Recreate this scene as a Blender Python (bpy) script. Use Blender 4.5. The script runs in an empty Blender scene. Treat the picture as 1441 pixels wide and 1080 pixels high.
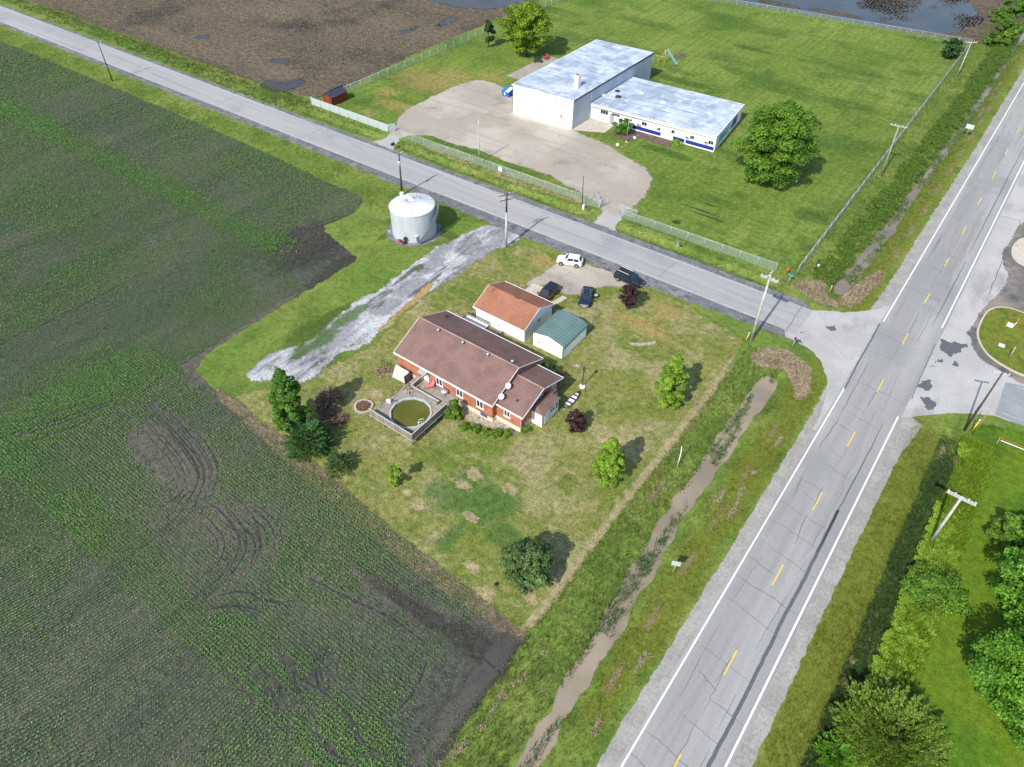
import bpy, math, random
import numpy as np
from mathutils import Vector
from mathutils.geometry import tessellate_polygon
random.seed(7); RNG = np.random.default_rng(11)
C = bpy.context.scene.collection
SC = bpy.context.scene
R = math.radians

# ---------------------------------------------------------------- survey
# World: +X runs east along the side road, +Y north along the highway, metres,
# origin on the ground straight below the drone, which hovers 70 m up.
F = 1015.; PIT = R(44.6); ROLL = R(-0.2); H = 70.; A = R(53.5)
def P(px, py, z=0.):
    x = (px-720.5)/F; y = (py-540)/F
    c, s = math.cos(ROLL), math.sin(ROLL); x, y = c*x-s*y, s*x+c*y
    cp, sp = math.cos(PIT), math.sin(PIT)
    X, Y, Z = x, cp-y*sp, -sp-y*cp
    ca, sa = math.cos(A), math.sin(A)
    t = (z-H)/Z
    return ((X*sa-Y*ca)*t, (X*ca+Y*sa)*t)
def Q(pts, z=0.): return [P(a, b, z) for a, b in pts]

# ---------------------------------------------------------------- noise (numpy)
def _hash(i, j, s):
    n = (i*374761393 + j*668265263 + s*974634217) & 0xffffffff
    n = ((n ^ (n >> 13))*1274126177) & 0xffffffff
    return ((n ^ (n >> 16)) & 0xffff)/65535.0
def vnoise(x, y, s=0):
    x = np.asarray(x, float); y = np.asarray(y, float)
    i = np.floor(x).astype(np.int64); j = np.floor(y).astype(np.int64)
    u = x-i; v = y-j; u = u*u*(3-2*u); v = v*v*(3-2*v)
    a = _hash(i, j, s); b = _hash(i+1, j, s); c = _hash(i, j+1, s); d = _hash(i+1, j+1, s)
    return (a*(1-u)+b*u)*(1-v)+(c*(1-u)+d*u)*v
def fbm(x, y, s=0, o=4):
    t = 0; a = .5; f = 1.
    for k in range(o):
        t = t+a*vnoise(x*f, y*f, s+k*17); a *= .5; f *= 2.03
    return t/(1-.5**o)
def sstep(x, a, b):
    t = np.clip((np.asarray(x, float)-a)/(b-a), 0, 1); return t*t*(3-2*t)

# ---------------------------------------------------------------- terrain height
def seg_ditch(d, hw, bank, depth):
    d = np.abs(d); return -depth*(1-sstep(d, hw, hw+bank))
def height(e, n):
    e = np.asarray(e, float); n = np.asarray(n, float)
    wob = (fbm(e*.35, n*.35, 5)-.5)
    c = np.interp(n, [10, 18, 28, 40, 53, 80], [-12., -12.15, -12.6, -13.3, -14.05, -14.0])+.5*(fbm(n*.12, n*0, 9)-.5)
    w = -.28+.25*sstep(n, 17, 60)+.75*(fbm(n*.33, n*0+3, 4)-.5)
    d1 = seg_ditch(e-c, w, 3.5, .95)*(1-sstep(n, 79.5, 83))
    c2 = np.interp(n, [100, 108, 130, 153, 190, 230, 330], [-13.2, -12.95, -12.3, -11.8, -11.2, -11.4, -11.])+.5*(fbm(n*.15, n*0, 21)-.5)
    d2 = seg_ditch(e-c2, .12-.45*sstep(n, 125, 155)+.5*(fbm(n*.25, n*0, 31)-.5), 2.5, .95)*sstep(n, 102, 107)
    d3 = seg_ditch(e-9.15-.5*(fbm(n*.2, n*0, 41)-.5), .55, 2.0, .9)*(1-sstep(n, 80, 85))
    dn = n-(99.9+.012*(e+60))
    gap = (sstep(e, -132, -128)*(1-sstep(e, -111, -108))+sstep(e, -103, -100)*(1-sstep(e, -60, -57))+sstep(e, -51, -48)*(1-sstep(e, -24, -20)))
    d4 = seg_ditch(dn, .15, 1.3, .55)*gap
    h = np.minimum(np.minimum(d1, d2), np.minimum(d3, d4)); wob2 = fbm(e*1.1, n*.7, 6)-.5
    return h+(wob*.45+wob2*.35)*np.clip(-h, 0, .7)

# ---------------------------------------------------------------- node materials
class NT:
    def __init__(s, name):
        s.m = bpy.data.materials.new(name); s.m.use_nodes = True
        s.t = s.m.node_tree; s.t.nodes.clear()
    def n(s, typ, **kw):
        o = s.t.nodes.new(typ)
        for k, v in kw.items():
            if k.startswith('_'): setattr(o, k[1:], v)
        return o
    def l(s, a, b): s.t.links.new(a, b)
    def val(s, sock, v):
        if hasattr(v, 'node'): s.l(v, sock)
        else: sock.default_value = v
    def math(s, op, a, b=0., c=None, clamp=False):
        o = s.n('ShaderNodeMath'); o.operation = op; o.use_clamp = clamp
        s.val(o.inputs[0], a); s.val(o.inputs[1], b)
        if c is not None: s.val(o.inputs[2], c)
        return o.outputs[0]
    def pos(s):
        if not hasattr(s, '_p'):
            s._p = s.n('ShaderNodeTexCoord').outputs['Object']
        return s._p
    def noise(s, scale, detail=4., rough=.55, off=(0, 0, 0), stretch=(1, 1, 1), dist=0., rot=0.):
        mp = s.n('ShaderNodeMapping'); s.l(s.pos(), mp.inputs[0])
        mp.inputs['Location'].default_value = off
        mp.inputs['Rotation'].default_value = (0, 0, rot)
        mp.inputs['Scale'].default_value = stretch
        o = s.n('ShaderNodeTexNoise'); s.l(mp.outputs[0], o.inputs['Vector'])
        o.inputs['Scale'].default_value = scale; o.inputs['Detail'].default_value = detail
        o.inputs['Roughness'].default_value = rough; o.inputs['Distortion'].default_value = dist
        return o.outputs['Fac']
    def ramp(s, v, lo, hi, a=0., b=1.):
        o = s.n('ShaderNodeMapRange'); o.interpolation_type = 'SMOOTHSTEP'
        s.l(v, o.inputs[0]); o.inputs[1].default_value = lo; o.inputs[2].default_value = hi
        o.inputs[3].default_value = a; o.inputs[4].default_value = b
        return o.outputs[0]
    def mix(s, f, a, b, mode='MIX'):
        o = s.n('ShaderNodeMix'); o.data_type = 'RGBA'; o.blend_type = mode
        s.val(o.inputs[0], f)
        for k, v in ((6, a), (7, b)):
            if hasattr(v, 'node'): s.l(v, o.inputs[k])
            else: o.inputs[k].default_value = (*v, 1) if len(v) == 3 else v
        return o.outputs[2]
    def blobs(s, lst, soft=1., jag=.5, scale=.5):
        """1 inside world ellipses (e, n, re, rn), softened and broken by noise"""
        best = None
        for (e, n, re, rn) in lst:
            mp = s.n('ShaderNodeMapping'); mp.vector_type = 'POINT'; s.l(s.pos(), mp.inputs[0])
            mp.inputs['Location'].default_value = (-e/re, -n/rn, 0)
            mp.inputs['Scale'].default_value = (1/re, 1/rn, 0)
            ln = s.n('ShaderNodeVectorMath'); ln.operation = 'LENGTH'; s.l(mp.outputs[0], ln.inputs[0])
            best = ln.outputs['Value'] if best is None else s.math('MINIMUM', best, ln.outputs['Value'])
        nz = s.noise(scale, 5., .6)
        d = s.math('ADD', best, s.math('MULTIPLY', s.math('SUBTRACT', nz, .5), jag*2))
        return s.ramp(d, 1+.35*soft, 1-.35*soft)
    def out(s, col, rough=.8, spec=.2, metal=0., bump=None, bstr=.3, bdist=.05, trans=0.):
        b = s.n('ShaderNodeBsdfPrincipled')
        if hasattr(col, 'node'): s.l(col, b.inputs['Base Color'])
        else: b.inputs['Base Color'].default_value = (*col, 1)
        s.val(b.inputs['Roughness'], rough); b.inputs['Specular IOR Level'].default_value = spec
        b.inputs['Metallic'].default_value = metal
        if bump is not None:
            bm = s.n('ShaderNodeBump'); bm.inputs['Strength'].default_value = bstr
            bm.inputs['Distance'].default_value = bdist
            s.l(bump, bm.inputs['Height']); s.l(bm.outputs[0], b.inputs['Normal'])
        sh = b.outputs[0]
        if trans:
            tr = s.n('ShaderNodeBsdfTranslucent')
            if hasattr(col, 'node'): s.l(col, tr.inputs[0])
            else: tr.inputs[0].default_value = (*col, 1)
            mx = s.n('ShaderNodeMixShader'); mx.inputs[0].default_value = trans
            s.l(sh, mx.inputs[1]); s.l(tr.outputs[0], mx.inputs[2]); sh = mx.outputs[0]
        o = s.n('ShaderNodeOutputMaterial'); s.l(sh, o.inputs[0])
        return s.m

def plain(name, col, rough=.6, spec=.4, metal=0., var=.12, scale=3.):
    t = NT(name); nz = t.noise(scale, 5.)
    a = tuple(c*(1-var) for c in col); b = tuple(min(1, c*(1+var)) for c in col)
    return t.out(t.mix(t.ramp(nz, .3, .7), a, b), rough, spec, metal)

def ground_mat(name, base, layers, fine=(.35, 9.), bump=.5, rough=.95, bdist=.08, spec=.08):
    """layers: (colour, scale, lo, hi, kwargs) noise masks or dict(blobs=...)"""
    t = NT(name); col = t.mix(0., base, base); k = 0
    for L in layers:
        k += 1
        if isinstance(L, dict):
            f = t.blobs(L['blobs'], L.get('soft', 1.), L.get('jag', .5), L.get('scale', .5))
            if 'amt' in L: f = t.math('MULTIPLY', f, L['amt'])
            col = t.mix(f, col, L['col'])
        else:
            c, sc, lo, hi = L[:4]; kw = L[4] if len(L) > 4 else {}
            f = t.ramp(t.noise(sc, kw.get('detail', 6.), kw.get('rough', .6), (k*13.7, k*7.1, 0), kw.get('stretch', (1, 1, 1)), kw.get('dist', 0.), kw.get('rot', 0.)), lo, hi)
            f = t.math('MULTIPLY', f, kw.get('amt', 1.))
            col = t.mix(f, col, c)
    nz = t.noise(fine[1], 3., .7, (3, 5, 0)); nz2 = t.noise(fine[1]*.27, 3., .6, (31, 5, 0))
    g = t.math('ADD', t.math('MULTIPLY', nz, .6), t.math('MULTIPLY', nz2, .4))
    v = t.ramp(g, .3, .7, 1-fine[0], 1+fine[0])
    vv = t.n('ShaderNodeCombineColor')
    for i in range(3): t.l(v, vv.inputs[i])
    col = t.mix(1., col, vv.outputs[0], 'MULTIPLY')
    return t.out(col, rough, spec, 0., g, bump, bdist)

# ---------------------------------------------------------------- mesh building
class MB:
    def __init__(s): s.v = []; s.f = []; s.mi = []; s.sm = []
    def add(s, vs, fs, mi=0, sm=False):
        o = len(s.v); s.v += [tuple(v) for v in vs]
        for f in fs: s.f.append(tuple(o+i for i in f)); s.mi.append(mi); s.sm.append(sm)
        return s
    def box(s, x0, x1, y0, y1, z0, z1, mi=0):
        v = [(x, y, z) for z in (z0, z1) for y in (y0, y1) for x in (x0, x1)]
        return s.add(v, [(0, 2, 3, 1), (4, 5, 7, 6), (0, 1, 5, 4), (2, 6, 7, 3), (0, 4, 6, 2), (1, 3, 7, 5)], mi)
    def prism(s, poly, z0, z1, mi=0, top=True, bottom=True):
        n = len(poly)
        a = sum(poly[i][0]*poly[(i+1) % n][1]-poly[(i+1) % n][0]*poly[i][1] for i in range(n))
        if a < 0: poly = poly[::-1]
        v = [(x, y, z0) for x, y in poly]+[(x, y, z1) for x, y in poly]
        f = [(i, (i+1) % n, n+(i+1) % n, n+i) for i in range(n)]
        if top: f.append(tuple(range(n, 2*n)))
        if bottom: f.append(tuple(range(n-1, -1, -1)))
        return s.add(v, f, mi)
    def tube(s, pts, rad, seg=8, mi=0, cap=True, sm=True):
        pts = [Vector(p) for p in pts]
        if not hasattr(rad, '__len__'): rad = [rad]*len(pts)
        vs = []; fs = []
        for i, p in enumerate(pts):
            d = (pts[min(i+1, len(pts)-1)]-pts[max(i-1, 0)]).normalized()
            up = Vector((0, 0, 1)) if abs(d.z) < .9 else Vector((1, 0, 0))
            a = d.cross(up).normalized(); b = d.cross(a)
            for k in range(seg):
                t = 2*math.pi*k/seg
                vs.append(p+(a*math.cos(t)+b*math.sin(t))*rad[i])
        for i in range(len(pts)-1):
            for k in range(seg):
                k2 = (k+1) % seg
                fs.append((i*seg+k, (i+1)*seg+k, (i+1)*seg+k2, i*seg+k2))
        s.add(vs, fs, mi, sm)
        if cap:
            o = len(s.v)-len(vs)
            s.f.append(tuple(o+k for k in range(seg))); s.mi.append(mi); s.sm.append(False)
            s.f.append(tuple(o+(len(pts)-1)*seg+k for k in reversed(range(seg)))); s.mi.append(mi); s.sm.append(False)
        return s
    def lathe(s, prof, seg=24, c=(0, 0), mi=0, sm=True):
        vs = []; fs = []
        for r, z in prof:
            for k in range(seg):
                t = 2*math.pi*k/seg; vs.append((c[0]+r*math.cos(t), c[1]+r*math.sin(t), z))
        for i in range(len(prof)-1):
            for k in range(seg):
                k2 = (k+1) % seg; fs.append((i*seg+k, i*seg+k2, (i+1)*seg+k2, (i+1)*seg+k))
        return s.add(vs, fs, mi, sm)
    def quad(s, a, b, c, d, mi=0): return s.add([a, b, c, d], [(0, 1, 2, 3)], mi)
    def slab(s, quad, th, mi=0):
        """a sloping panel: quad (counter-clockwise seen from outside) thickened inwards"""
        q = [Vector(p) for p in quad]; n = (q[1]-q[0]).cross(q[2]-q[0]).normalized()*-th
        v = q+[p+n for p in q]; k = len(q)
        f = [tuple(range(k)), tuple(range(2*k-1, k-1, -1))]+[(i, k+i, k+(i+1) % k, (i+1) % k) for i in range(k)]
        return s.add(v, f, mi)
def obj(name, mb, mats, parent=None, loc=None):
    if not isinstance(mats, (list, tuple)): mats = [mats]
    me = bpy.data.meshes.new(name); me.from_pydata(mb.v, [], mb.f); me.update()
    for m in mats: me.materials.append(m)
    if len(mb.f):
        me.polygons.foreach_set('material_index', mb.mi); me.polygons.foreach_set('use_smooth', mb.sm)
    o = bpy.data.objects.new(name, me); C.objects.link(o)
    if parent is not None: o.parent = parent
    if loc is not None: o.location = loc
    return o
def arrmesh(name, V, Fq, mat, parent=None, smooth=False, loc=None):
    V = np.ascontiguousarray(V, dtype=np.float32); Fq = np.ascontiguousarray(Fq, dtype=np.int32)
    me = bpy.data.meshes.new(name); nf, k = Fq.shape
    me.vertices.add(len(V)); me.vertices.foreach_set('co', V.ravel())
    me.loops.add(nf*k); me.loops.foreach_set('vertex_index', Fq.ravel())
    me.polygons.add(nf); me.polygons.foreach_set('loop_start', np.arange(nf, dtype=np.int32)*k)
    me.update(calc_edges=True)
    if smooth: me.polygons.foreach_set('use_smooth', np.ones(nf, bool))
    me.materials.append(mat)
    o = bpy.data.objects.new(name, me); C.objects.link(o)
    if parent is not None: o.parent = parent
    if loc is not None: o.location = loc
    return o
def tag(o, label=None, cat=None, group=None, kind=None):
    if label: o['label'] = label
    if cat: o['category'] = cat
    if group: o['group'] = group
    if kind: o['kind'] = kind
    return o
def thing(name, label, cat, loc=(0, 0, 0), rz=0., group=None):
    o = bpy.data.objects.new(name, None); C.objects.link(o); o.empty_display_size = .3
    if len(loc) == 2: loc = (loc[0], loc[1], 0)
    o.location = loc; o.rotation_euler = (0, 0, rz)
    return tag(o, label, cat, group)
def copy_tree(o, parent=None):
    c = o.copy(); C.objects.link(c)
    if parent is not None: c.parent = parent
    for ch in list(o.children): copy_tree(ch, c)
    return c

# ---------------------------------------------------------------- flat ground patches
def jagged(poly, amp=.4, step=.5, seed=0, wl=1.2):
    out = []; n = len(poly)
    for i in range(n):
        a = poly[i]; b = poly[(i+1) % n]; L = math.hypot(b[0]-a[0], b[1]-a[1])
        k = max(1, min(800, int(L/step)))
        for j in range(k):
            t = j/k; out.append((a[0]+(b[0]-a[0])*t, a[1]+(b[1]-a[1])*t))
    x = np.array([p[0] for p in out]); y = np.array([p[1] for p in out])
    dx = (fbm(x/wl, y/wl, 100+seed, 4)-.5)*2*amp*1.6; dy = (fbm(x/wl, y/wl, 200+seed, 4)-.5)*2*amp*1.6
    return list(zip((x+dx).tolist(), (y+dy).tolist()))
def patch(name, poly, z, mat, amp=.35, step=.5, seed=None, wl=1.2, kind='structure', smooth_rounds=1):
    for _ in range(smooth_rounds):       # round the corners of the surveyed outline
        q = []
        n = len(poly)
        for i in range(n):
            a = poly[i]; b = poly[(i+1) % n]
            q.append((a[0]*.75+b[0]*.25, a[1]*.75+b[1]*.25)); q.append((a[0]*.25+b[0]*.75, a[1]*.25+b[1]*.75))
        poly = q
    if amp: poly = jagged(poly, amp, step, sum(ord(ch) for ch in name) % 97 if seed is None else seed, wl)
    v3 = [Vector((x, y, 0)) for x, y in poly]
    tris = tessellate_polygon([v3])
    mb = MB()
    fs = []
    for t in tris:
        a, b, c = (v3[i] for i in t)
        fs.append(tuple(t) if (b-a).cross(c-a).z > 0 else (t[0], t[2], t[1]))
    mb.add([(x, y, z) for x, y in poly], fs)
    o = obj(name, mb, mat)
    if kind: tag(o, kind=kind)
    return o

def edge_dist(x, y, poly):
    """signed distance to a closed outline, positive inside"""
    d = np.full(x.shape, 1e9); c = np.zeros(x.shape, bool); n = len(poly)
    for i in range(n):
        x1, y1 = poly[i]; x2, y2 = poly[(i+1) % n]; dx, dy = x2-x1, y2-y1; L = dx*dx+dy*dy or 1e-9
        t = np.clip(((x-x1)*dx+(y-y1)*dy)/L, 0, 1); d = np.minimum(d, np.hypot(x-x1-t*dx, y-y1-t*dy))
        if y1 != y2: c ^= ((y1 > y) != (y2 > y)) & (x < dx*(y-y1)/(dy or 1e-9)+x1)
    return np.where(c, d, -d)
_soft = {}
def soften(mat, amp, scale, w):
    """the same ground thinning out at its rim, so that the ground below shows between its grains"""
    key = (mat.name, amp, scale, w)
    if key in _soft: return _soft[key]
    m = mat.copy(); t = m.node_tree; out = next(n for n in t.nodes if n.type == 'OUTPUT_MATERIAL'); src = out.inputs[0].links[0].from_socket
    N = NT.__new__(NT); N.m = m; N.t = t
    at = t.nodes.new('ShaderNodeAttribute'); at.attribute_name = 'edge'
    nz = N.math('ADD', N.math('MULTIPLY', N.math('SUBTRACT', N.noise(scale, 6., .68, (5, 9, 0)), .5), amp*2.6), N.math('MULTIPLY', N.math('SUBTRACT', N.noise(scale*5, 3., .7, (1, 2, 0)), .5), amp*.9))
    f = N.ramp(N.math('ADD', at.outputs['Fac'], nz), -w/2, w/2)
    tr = t.nodes.new('ShaderNodeBsdfTransparent'); mx = t.nodes.new('ShaderNodeMixShader')
    t.links.new(f, mx.inputs[0]); t.links.new(tr.outputs[0], mx.inputs[1]); t.links.new(src, mx.inputs[2]); t.links.new(mx.outputs[0], out.inputs[0])
    _soft[key] = m; return m
def spatch(name, poly, z, mat, amp=.6, scale=.7, w=.25, cell=.4, kind='structure'):
    for _ in range(1):
        n = len(poly); q = []
        for i in range(n):
            a = poly[i]; b = poly[(i+1) % n]; q += [(a[0]*.8+b[0]*.2, a[1]*.8+b[1]*.2), (a[0]*.2+b[0]*.8, a[1]*.2+b[1]*.8)]
        poly = q
    x = [p[0] for p in poly]; y = [p[1] for p in poly]; m = amp*1.8
    gx = np.arange(min(x)-m, max(x)+m+cell, cell); gy = np.arange(min(y)-m, max(y)+m+cell, cell)
    X, Y = np.meshgrid(gx, gy); D = edge_dist(X, Y, poly); ok = D > -m
    keep = ok[:-1, :-1] | ok[1:, :-1] | ok[:-1, 1:] | ok[1:, 1:]
    idx = np.arange(X.size).reshape(X.shape); F_ = np.stack([idx[:-1, :-1], idx[:-1, 1:], idx[1:, 1:], idx[1:, :-1]], -1)[keep]
    use = np.unique(F_); rm = np.full(X.size, -1); rm[use] = np.arange(len(use))
    V = np.stack([X.ravel()[use], Y.ravel()[use], np.full(len(use), z)], -1)
    o = arrmesh(name, V, rm[F_], soften(mat, amp, scale, w))
    at = o.data.attributes.new('edge', 'FLOAT', 'POINT'); at.data.foreach_set('value', D.ravel()[use].astype(np.float32))
    if kind: tag(o, kind=kind)
    return o
# ================================================================ the setting
def pxb(px, py, rx, ry=None): e, n = P(px, py); return (e, n, rx, ry or rx)
def lin(r, g, b):   # sRGB 0-255 -> linear
    return tuple((c/255/12.92) if c <= 10 else ((c/255+.055)/1.055)**2.4 for c in (r, g, b))

M_verge = ground_mat('verge_grass', (.12, .182, .033), [
    ((.175, .215, .05), .06, .42, .62), ((.068, .12, .022), .16, .45, .7), ((.21, .205, .07), .5, .58, .76, dict(amt=.6, stretch=(.3, 1.5, 1))),
    ((.06, .115, .016), 1.2, .55, .75, dict(amt=.6)), ((.24, .23, .10), 2.2, .6, .78, dict(amt=.5)),
    dict(col=(.035, .075, .014), blobs=[pxb(430, 470, 2.2, 4), pxb(465, 450, 1.5, 5), pxb(520, 425, 1., 6), pxb(640, 335, 6, 1.2), pxb(545, 330, .8, 2.2)], jag=.7, scale=.6, amt=.7),
    dict(col=(.12, .14, .020), blobs=[(-9.4, 40+22*i, 1.9, 16.) for i in range(9)]+[(6.3, 50, 2.1, 36)], jag=.6, scale=.35, amt=.8), dict(col=(.035, .05, .016), blobs=[(9.2, 50, .8, 36)], jag=.6, scale=.8, amt=.6), dict(col=(.21, .15, .10), blobs=[(-8.7, 112+9*i, .5, 2.2) for i in range(11)]+[(-9.8, 30+8*i, .35, 2.) for i in range(6)], jag=1.2, scale=.7, amt=.6)], (.4, 5.), .7)
M_school = ground_mat('mown_grass', (.125, .182, .033), [
    ((.175, .222, .048), .035, .4, .65), ((.062, .115, .020), .06, .47, .66, dict(stretch=(.6, 1.4, 1))),
    ((.050, .098, .018), .15, .52, .70, dict(amt=.75)), ((.19, .215, .06), .32, .54, .76, dict(amt=.6)),
    ((.08, .14, .02), .35, .45, .6, dict(stretch=(3., .1, 1), amt=.5)), ((.055, .10, .018), .8, .55, .74, dict(amt=.5)),
    dict(col=(.27, .20, .075), blobs=[pxb(590, 120, 5, 3), pxb(560, 150, 6, 2), pxb(640, 108, 6, 3), pxb(545, 130, 3, 2), pxb(690, 108, 4, 2), pxb(520, 160, 2, 1.5), pxb(612, 118, 12, 5)], jag=1.5, scale=.45, soft=2., amt=.65),
    dict(col=(.03, .045, .014), blobs=[pxb(985, 296, 3.8, .22), pxb(995, 305, 3.5, .22), pxb(1000, 289, 1.6, .2), pxb(952, 313, .7, .7)], jag=.35, scale=1.5, amt=.9),
    dict(col=(.04, .085, .016), blobs=[pxb(1140, 305, 3.2, 2.), pxb(905, 120, 3, 5), pxb(960, 115, 9, 1.6), pxb(1060, 70, 6, 1.2), pxb(940, 215, 6, 1.3)], jag=.8, scale=.4, amt=.7)], (.5, 4.), .6)
M_yard = ground_mat('dry_lawn', (.185, .19, .055), [
    ((.125, .16, .030), .07, .42, .6), ((.26, .235, .11), .11, .46, .64), ((.085, .135, .026), .25, .54, .7, dict(amt=.8)),
    ((.33, .275, .15), .6, .54, .72, dict(amt=.75)), ((.085, .12, .025), 1.3, .52, .7, dict(amt=.7)), ((.29, .25, .14), 2.2, .6, .78, dict(amt=.6)),
    dict(col=(.05, .115, .025), blobs=[pxb(670, 705, 4.5, 2.6), pxb(650, 690, 2, 4.), pxb(712, 755, 2.6, 1.6), pxb(635, 755, .9, 2.4), pxb(700, 705, 3, 2), pxb(615, 690, 1.5, 1.2), pxb(722, 545, 2., 5.)], jag=.55, scale=.7, amt=.75),
    dict(col=(.38, .29, .18), blobs=[pxb(668, 668, 1.1, .9), pxb(650, 682, 1.3, .6), pxb(589, 712, .9, .8), pxb(720, 690, 1., .6), pxb(663, 728, 1.1, .5), pxb(665, 800, .9, .6), pxb(685, 838, .9, .7), pxb(745, 842, .8, .6), pxb(572, 693, .6, .5), pxb(850, 620, .9, .7), pxb(528, 555, 1, .8)], jag=1.5, scale=1.5, amt=.65),
    dict(col=(.30, .25, .14), blobs=[(-19.6, 30+6*i, .55, 4.) for i in range(9)], jag=.8, scale=.8, amt=.8),
    dict(col=(.30, .22, .085), blobs=[pxb(765, 370, 2.5, 2), pxb(905, 460, 5, 1.6), pxb(935, 440, 2, 2), pxb(590, 415, 1.2, 4.5), pxb(560, 445, .9, 3)], jag=.8, scale=.7, amt=.7)],
    (.5, 4.5), .7)
M_soil = ground_mat('field_soil', (.074, .078, .061), [
    ((.10, .098, .073), .05, .42, .62, dict(stretch=(2., .5, 1))), ((.060, .066, .055), .09, .48, .66, dict(stretch=(2.4, .35, 1))),
    ((.085, .08, .055), .28, .54, .74, dict(amt=.5, stretch=(2, .3, 1))), ((.040, .046, .041), .5, .58, .76, dict(amt=.6)),
    ((.14, .125, .08), 3.2, .6, .74, dict(amt=.5)),
    dict(col=(.036, .034, .032), blobs=[pxb(600, 868, 6, .9), pxb(670, 910, 4, 1.6), pxb(545, 828, 5, .9), pxb(430, 345, 6, 9), pxb(480, 380, 3, 8)], jag=.8, scale=.5, amt=.75),
    dict(col=(.115, .105, .082), blobs=[pxb(270, 690, 13, 8), pxb(400, 730, 12, 5), pxb(180, 640, 8, 6), pxb(330, 470, 6, 12), pxb(440, 840, 8, 3)], jag=.9, scale=.3, soft=2., amt=.6)],
    (.55, 5.), .9)
M_margin = ground_mat('field_margin', (.17, .13, .085), [((.10, .085, .06), .5, .45, .65), ((.26, .20, .12), 1.4, .52, .7), ((.09, .12, .03), .9, .6, .75)], (.5, 8.), .7)
M_stub = ground_mat('stubble', (.10, .08, .058), [
    ((.13, .103, .068), .05, .42, .66, dict(stretch=(.35, 1.6, 1), rot=.25)), ((.05, .042, .038), .045, .5, .68),
    ((.24, .19, .12), .7, .55, .72, dict(amt=.75, stretch=(.4, 1.5, 1), rot=.25)), ((.04, .035, .03), .9, .5, .66, dict(amt=.7)),
    ((.30, .25, .17), 1.9, .6, .74, dict(amt=.7))], (.6, 3.), .9)
M_gravel = ground_mat('pale_gravel', (.34, .30, .25), [
    ((.42, .38, .32), .08, .42, .64), ((.25, .22, .19), .12, .55, .72), ((.17, .16, .10), .35, .62, .75, dict(amt=.7)), ((.46, .43, .38), 1.2, .58, .76, dict(amt=.5)),
    ((.29, .25, .21), .3, .5, .66, dict(amt=.5, stretch=(.15, 2., 1), rot=-.5))], (.25, 12.), .5)
M_greygravel = ground_mat('grey_gravel', (.25, .25, .265), [
    ((.46, .46, .475), .09, .40, .56, dict(stretch=(1.8, .45, 1))), ((.11, .11, .115), .17, .52, .64, dict(stretch=(2.2, .45, 1))), ((.40, .40, .41), .8, .55, .7, dict(amt=.6)),
    ((.10, .10, .10), .9, .6, .74, dict(amt=.6)), ((.09, .12, .04), .3, .58, .68, dict(amt=.9)),
    dict(col=(.075, .075, .08), blobs=[pxb(578, 405, 2, 3.4), pxb(605, 375, 1.6, 4), pxb(545, 432, 1.4, 3), pxb(660, 345, 2.5, 3), pxb(625, 350, 1.2, 4)], jag=1., scale=.5, amt=.55),
    dict(col=(.06, .11, .025), blobs=[pxb(455, 478, 1.4, 3), pxb(492, 446, 1.2, 4), pxb(425, 495, 1.2, 2)], jag=1., scale=.6, amt=.85)], (.4, 7.), .6)
M_asphalt = ground_mat('aged_asphalt', (.275, .273, .267), [
    ((.225, .225, .222), .22, .56, .6, dict(stretch=(1.2, .12, 1), amt=.45, detail=1.)),
    ((.335, .332, .322), .12, .42, .64, dict(stretch=(2.5, .12, 1))), ((.235, .232, .228), .5, .5, .68, dict(stretch=(1.6, .06, 1), amt=.8)),
    ((.25, .25, .245), .05, .5, .66), ((.31, .305, .30), .7, .6, .78, dict(amt=.5)), ((.34, .33, .31), .25, .62, .72, dict(amt=.4))], (.10, 14.), .15, .85, .02)
M_sideroad = ground_mat('side_road_asphalt', (.31, .305, .30), [
    ((.345, .34, .33), .10, .42, .62, dict(stretch=(.12, 2.2, 1))), ((.235, .245, .265), .45, .5, .7, dict(stretch=(.06, 1.6, 1), amt=.8)),
    ((.26, .265, .28), .08, .52, .68)], (.09, 14.), .12, .85, .02)
M_pave = ground_mat('pale_pavement', (.36, .352, .338), [
    ((.41, .402, .385), .12, .42, .62), ((.285, .28, .272), .2, .52, .7, dict(stretch=(1., .4, 1))), ((.26, .27, .28), .9, .62, .78, dict(amt=.6))], (.12, 12.), .2, .85, .02)
M_shoulder = ground_mat('shoulder_chippings', (.275, .26, .235), [((.33, .315, .29), .3, .4, .64), ((.25, .24, .22), .7, .5, .72, dict(stretch=(1.5, .4, 1))), ((.21, .20, .18), 2., .6, .76, dict(amt=.5))], (.28, 10.), .4)
M_darkshoulder = ground_mat('dark_chippings', (.145, .147, .155), [((.22, .22, .225), .4, .45, .66), ((.075, .08, .09), .8, .5, .7), ((.30, .29, .28), 1.5, .62, .75, dict(amt=.6))], (.35, 9.), .5)
M_concrete = ground_mat('pad_concrete', (.45, .40, .33), [((.52, .47, .40), .3, .4, .66), ((.36, .32, .27), .6, .55, .74)], (.10, 10.), .15)
M_padgrey = ground_mat('grey_concrete', (.30, .27, .24), [((.36, .33, .30), .3, .4, .66), ((.24, .21, .19), .8, .52, .74)], (.15, 8.), .15)
M_whitepaint = ground_mat('road_white', (.74, .74, .73), [((.55, .56, .57), 1.6, .55, .72, dict(amt=.7))], (.08, 12.), .1, .7)
M_wornwhite = ground_mat('worn_white', (.50, .505, .51), [((.33, .34, .355), 1.2, .42, .62)], (.08, 12.), .1, .7)
M_yellow = ground_mat('road_yellow', (.72, .50, .05), [((.55, .40, .09), 2.5, .55, .72, dict(amt=.7))], (.08, 12.), .1, .7)
M_wornyellow = ground_mat('worn_yellow', (.46, .37, .19), [((.32, .30, .26), 1.6, .42, .62)], (.08, 12.), .1, .7)
M_tar = plain('crack_tar', (.105, .108, .118), .8, .15)
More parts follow.
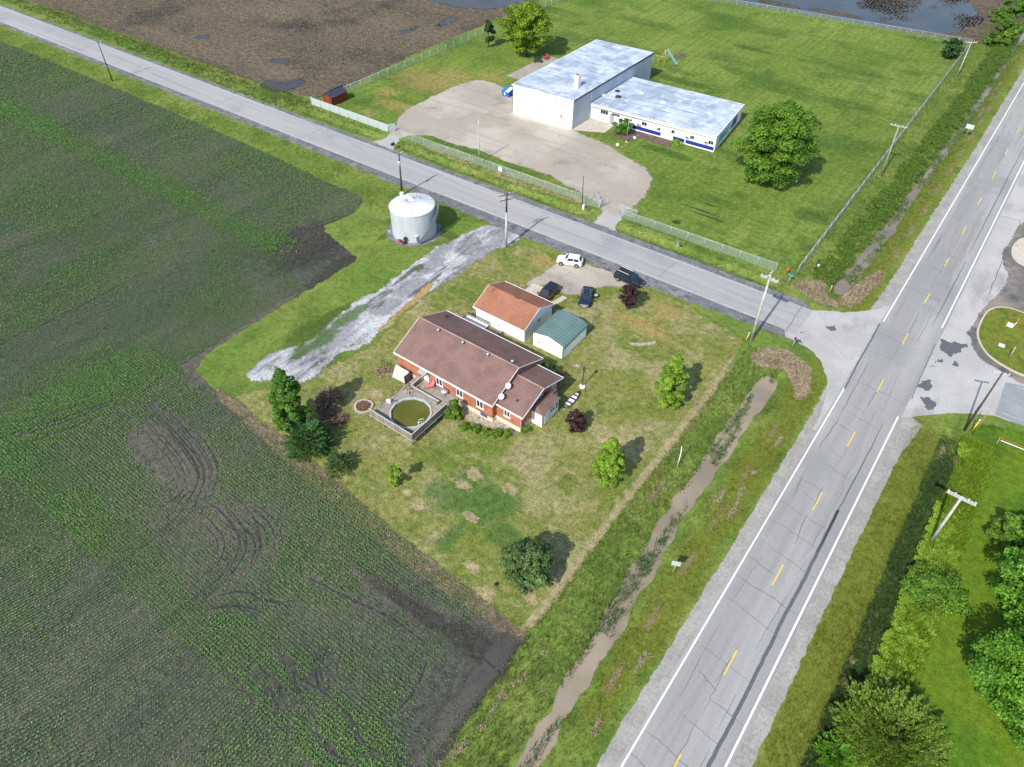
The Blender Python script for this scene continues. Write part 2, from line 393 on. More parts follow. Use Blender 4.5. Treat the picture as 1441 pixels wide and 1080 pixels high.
M_crack = plain('crack', (.125, .125, .128), .9, .1)
M_wet = ground_mat('wet_dirt', (.13, .12, .105), [((.24, .20, .16), .12, .45, .62), ((.05, .05, .05), .22, .5, .68), ((.30, .27, .23), .6, .6, .76, dict(amt=.6))], (.2, 6.), .3, .5, .08, .4)
M_mulch = ground_mat('bed_mulch', (.13, .095, .085), [((.22, .17, .15), 1.3, .5, .7), ((.06, .05, .045), 2., .5, .7)], (.5, 8.), .8)
M_straw = ground_mat('corn_straw', (.30, .22, .145), [((.42, .33, .23), 1.6, .48, .68), ((.15, .105, .07), 2.4, .5, .7)], (.5, 7.), .9)
M_rubble = ground_mat('pale_rubble', (.36, .32, .26), [((.48, .44, .37), 2., .5, .7), ((.18, .17, .09), 2.4, .48, .68)], (.4, 9.), .8)

# --- ground sheet with the ditches modelled in it
def grid_axis(segs):
    out = []
    for a, b, st in segs: out += list(np.arange(a, b-1e-6, st))
    out.append(segs[-1][1]); return np.array(out)
xs = grid_axis([(-900, -300, 60), (-300, -140, 8), (-140, -22, 2), (-22, 14, .45), (14, 60, 3), (60, 500, 40)])
ys = grid_axis([(-300, -20, 20), (-20, 84, 1.), (84, 97, 1.), (97, 104, .3), (104, 300, 1.5), (300, 900, 50)])
X, Y = np.meshgrid(xs, ys); Z = height(X, Y)
idx = np.arange(X.size).reshape(X.shape)
Fq = np.stack([idx[:-1, :-1], idx[:-1, 1:], idx[1:, 1:], idx[1:, :-1]], -1).reshape(-1, 4)
ground = arrmesh('ground', np.stack([X, Y, Z], -1).reshape(-1, 3), Fq, M_verge, smooth=True)
tag(ground, kind='structure')

# --- fields and lawns
crop_px = [(-130, 5), (0, 58), (60, 82), (130, 112), (200, 140), (300, 183), (380, 218), (455, 255), (500, 272), (513, 281), (500, 300), (470, 313), (452, 321), (470, 338), (503, 361),
           (500, 367), (440, 405), (350, 460), (290, 500), (272, 525), (300, 545), (340, 577), (400, 622), (450, 662), (500, 702), (560, 754), (620, 802), (680, 847), (738, 890), (733, 907), (700, 960), (660, 1010), (640, 1042), (608, 1090), (590, 1130), (-160, 1280), (-420, 900), (-420, 300)]
crop = Q(crop_px)
patch('crop_field', crop, .006, M_soil, .35, .6)
spatch('field_margin', Q([(300, 540), (345, 572), (420, 632), (500, 698), (560, 748), (640, 812), (700, 855), (748, 888), (735, 908), (690, 880), (620, 832), (545, 775), (470, 712), (400, 652), (350, 600), (310, 566)]), .012, M_margin, .7, .7, .4, .4)
patch('stubble_field', Q([(-300, -110), (36, 0), (78, 13), (136, 36), (178, 50), (230, 68), (300, 95), (361, 117), (400, 127), (437, 139), (470, 135), (486, 124), (600, 68), (720, 20), (778, -8), (860, -60), (400, -160)]), .008, M_stub, .5, .7)
patch('north_field', [(-140, 219), (-96, 223.5), (-60, 227), (-27, 231), (-15, 232), (-12, 240), (-11, 330), (-200, 330)], .008, M_stub, .7, .7)
patch('school_lawn', Q([(488, 132), (780, 6), (815, -20), (975, -3), (1150, 24), (1330, 60), (1366, 66), (1121, 391), (1090, 386), (990, 350), (876, 309), (845, 297), (700, 249), (560, 197), (540, 190), (437, 150)]), .01, M_school, .15, .6)
yard_px = [(440, 527), (520, 490), (560, 452), (640, 382), (702, 346), (750, 345), (800, 378), (870, 387), (960, 425), (1048, 476), (1040, 495), (1012, 545), (975, 603), (937, 650), (897, 692), (868, 730), (830, 780), (785, 848), (742, 893), (700, 858), (640, 812), (560, 750), (500, 698), (420, 632), (345, 572), (330, 556), (380, 545)]
spatch('yard_lawn', Q(yard_px), .014, M_yard, .9, .5, .5, .6)
M_lush = ground_mat('lush_lawn', (.075, .15, .012), [((.11, .17, .014), .08, .42, .62), ((.05, .105, .012), .14, .5, .7), ((.12, .14, .02), .4, .55, .75, dict(amt=.6))], (.4, 5.), .6)
spatch('east_lawn', [(11.5, 20), (11.8, 60), (11.2, 78), (10.5, 86), (13, 89), (40, 92), (60, 60), (60, 10), (30, 0)], .012, M_lush, .8, .4, .8, .8)

# --- gravel and concrete
spatch('farm_track', Q([(640, 338), (668, 322), (690, 316), (712, 322), (735, 336), (712, 347), (690, 354), (655, 378), (612, 407), (575, 432), (548, 455), (518, 482), (500, 492), (474, 500), (458, 516), (440, 536), (420, 538), (388, 535), (345, 534), (366, 506), (396, 492), (428, 486), (448, 472), (460, 458), (484, 440), (500, 424), (510, 418), (530, 412), (556, 392), (588, 367), (612, 350)]), .022, M_greygravel, 1.1, .45, .5, .35)
ang = [2*math.pi*i/24 for i in range(24)]
spatch('bin_pad', [(-78.75+4.9*math.cos(a), 77.4+4.9*math.sin(a)) for a in ang], .018, ground_mat('bin_gravel', (.17, .165, .165), [((.30, .30, .31), .9, .5, .66), ((.07, .07, .07), .6, .52, .68), ((.08, .10, .04), 1.1, .6, .72)], (.4, 8.), .6), .6, .7, .3, .3)
spatch('house_parking', Q([(786, 368), (830, 374), (866, 384), (915, 404), (874, 406), (850, 402), (828, 408), (812, 416), (795, 414), (782, 405), (770, 400), (746, 404), (738, 398), (766, 384)]), .022, M_gravel, .8, .6, .5, .3)
spatch('school_yard', Q([(543, 192), (556, 180), (562, 163), (580, 150), (605, 138), (640, 121), (672, 112), (700, 118), (722, 135), (722, 157), (806, 184), (842, 199), (857, 205), (880, 221), (905, 234), (919, 250), (914, 266), (900, 285), (880, 300), (866, 318), (836, 318), (846, 297), (842, 286), (800, 262), (765, 243), (720, 231), (680, 214), (640, 203), (600, 190), (577, 191), (560, 197)]), .02, M_gravel, 1.0, .4, .5, .5)
spatch('rough_verge', Q([(596, 200), (640, 207), (700, 238), (760, 250), (800, 267), (835, 288), (838, 293), (760, 272), (700, 250), (640, 228), (590, 206)]), .026, M_yard, .8, .6, .5, .4)
patch('driveway_mouth', Q([(496, 203), (536, 199), (548, 188), (566, 196), (552, 207), (549, 212), (560, 222), (545, 219)]), .028, M_pave, .25, .4)
patch('driveway_mouth', Q([(820, 319), (838, 314), (846, 300), (878, 306), (866, 318), (868, 334), (878, 341), (850, 334)]), .028, M_pave, .25, .4)
patch('entry_patio', [(-78.3, 126.9), (-71.9, 130.0), (-72.1, 135.3), (-78.2, 134.6)], .03, M_concrete, .03, .5, smooth_rounds=0)
patch('gym_walk', [(-93.7, 125.2), (-78.3, 126.0), (-78.35, 127.3), (-93.5, 126.4)], .03, M_concrete, .06, .5, smooth_rounds=0)
patch('gym_pad', Q([(713, 107), (750, 88), (775, 80), (792, 84), (735, 114)]), .024, M_padgrey, .06, .5, smooth_rounds=0)
spatch('flower_bed', [*Q([(860, 187), (866.5, 192), (883, 201), (893, 197), (901, 194.5), (928, 204), (950, 209.5), (960, 204), (930, 193), (891, 183), (866, 181)])], .026, M_mulch, .3, 1.2, .15, .2)
spatch('dirt_patch', Q([(950, 78), (958, 75.5), (967, 77), (967, 80.5), (957, 82), (950, 80.5)]), .026, M_mulch, .4, .9, .3, .25)
patch('garage_apron', [(-53.3, 72.05), (-53.2, 77.5), (-50.4, 77.7), (-50.4, 72.1)], .03, M_concrete, .03, .5, smooth_rounds=0)
patch('garage_walk', [(-48.6, 72.1), (-47.6, 77.7), (-46.7, 77.6), (-47.7, 72.1)], .032, M_concrete, .03, .5, smooth_rounds=0)
spatch('rubble_strip', Q([(648, 572), (662, 570), (692, 590), (712, 592), (730, 606), (722, 612), (698, 604), (668, 596), (652, 588)]), .024, M_rubble, .35, 1.2, .25, .2)
spatch('rubble_strip', Q([(880, 482), (905, 483), (925, 480), (921, 485), (895, 488)]), .024, M_rubble, .35, 1.2, .25, .2)
spatch('rubble_strip', Q([(805, 513), (815, 512), (817, 517), (808, 518)]), .024, M_rubble, .35, 1.2, .25, .2)
spatch('burnt_ground', Q([(448, 560), (470, 545), (478, 556), (470, 580), (495, 585), (488, 596), (458, 598), (446, 585)]), .024, ground_mat('burnt_ground', (.09, .07, .045), [((.05, .04, .03), .8, .5, .7), ((.16, .14, .07), 1.2, .55, .72)], (.5, 7.), .8), .8, .6, .6, .25)
spatch('straw_strip', Q([(598, 402), (612, 396), (600, 415), (570, 437), (548, 458), (530, 470), (545, 452), (575, 427)]), .027, ground_mat('dry_straw', (.36, .25, .10), [((.20, .15, .07), 1., .5, .7)], (.4, 8.), .6), .7, .7, .4, .3)

# --- roads
def rline(e): return .0165*e
def road_strip(name, e0, e1, n0, n1, z, mat, amp=0.):
    pts = [(e0, n0+rline(e0)), (e1, n0+rline(e1)), (e1, n1+rline(e1)), (e0, n1+rline(e0))]
    return patch(name, pts, z, mat, amp, 1.0, smooth_rounds=0, wl=1.6)
patch('road_shoulder', [(-620, 90.1+rline(-620)), (-300, 90.0+rline(-300)), (-91, 88.9+rline(-91)), (-60, 88.4+rline(-60)), (-33, 88.6+rline(-33)), (-15.5, 89.3+rline(-15)), (-15.5, 99), (-37, 99.5+rline(-37)), (-86, 99.1+rline(-86)), (-140, 98.9+rline(-140)), (-300, 98.6+rline(-300)), (-620, 98.7+rline(-620))], .03, M_darkshoulder, .3, .35, smooth_rounds=0, wl=.7)
side_road = road_strip('side_road', -620, -14.6, 90.95, 97.95, .042, M_sideroad, .05)
hw_w = [(-6.9, -200), (-6.9, 75), (-7.2, 83), (-7.6, 88), (-7.6, 98), (-7.5, 104), (-7.2, 116), (-7.2, 140), (-6.8, 165), (-6.8, 245), (-6.8, 600), (-5.2, 600), (-5.2, -200)]
patch('road_shoulder', hw_w, .032, M_shoulder, .2, .3, smooth_rounds=0, wl=.6)
patch('road_shoulder', [(2.6, -200), (4.4, -200), (4.3, 60), (4.5, 76), (5.4, 83), (2.6, 84)], .032, M_shoulder, .16, .3, smooth_rounds=0, wl=.6)
patch('junction_apron', Q([(1120, 430), (1140, 436), (1165, 439), (1195, 440), (1225, 438), (1250, 430), (1255, 434), (1188, 546), (1150, 606), (1142, 606), (1158, 575), (1165, 548), (1163, 530), (1150, 500), (1126, 484), (1098, 472)]), .040, M_pave, .18, .4)
patch('junction_apron', [(2.6, 82.5), (4.3, 84.1), (8.0, 87.7), (12.3, 90.4), (16.5, 90.8), (40, 92), (60, 150), (30, 180), (10.5, 260), (10.5, 600), (2.6, 600)], .036, M_pave, .18, .6, smooth_rounds=0)
highway = patch('highway', [(-5.45, -200), (2.8, -200), (2.8, 600), (-5.45, 600)], .046, M_asphalt, .07, 1., smooth_rounds=0)
patch('side_road', [(12.6, 90.6), (60, 92.4), (60, 101.0), (24, 99.6), (14.8, 98.9), (12.5, 98.2)], .0405, ground_mat('east_asphalt', (.24, .255, .265), [((.29, .30, .305), .2, .42, .64), ((.19, .20, .215), .4, .54, .72)], (.1, 12.), .15, .85, .02), .12, .5, smooth_rounds=0)
spatch('wet_dirt', Q([(1470, 300), (1436, 316), (1428, 328), (1420, 346), (1411, 352), (1412, 375), (1420, 385), (1416, 400), (1402, 418), (1389, 430), (1376, 444), (1369, 462), (1358, 470), (1366, 476), (1369, 492), (1379, 505), (1400, 517), (1420, 530), (1441, 541), (1520, 565), (1540, 330)]), .041, M_wet, .5, .6, .3, .3)
def island(px, infill, z=.16):
    p = Q(px); cx = sum(a for a, b in p)/len(p); cy = sum(b for a, b in p)/len(p)
    for _ in range(2):
        p = [q for i in range(len(p)) for q in ((p[i][0]*.75+p[(i+1) % len(p)][0]*.25, p[i][1]*.75+p[(i+1) % len(p)][1]*.25), (p[i][0]*.25+p[(i+1) % len(p)][0]*.75, p[i][1]*.25+p[(i+1) % len(p)][1]*.75))]
    mb = MB(); mb.prism(p, 0, z, bottom=False)
    k = tag(obj('kerb', mb, M_concrete), kind='structure')
    q = []
    for (a, b) in p:
        d = math.hypot(a-cx, b-cy); q.append((cx+(a-cx)*(d-.28)/d, cy+(b-cy)*(d-.28)/d))
    patch('traffic_island', q, z+.006, infill, 0, smooth_rounds=0)
M_island = ground_mat('island_grass', (.12, .15, .022), [((.16, .17, .03), .3, .42, .62), ((.07, .12, .018), .5, .5, .7), ((.22, .18, .08), .9, .6, .76, dict(amt=.6))], (.4, 6.), .6)
island([(1402, 432.5), (1389.6, 436.7), (1381, 448), (1374, 464), (1373.6, 472.8), (1377, 484), (1387, 499), (1400.7, 510), (1418.8, 520.7), (1441, 531), (1490, 548), (1530, 500), (1480, 455), (1441, 441), (1418.8, 433)], M_island)
island([(1441, 335), (1432, 338), (1424, 347), (1422, 357), (1426, 367), (1441, 376), (1475, 388), (1500, 360), (1475, 338)], M_concrete)

# --- markings, cracks, tar
def ribbon(mb, pts, w, z, taper=False):
    n = len(pts); L = []; Rr = []
    for i, (x, y) in enumerate(pts):
        a = pts[max(i-1, 0)]; b = pts[min(i+1, n-1)]
        dx, dy = b[0]-a[0], b[1]-a[1]; l = math.hypot(dx, dy) or 1
        ww = w*(.35+.65*math.sin(math.pi*(i+.5)/n)) if taper else w
        L.append((x-dy/l*ww/2, y+dx/l*ww/2, z)); Rr.append((x+dy/l*ww/2, y-dx/l*ww/2, z))
    mb.add(L+Rr, [(i+n, i+n+1, i+1, i) for i in range(n-1)])
def wobble(a, b, amp, step=.5, seed=0):
    L = math.hypot(b[0]-a[0], b[1]-a[1]); k = max(3, int(L/step)); dx, dy = (b[0]-a[0])/L, (b[1]-a[1])/L
    out = []; o = 0
    rr = random.Random(seed+int(L*100))
    for i in range(k+1):
        o = o*.75+rr.uniform(-1, 1)*amp; t = i/k
        out.append((a[0]+(b[0]-a[0])*t-dy*o, a[1]+(b[1]-a[1])*t+dx*o))
    return out
mw = MB()
for a, b in ((-200, 83.8), (101.5, 600)): ribbon(mw, [(-5.08, a), (-5.08, b)], .17, .052)
for a, b in ((-200, 82.6), (105.2, 600)): ribbon(mw, [(2.42, a), (2.42, b)], .20, .052)
tag(obj('edge_line', mw, M_whitepaint), kind='structure')
my = MB()
for k in range(-18, 36):
    n0 = 123.7+12.19*k
    if 84 < n0 < 88: pass
    ribbon(my, [(-1.28, n0-1.55), (-1.28, n0+1.55)], .14, .052)
tag(obj('centre_line', my, M_yellow), kind='structure')
ms = MB()
for off, w in ((91.28, .13), (97.62, .11)):
    ribbon(ms, [(e, off+rline(e)) for e in (-620, -300, -100, -18 if off < 95 else -21)], w, .048)
for a_, b_ in (((13.5, 91.6), (60, 93.3)), ((14.0, 98.2), (60, 99.9))): ribbon(ms, [a_, b_], .12, .0465)
tag(obj('edge_line', ms, M_wornwhite), kind='structure')
my = MB()
for k in range(-1, 45):
    e = -25.9-11.92*k
    if e > -18: continue
    ribbon(my, [(e-1.6, 94.45+rline(e-1.6)), (e+1.6, 94.45+rline(e+1.6))], .14, .048)
tag(obj('centre_line', my, M_wornyellow), kind='structure')
mc = MB(); mt = MB(); rr = random.Random(3)
n = -20.
while n < 250:       # transverse cracks
    e0 = rr.choice((-5.2, -5.0, -3.4, -1.4)); e1 = rr.choice((2.2, 1.1, -1.2, 2.6))
    if e1 > e0+1:
        ribbon(mc, wobble((e0, n), (e1, n-rr.uniform(.3, 1.2)), .09, .35, int(n*10)), rr.uniform(.04, .085), .0505, True)
    n += rr.uniform(1.6, 5.5)
n = -20.
while n < 250:       # longitudinal cracks along the wheel paths
    for e, wd in ((-3.9, .06), (-1.45, .045), (.4, .03)):
        if rr.random() < .62:
            ln = rr.uniform(2.5, 9); ribbon(mc, wobble((e+rr.uniform(-.25, .25), n), (e+rr.uniform(-.25, .25), n+ln), .06, .3, int(n*7+e*5)), rr.uniform(.7, 2.)*wd, .0508, True)
    n += rr.uniform(3, 8)
for (a, b) in ((-60, 63), (56, 80), (105, 126), (128, 180)):   # tar seal on the right wheel path
    w = .36 if b < 70 else .15
    ribbon(mt, wobble((1.15, a), (1.2, b), .035, .4, 5), w, .0515, b > 64)
for p in ([(1188, 548), (1238, 456)], [(1316, 484), (1282, 562)], [(1410, 526), (1360, 600)], [(1408, 304), (1437, 312)], [(1436, 313), (1429, 330)], [(1415, 355), (1391, 415)], [(1128, 432), (1102, 471)]):
    a, b = Q(p); ribbon(mt, wobble(a, b, .05, .4, 9), .2 if p[0][0] in (1188, 1410) else .1, .0525)
for px in ([(1005, 725), (1030, 715), (1080, 725), (1150, 735), (1120, 770), (1060, 800), (1020, 770)], [(988, 810), (1026, 818), (1000, 842)], [(955, 850), (992, 845), (985, 862)], [(1080, 820), (1106, 828), (1102, 852), (1075, 845)], [(918, 920), (960, 915), (978, 940), (940, 972), (903, 950)], [(915, 1000), (960, 1008), (1002, 1062), (960, 1078), (925, 1050)], [(440, 645), (465, 640), (482, 655), (460, 664)], [(312, 676), (330, 672), (334, 684), (318, 686)], [(272, 720), (300, 714), (314, 726), (292, 734)]):
    patch('tar_stain', Q([(x/3.6+1041, y/3.6+280) for x, y in px]), .054, M_tar, .45, .15, seed=len(px)*3+int(px[0][0]) % 50, wl=.7, smooth_rounds=0)
for e in (-150, -122, -64, -38):
    ribbon(mc, wobble((e, 91.2+rline(e)), (e+.6, 97.7+rline(e)), .05, .4, int(-e)), .07, .0475, True)
tag(obj('pavement_crack', mc, M_crack), kind='structure'); tag(obj('crack_sealant', mt, M_tar), kind='structure')

# --- water
def water_mat(name, col, rough, bump, scale, spec=.5):
    t = NT(name); nz = t.noise(.12, 4.); c = t.mix(t.ramp(nz, .35, .65), tuple(x*.82 for x in col), tuple(x*1.15 for x in col))
    return t.out(c, rough, spec, 0., t.noise(scale, 3.), bump, .02)
M_ditchwater = water_mat('muddy_water', (.26, .212, .155), .12, .25, 2.)
M_creek = water_mat('creek_water', (.20, .165, .13), .16, .12, 3.)
M_flood = water_mat('flood_water', (.036, .038, .042), .22, .25, 1.2, .2)
M_puddle = water_mat('puddle_water', (.048, .044, .042), .22, .2, 1.5, .2)
patch('ditch_water', [(-17.5, -80), (-17.5, 83), (-9.5, 83), (-9.5, -80)], -.66, M_ditchwater, 0, smooth_rounds=0)
patch('creek_water', [(-17.5, 103), (-15, 320), (-8.5, 320), (-9.6, 103)], -.66, M_creek, 0, smooth_rounds=0)
flood = Q([(1018, 0), (1041, 7), (1090, 12), (1150, 24), (1200, 33), (1241, 39), (1290, 46), (1330, 49), (1352, 47), (1362, 45), (1356, 40), (1384, 34), (1386, 27), (1375, 18), (1368, 8), (1358, -8), (1300, -18), (1230, -10), (1120, -25), (1040, -20)])
spatch('flood_water', flood, .016, M_flood, 3., .18, .5, .8)
PUDDLES = []
for px in ([(600, 2), (650, 12), (690, 14), (730, 6), (760, -6), (700, -20), (620, -12)], [(560, 44), (590, 36), (588, 42), (566, 48)], [(610, 36), (642, 22), (640, 30), (618, 40)], [(272, 52), (296, 48), (294, 56), (278, 56)], [(365, 120), (380, 112), (400, 118), (430, 108), (420, 126), (395, 130)], [(380, 85), (405, 82), (402, 90), (384, 90)]):
    PUDDLES.append(Q(px)); spatch('puddle', Q(px), .018, M_puddle, 3.2, .22, 1.6, .5)
M_mudwater = water_mat('field_pond_water', (.075, .07, .058), .32, .1, 2.)
spatch('field_pond', Q([(690, 905), (726, 898), (734, 908), (702, 956), (662, 1006), (640, 1038), (606, 1082), (570, 1100), (560, 1085), (592, 1050), (618, 1006), (650, 965), (672, 930)]), .017, M_mudwater, 1.8, .35, 1.4, .5)
# sandbars of stubble in the flood, and pale drift lines on the ditch banks
for px in ([(1245, 2), (1262, 6), (1280, 4), (1276, -3), (1250, -6)], [(1306, 9), (1316, 8), (1315, 13), (1308, 13)], [(1283, 6), (1291, 4), (1292, 9), (1285, 10)], [(1060, 2), (1100, 9), (1130, 13), (1120, 8), (1080, 0)], [(1130, 12), (1180, 22), (1215, 28), (1200, 21), (1150, 12)]):
    spatch('mud_bar', Q(px), .022, M_stub, 1.4, .35, .5, .5)
# ================================================================ vegetation
def projn(e, n, z=0.):
    ca, sa = math.cos(A), math.sin(A)
    X = e*sa+n*ca; Y = -e*ca+n*sa; Z = z-H
    cp, sp = math.cos(PIT), math.sin(PIT)
    d = Y*cp-Z*sp; v = -(Y*sp+Z*cp)
    return 720.5+F*X/d, 540+F*v/d
def visible(e, n, m=60):
    x, y = projn(e, n); return (x > -m) & (x < 1441+m) & (y > -m) & (y < 1080+m)
def inpoly(x, y, poly):
    c = np.zeros(x.shape, bool); n = len(poly)
    for i in range(n):
        x1, y1 = poly[i]; x2, y2 = poly[(i+1) % n]
        if y1 == y2: continue
        c ^= ((y1 > y) != (y2 > y)) & (x < (x2-x1)*(y-y1)/(y2-y1)+x1)
    return c
def leaf_mat(name, cols, trans=.25, rough=.55):
    """colour varies leaf by leaf"""
    t = NT(name); g = t.n('ShaderNodeNewGeometry').outputs['Random Per Island']
    r = t.n('ShaderNodeValToRGB'); t.l(g, r.inputs[0])
    el = r.color_ramp.elements
    while len(el) < len(cols): el.new(.5)
    for i, c in enumerate(cols):
        el[i].position = i/(max(1, len(cols)-1)); el[i].color = (*c, 1)
    at = t.n('ShaderNodeAttribute'); at.attribute_name = 'tone'
    v = t.math('ADD', 1., at.outputs['Fac']); cc = t.n('ShaderNodeCombineColor')
    for i in range(3): t.l(v, cc.inputs[i])
    return t.out(t.mix(1., r.outputs[0], cc.outputs[0], 'MULTIPLY'), rough, .25, trans=trans)

def blades(name, e, n, z, hgt, mat, per=4, spread=.12, width=.03, lean=.6, rng=RNG):
    """tufts of thin triangular blades"""
    k = len(e); e = np.repeat(e, per); n = np.repeat(n, per); z = np.repeat(z, per); hh = np.repeat(hgt, per)*rng.uniform(.6, 1.2, k*per)
    a = rng.uniform(0, 2*np.pi, k*per); b = rng.uniform(0, 2*np.pi, k*per)
    r = rng.uniform(0, spread, k*per); w = np.broadcast_to(width, k*per)*rng.uniform(.7, 1.4, k*per)
    bx = e+r*np.cos(a); by = n+r*np.sin(a)
    ln = lean*hh*rng.uniform(.3, 1., k*per)
    V = np.empty((k*per, 3, 3))
    V[:, 0] = np.stack([bx+w*np.sin(b), by-w*np.cos(b), z-.02], -1)
    V[:, 1] = np.stack([bx-w*np.sin(b), by+w*np.cos(b), z-.02], -1)
    V[:, 2] = np.stack([bx+ln*np.cos(a), by+ln*np.sin(a), z+hh], -1)
    o = arrmesh(name, V.reshape(-1, 3), np.arange(k*per*3).reshape(-1, 3), mat)
    return tag(o, kind='stuff')

# --- young maize in rows
tracks_px = [[(200, 568), (236, 602), (280, 654), (278, 682), (261, 715), (230, 749), (194, 777), (155, 802)], [(206, 570), (244, 604), (288, 656), (285, 690), (268, 722), (238, 755)],
  [(278, 699), (314, 721), (339, 754), (333, 788), (305, 818), (272, 846)], [(333, 724), (364, 749), (369, 771), (358, 793)], [(327, 730), (357, 753), (361, 775), (351, 796)], [(262, 686), (240, 708)],
  [(394, 924), (425, 958), (455, 974), (489, 1002), (511, 1046), (536, 1063)], [(464, 910), (450, 935), (455, 969)], [(456, 908), (443, 935), (448, 969)], [(444, 1030), (472, 1063), (500, 1085)], [(411, 935), (419, 974), (444, 1013)],
  [(642, 902), (672, 922), (705, 947)], [(433, 813), (478, 836), (550, 869), (600, 905)], [(352, 925), (390, 965), (420, 990)], [(0, 488), (105, 435), (211, 383)], [(20, 612), (90, 590), (165, 562)], [(300, 840), (340, 830), (380, 850), (420, 845)], [(290, 860), (330, 850), (372, 862)], [(560, 1000), (590, 965), (600, 930)]]
def dens(pl, step=.3):
    out = []
    for i in range(len(pl)-1):
        a, b = pl[i], pl[i+1]; L = math.hypot(b[0]-a[0], b[1]-a[1]); k = max(1, int(L/step))
        out += [(a[0]+(b[0]-a[0])*j/k, a[1]+(b[1]-a[1])*j/k) for j in range(k)]
    return out+[pl[-1]]
def smoothline(pl, it=2):
    for _ in range(it):
        q = [pl[0]]
        for i in range(len(pl)-1):
            a, b = pl[i], pl[i+1]
            q += [(a[0]*.75+b[0]*.25, a[1]*.75+b[1]*.25), (a[0]*.25+b[0]*.75, a[1]*.25+b[1]*.75)]
        pl = q+[pl[-1]]
    return pl
mtr = MB(); trk = set()
ALL = []
for i, pl in enumerate(tracks_px):
    w0 = dens(smoothline(Q(pl)), .3); ALL.append((w0, .28))
    if i < 6 or i in (7, 10, 13, 15):
        for off in (-2.3, -1.55, -.78, .78, 1.55, 2.3):
            if random.random() < .3: continue
            a_ = int(len(w0)*random.uniform(0, .35)); b_ = int(len(w0)*random.uniform(.6, 1)); q_ = []
            for j in range(a_, b_):
                p0 = w0[max(0, j-3)]; p1 = w0[min(len(w0)-1, j+3)]; L_ = math.hypot(p1[0]-p0[0], p1[1]-p0[1]) or 1
                q_.append((w0[j][0]-(p1[1]-p0[1])/L_*off, w0[j][1]+(p1[0]-p0[0])/L_*off))
            if len(q_) > 6: ALL.append((q_, random.uniform(.12, .22)))
for i, (w, tw) in enumerate(ALL):
    jw = [(x+.18*(float(vnoise(x*.9, y*.9, i))-.5), y+.18*(float(vnoise(x*.9, y*.9, i+9))-.5)) for x, y in w]
    ribbon(mtr, jw, tw, .011+.0002*i, True)
    for x, y in w:
        for dx in (0,):
            for dy in (-1, 0): trk.add((int(x/.3)+dx, int(y/.3)+dy))
M_track = ground_mat('wheel_track', (.036, .041, .036), [((.062, .066, .052), .9, .46, .6)], (.5, 6.), .9)
tag(obj('wheel_track', mtr, M_track), kind='structure')
def rows(along_n, e0, e1, n0, n1, sp, step):
    if along_n:
        a = np.arange(e0, e1, sp); b = np.arange(n0, n1, step)
    else:
        a = np.arange(n0, n1, sp); b = np.arange(e0, e1, step)
    Aa, Bb = np.meshgrid(a, b, indexing='ij')
    wob = .10*(vnoise(Bb*.05, Aa*0+2, 3)-.5)*2+RNG.normal(0, .025, Aa.shape)
    Bb = Bb+RNG.uniform(-.4, .4, Aa.shape)*step
    Aa = Aa+wob
    e, n = (Aa, Bb) if along_n else (Bb, Aa)
    if along_n: e = e-.0068*np.clip(18-n, 0, 60)**2*sstep(-e, 30, 50)
    return e.ravel(), n.ravel()
def keep(e, n, p):
    m = visible(e, n, 25); e, n, p = e[m], n[m], p[m]
    m = inpoly(e, n, crop); e, n, p = e[m], n[m], p[m]
    p = p*(1-.35*sstep(np.hypot(e, n), 110, 200)); m = RNG.uniform(0, 1, len(e)) < p; e, n = e[m], n[m]
    t = np.array([(int(x/.3), int(y/.3)) not in trk for x, y in zip(e, n)]); return e[t], n[t]
def stand(e, n, s=0):      # how well the crop has come up
    a = fbm(e*.035+3, n*.06, 50+s, 4); b = fbm(e*.4, n*.15, 60+s, 3)
    p = .9+.3*sstep(a, .36, .6)
    p = p*(.7+.3*sstep(b, .25, .48))
    for (px, py, r1, r2) in ((480, 365, 8, 9), (440, 340, 6, 8), (670, 970, 5, 10), (705, 925, 5, 5), (560, 850, 7, 1.2), (240, 650, 9, 3), (640, 885, 6, 1.3)):
        c = P(px, py); d = ((e-c[0])/r1)**2+((n-c[1])/r2)**2
        p = p*(.12+.88*sstep(d, .5, 1.4))
    edge = 1-.75*(sstep(n, 28.5, 31)*sstep(e, -82, -78))
    return np.clip(p*edge, 0, 1)
E1, N1, D1 = [], [], []
e, n = rows(True, -260, -82, -20, 84, .385, .17)
p = stand(e, n); p = np.where(n > 62+6*(fbm(e*.08, n*0, 77)-.5), p*.12, p)
e, n = keep(e, n, p); E1.append(e); N1.append(n); D1.append(np.full(len(e), np.pi/2))
e, n = rows(True, -82, -18, -20, 14, .385, .17); lim = 12+5*(fbm(e*.1, n*0, 78)-.5)
e, n = keep(e, n, np.where(n < lim, stand(e, n), 0)); E1.append(e); N1.append(n); D1.append(np.full(len(e), np.pi/2))
e, n = rows(False, -98, -18, 7.4, 31.5, .385, .17)
p = stand(e, n, 5); p = np.where(e < -92+5*(fbm(n*.1, e*0, 79)-.5), 0, p)
e, n = keep(e, n, p); E1.append(e); N1.append(n); D1.append(np.zeros(len(e)))
e, n = rows(False, -260, -90, 57.5, 82, .385, .17); p = stand(e, n, 6); p = np.where(n < 62.5, np.maximum(p, .85*sstep(fbm(e*.09, n*.1, 12), .3, .5)), p*.7)
e, n = keep(e, n, p); E1.append(e); N1.append(n); D1.append(np.zeros(len(e)))
e = np.concatenate(E1); n = np.concatenate(N1); k = len(e)
dist = np.sqrt(e**2+n**2+H*H)
vig = fbm(e*.09, n*.09, 90, 3)
a0 = np.concatenate(D1); band = (a0 == 0)*(n > 57)*(n < 62.5)
size = (.155+.06*sstep(vig, .32, .66)+.05*band)*(1+.4*sstep(dist, 110, 240))*RNG.uniform(.75, 1.25, k)
a0 = np.concatenate(D1); Vs = []
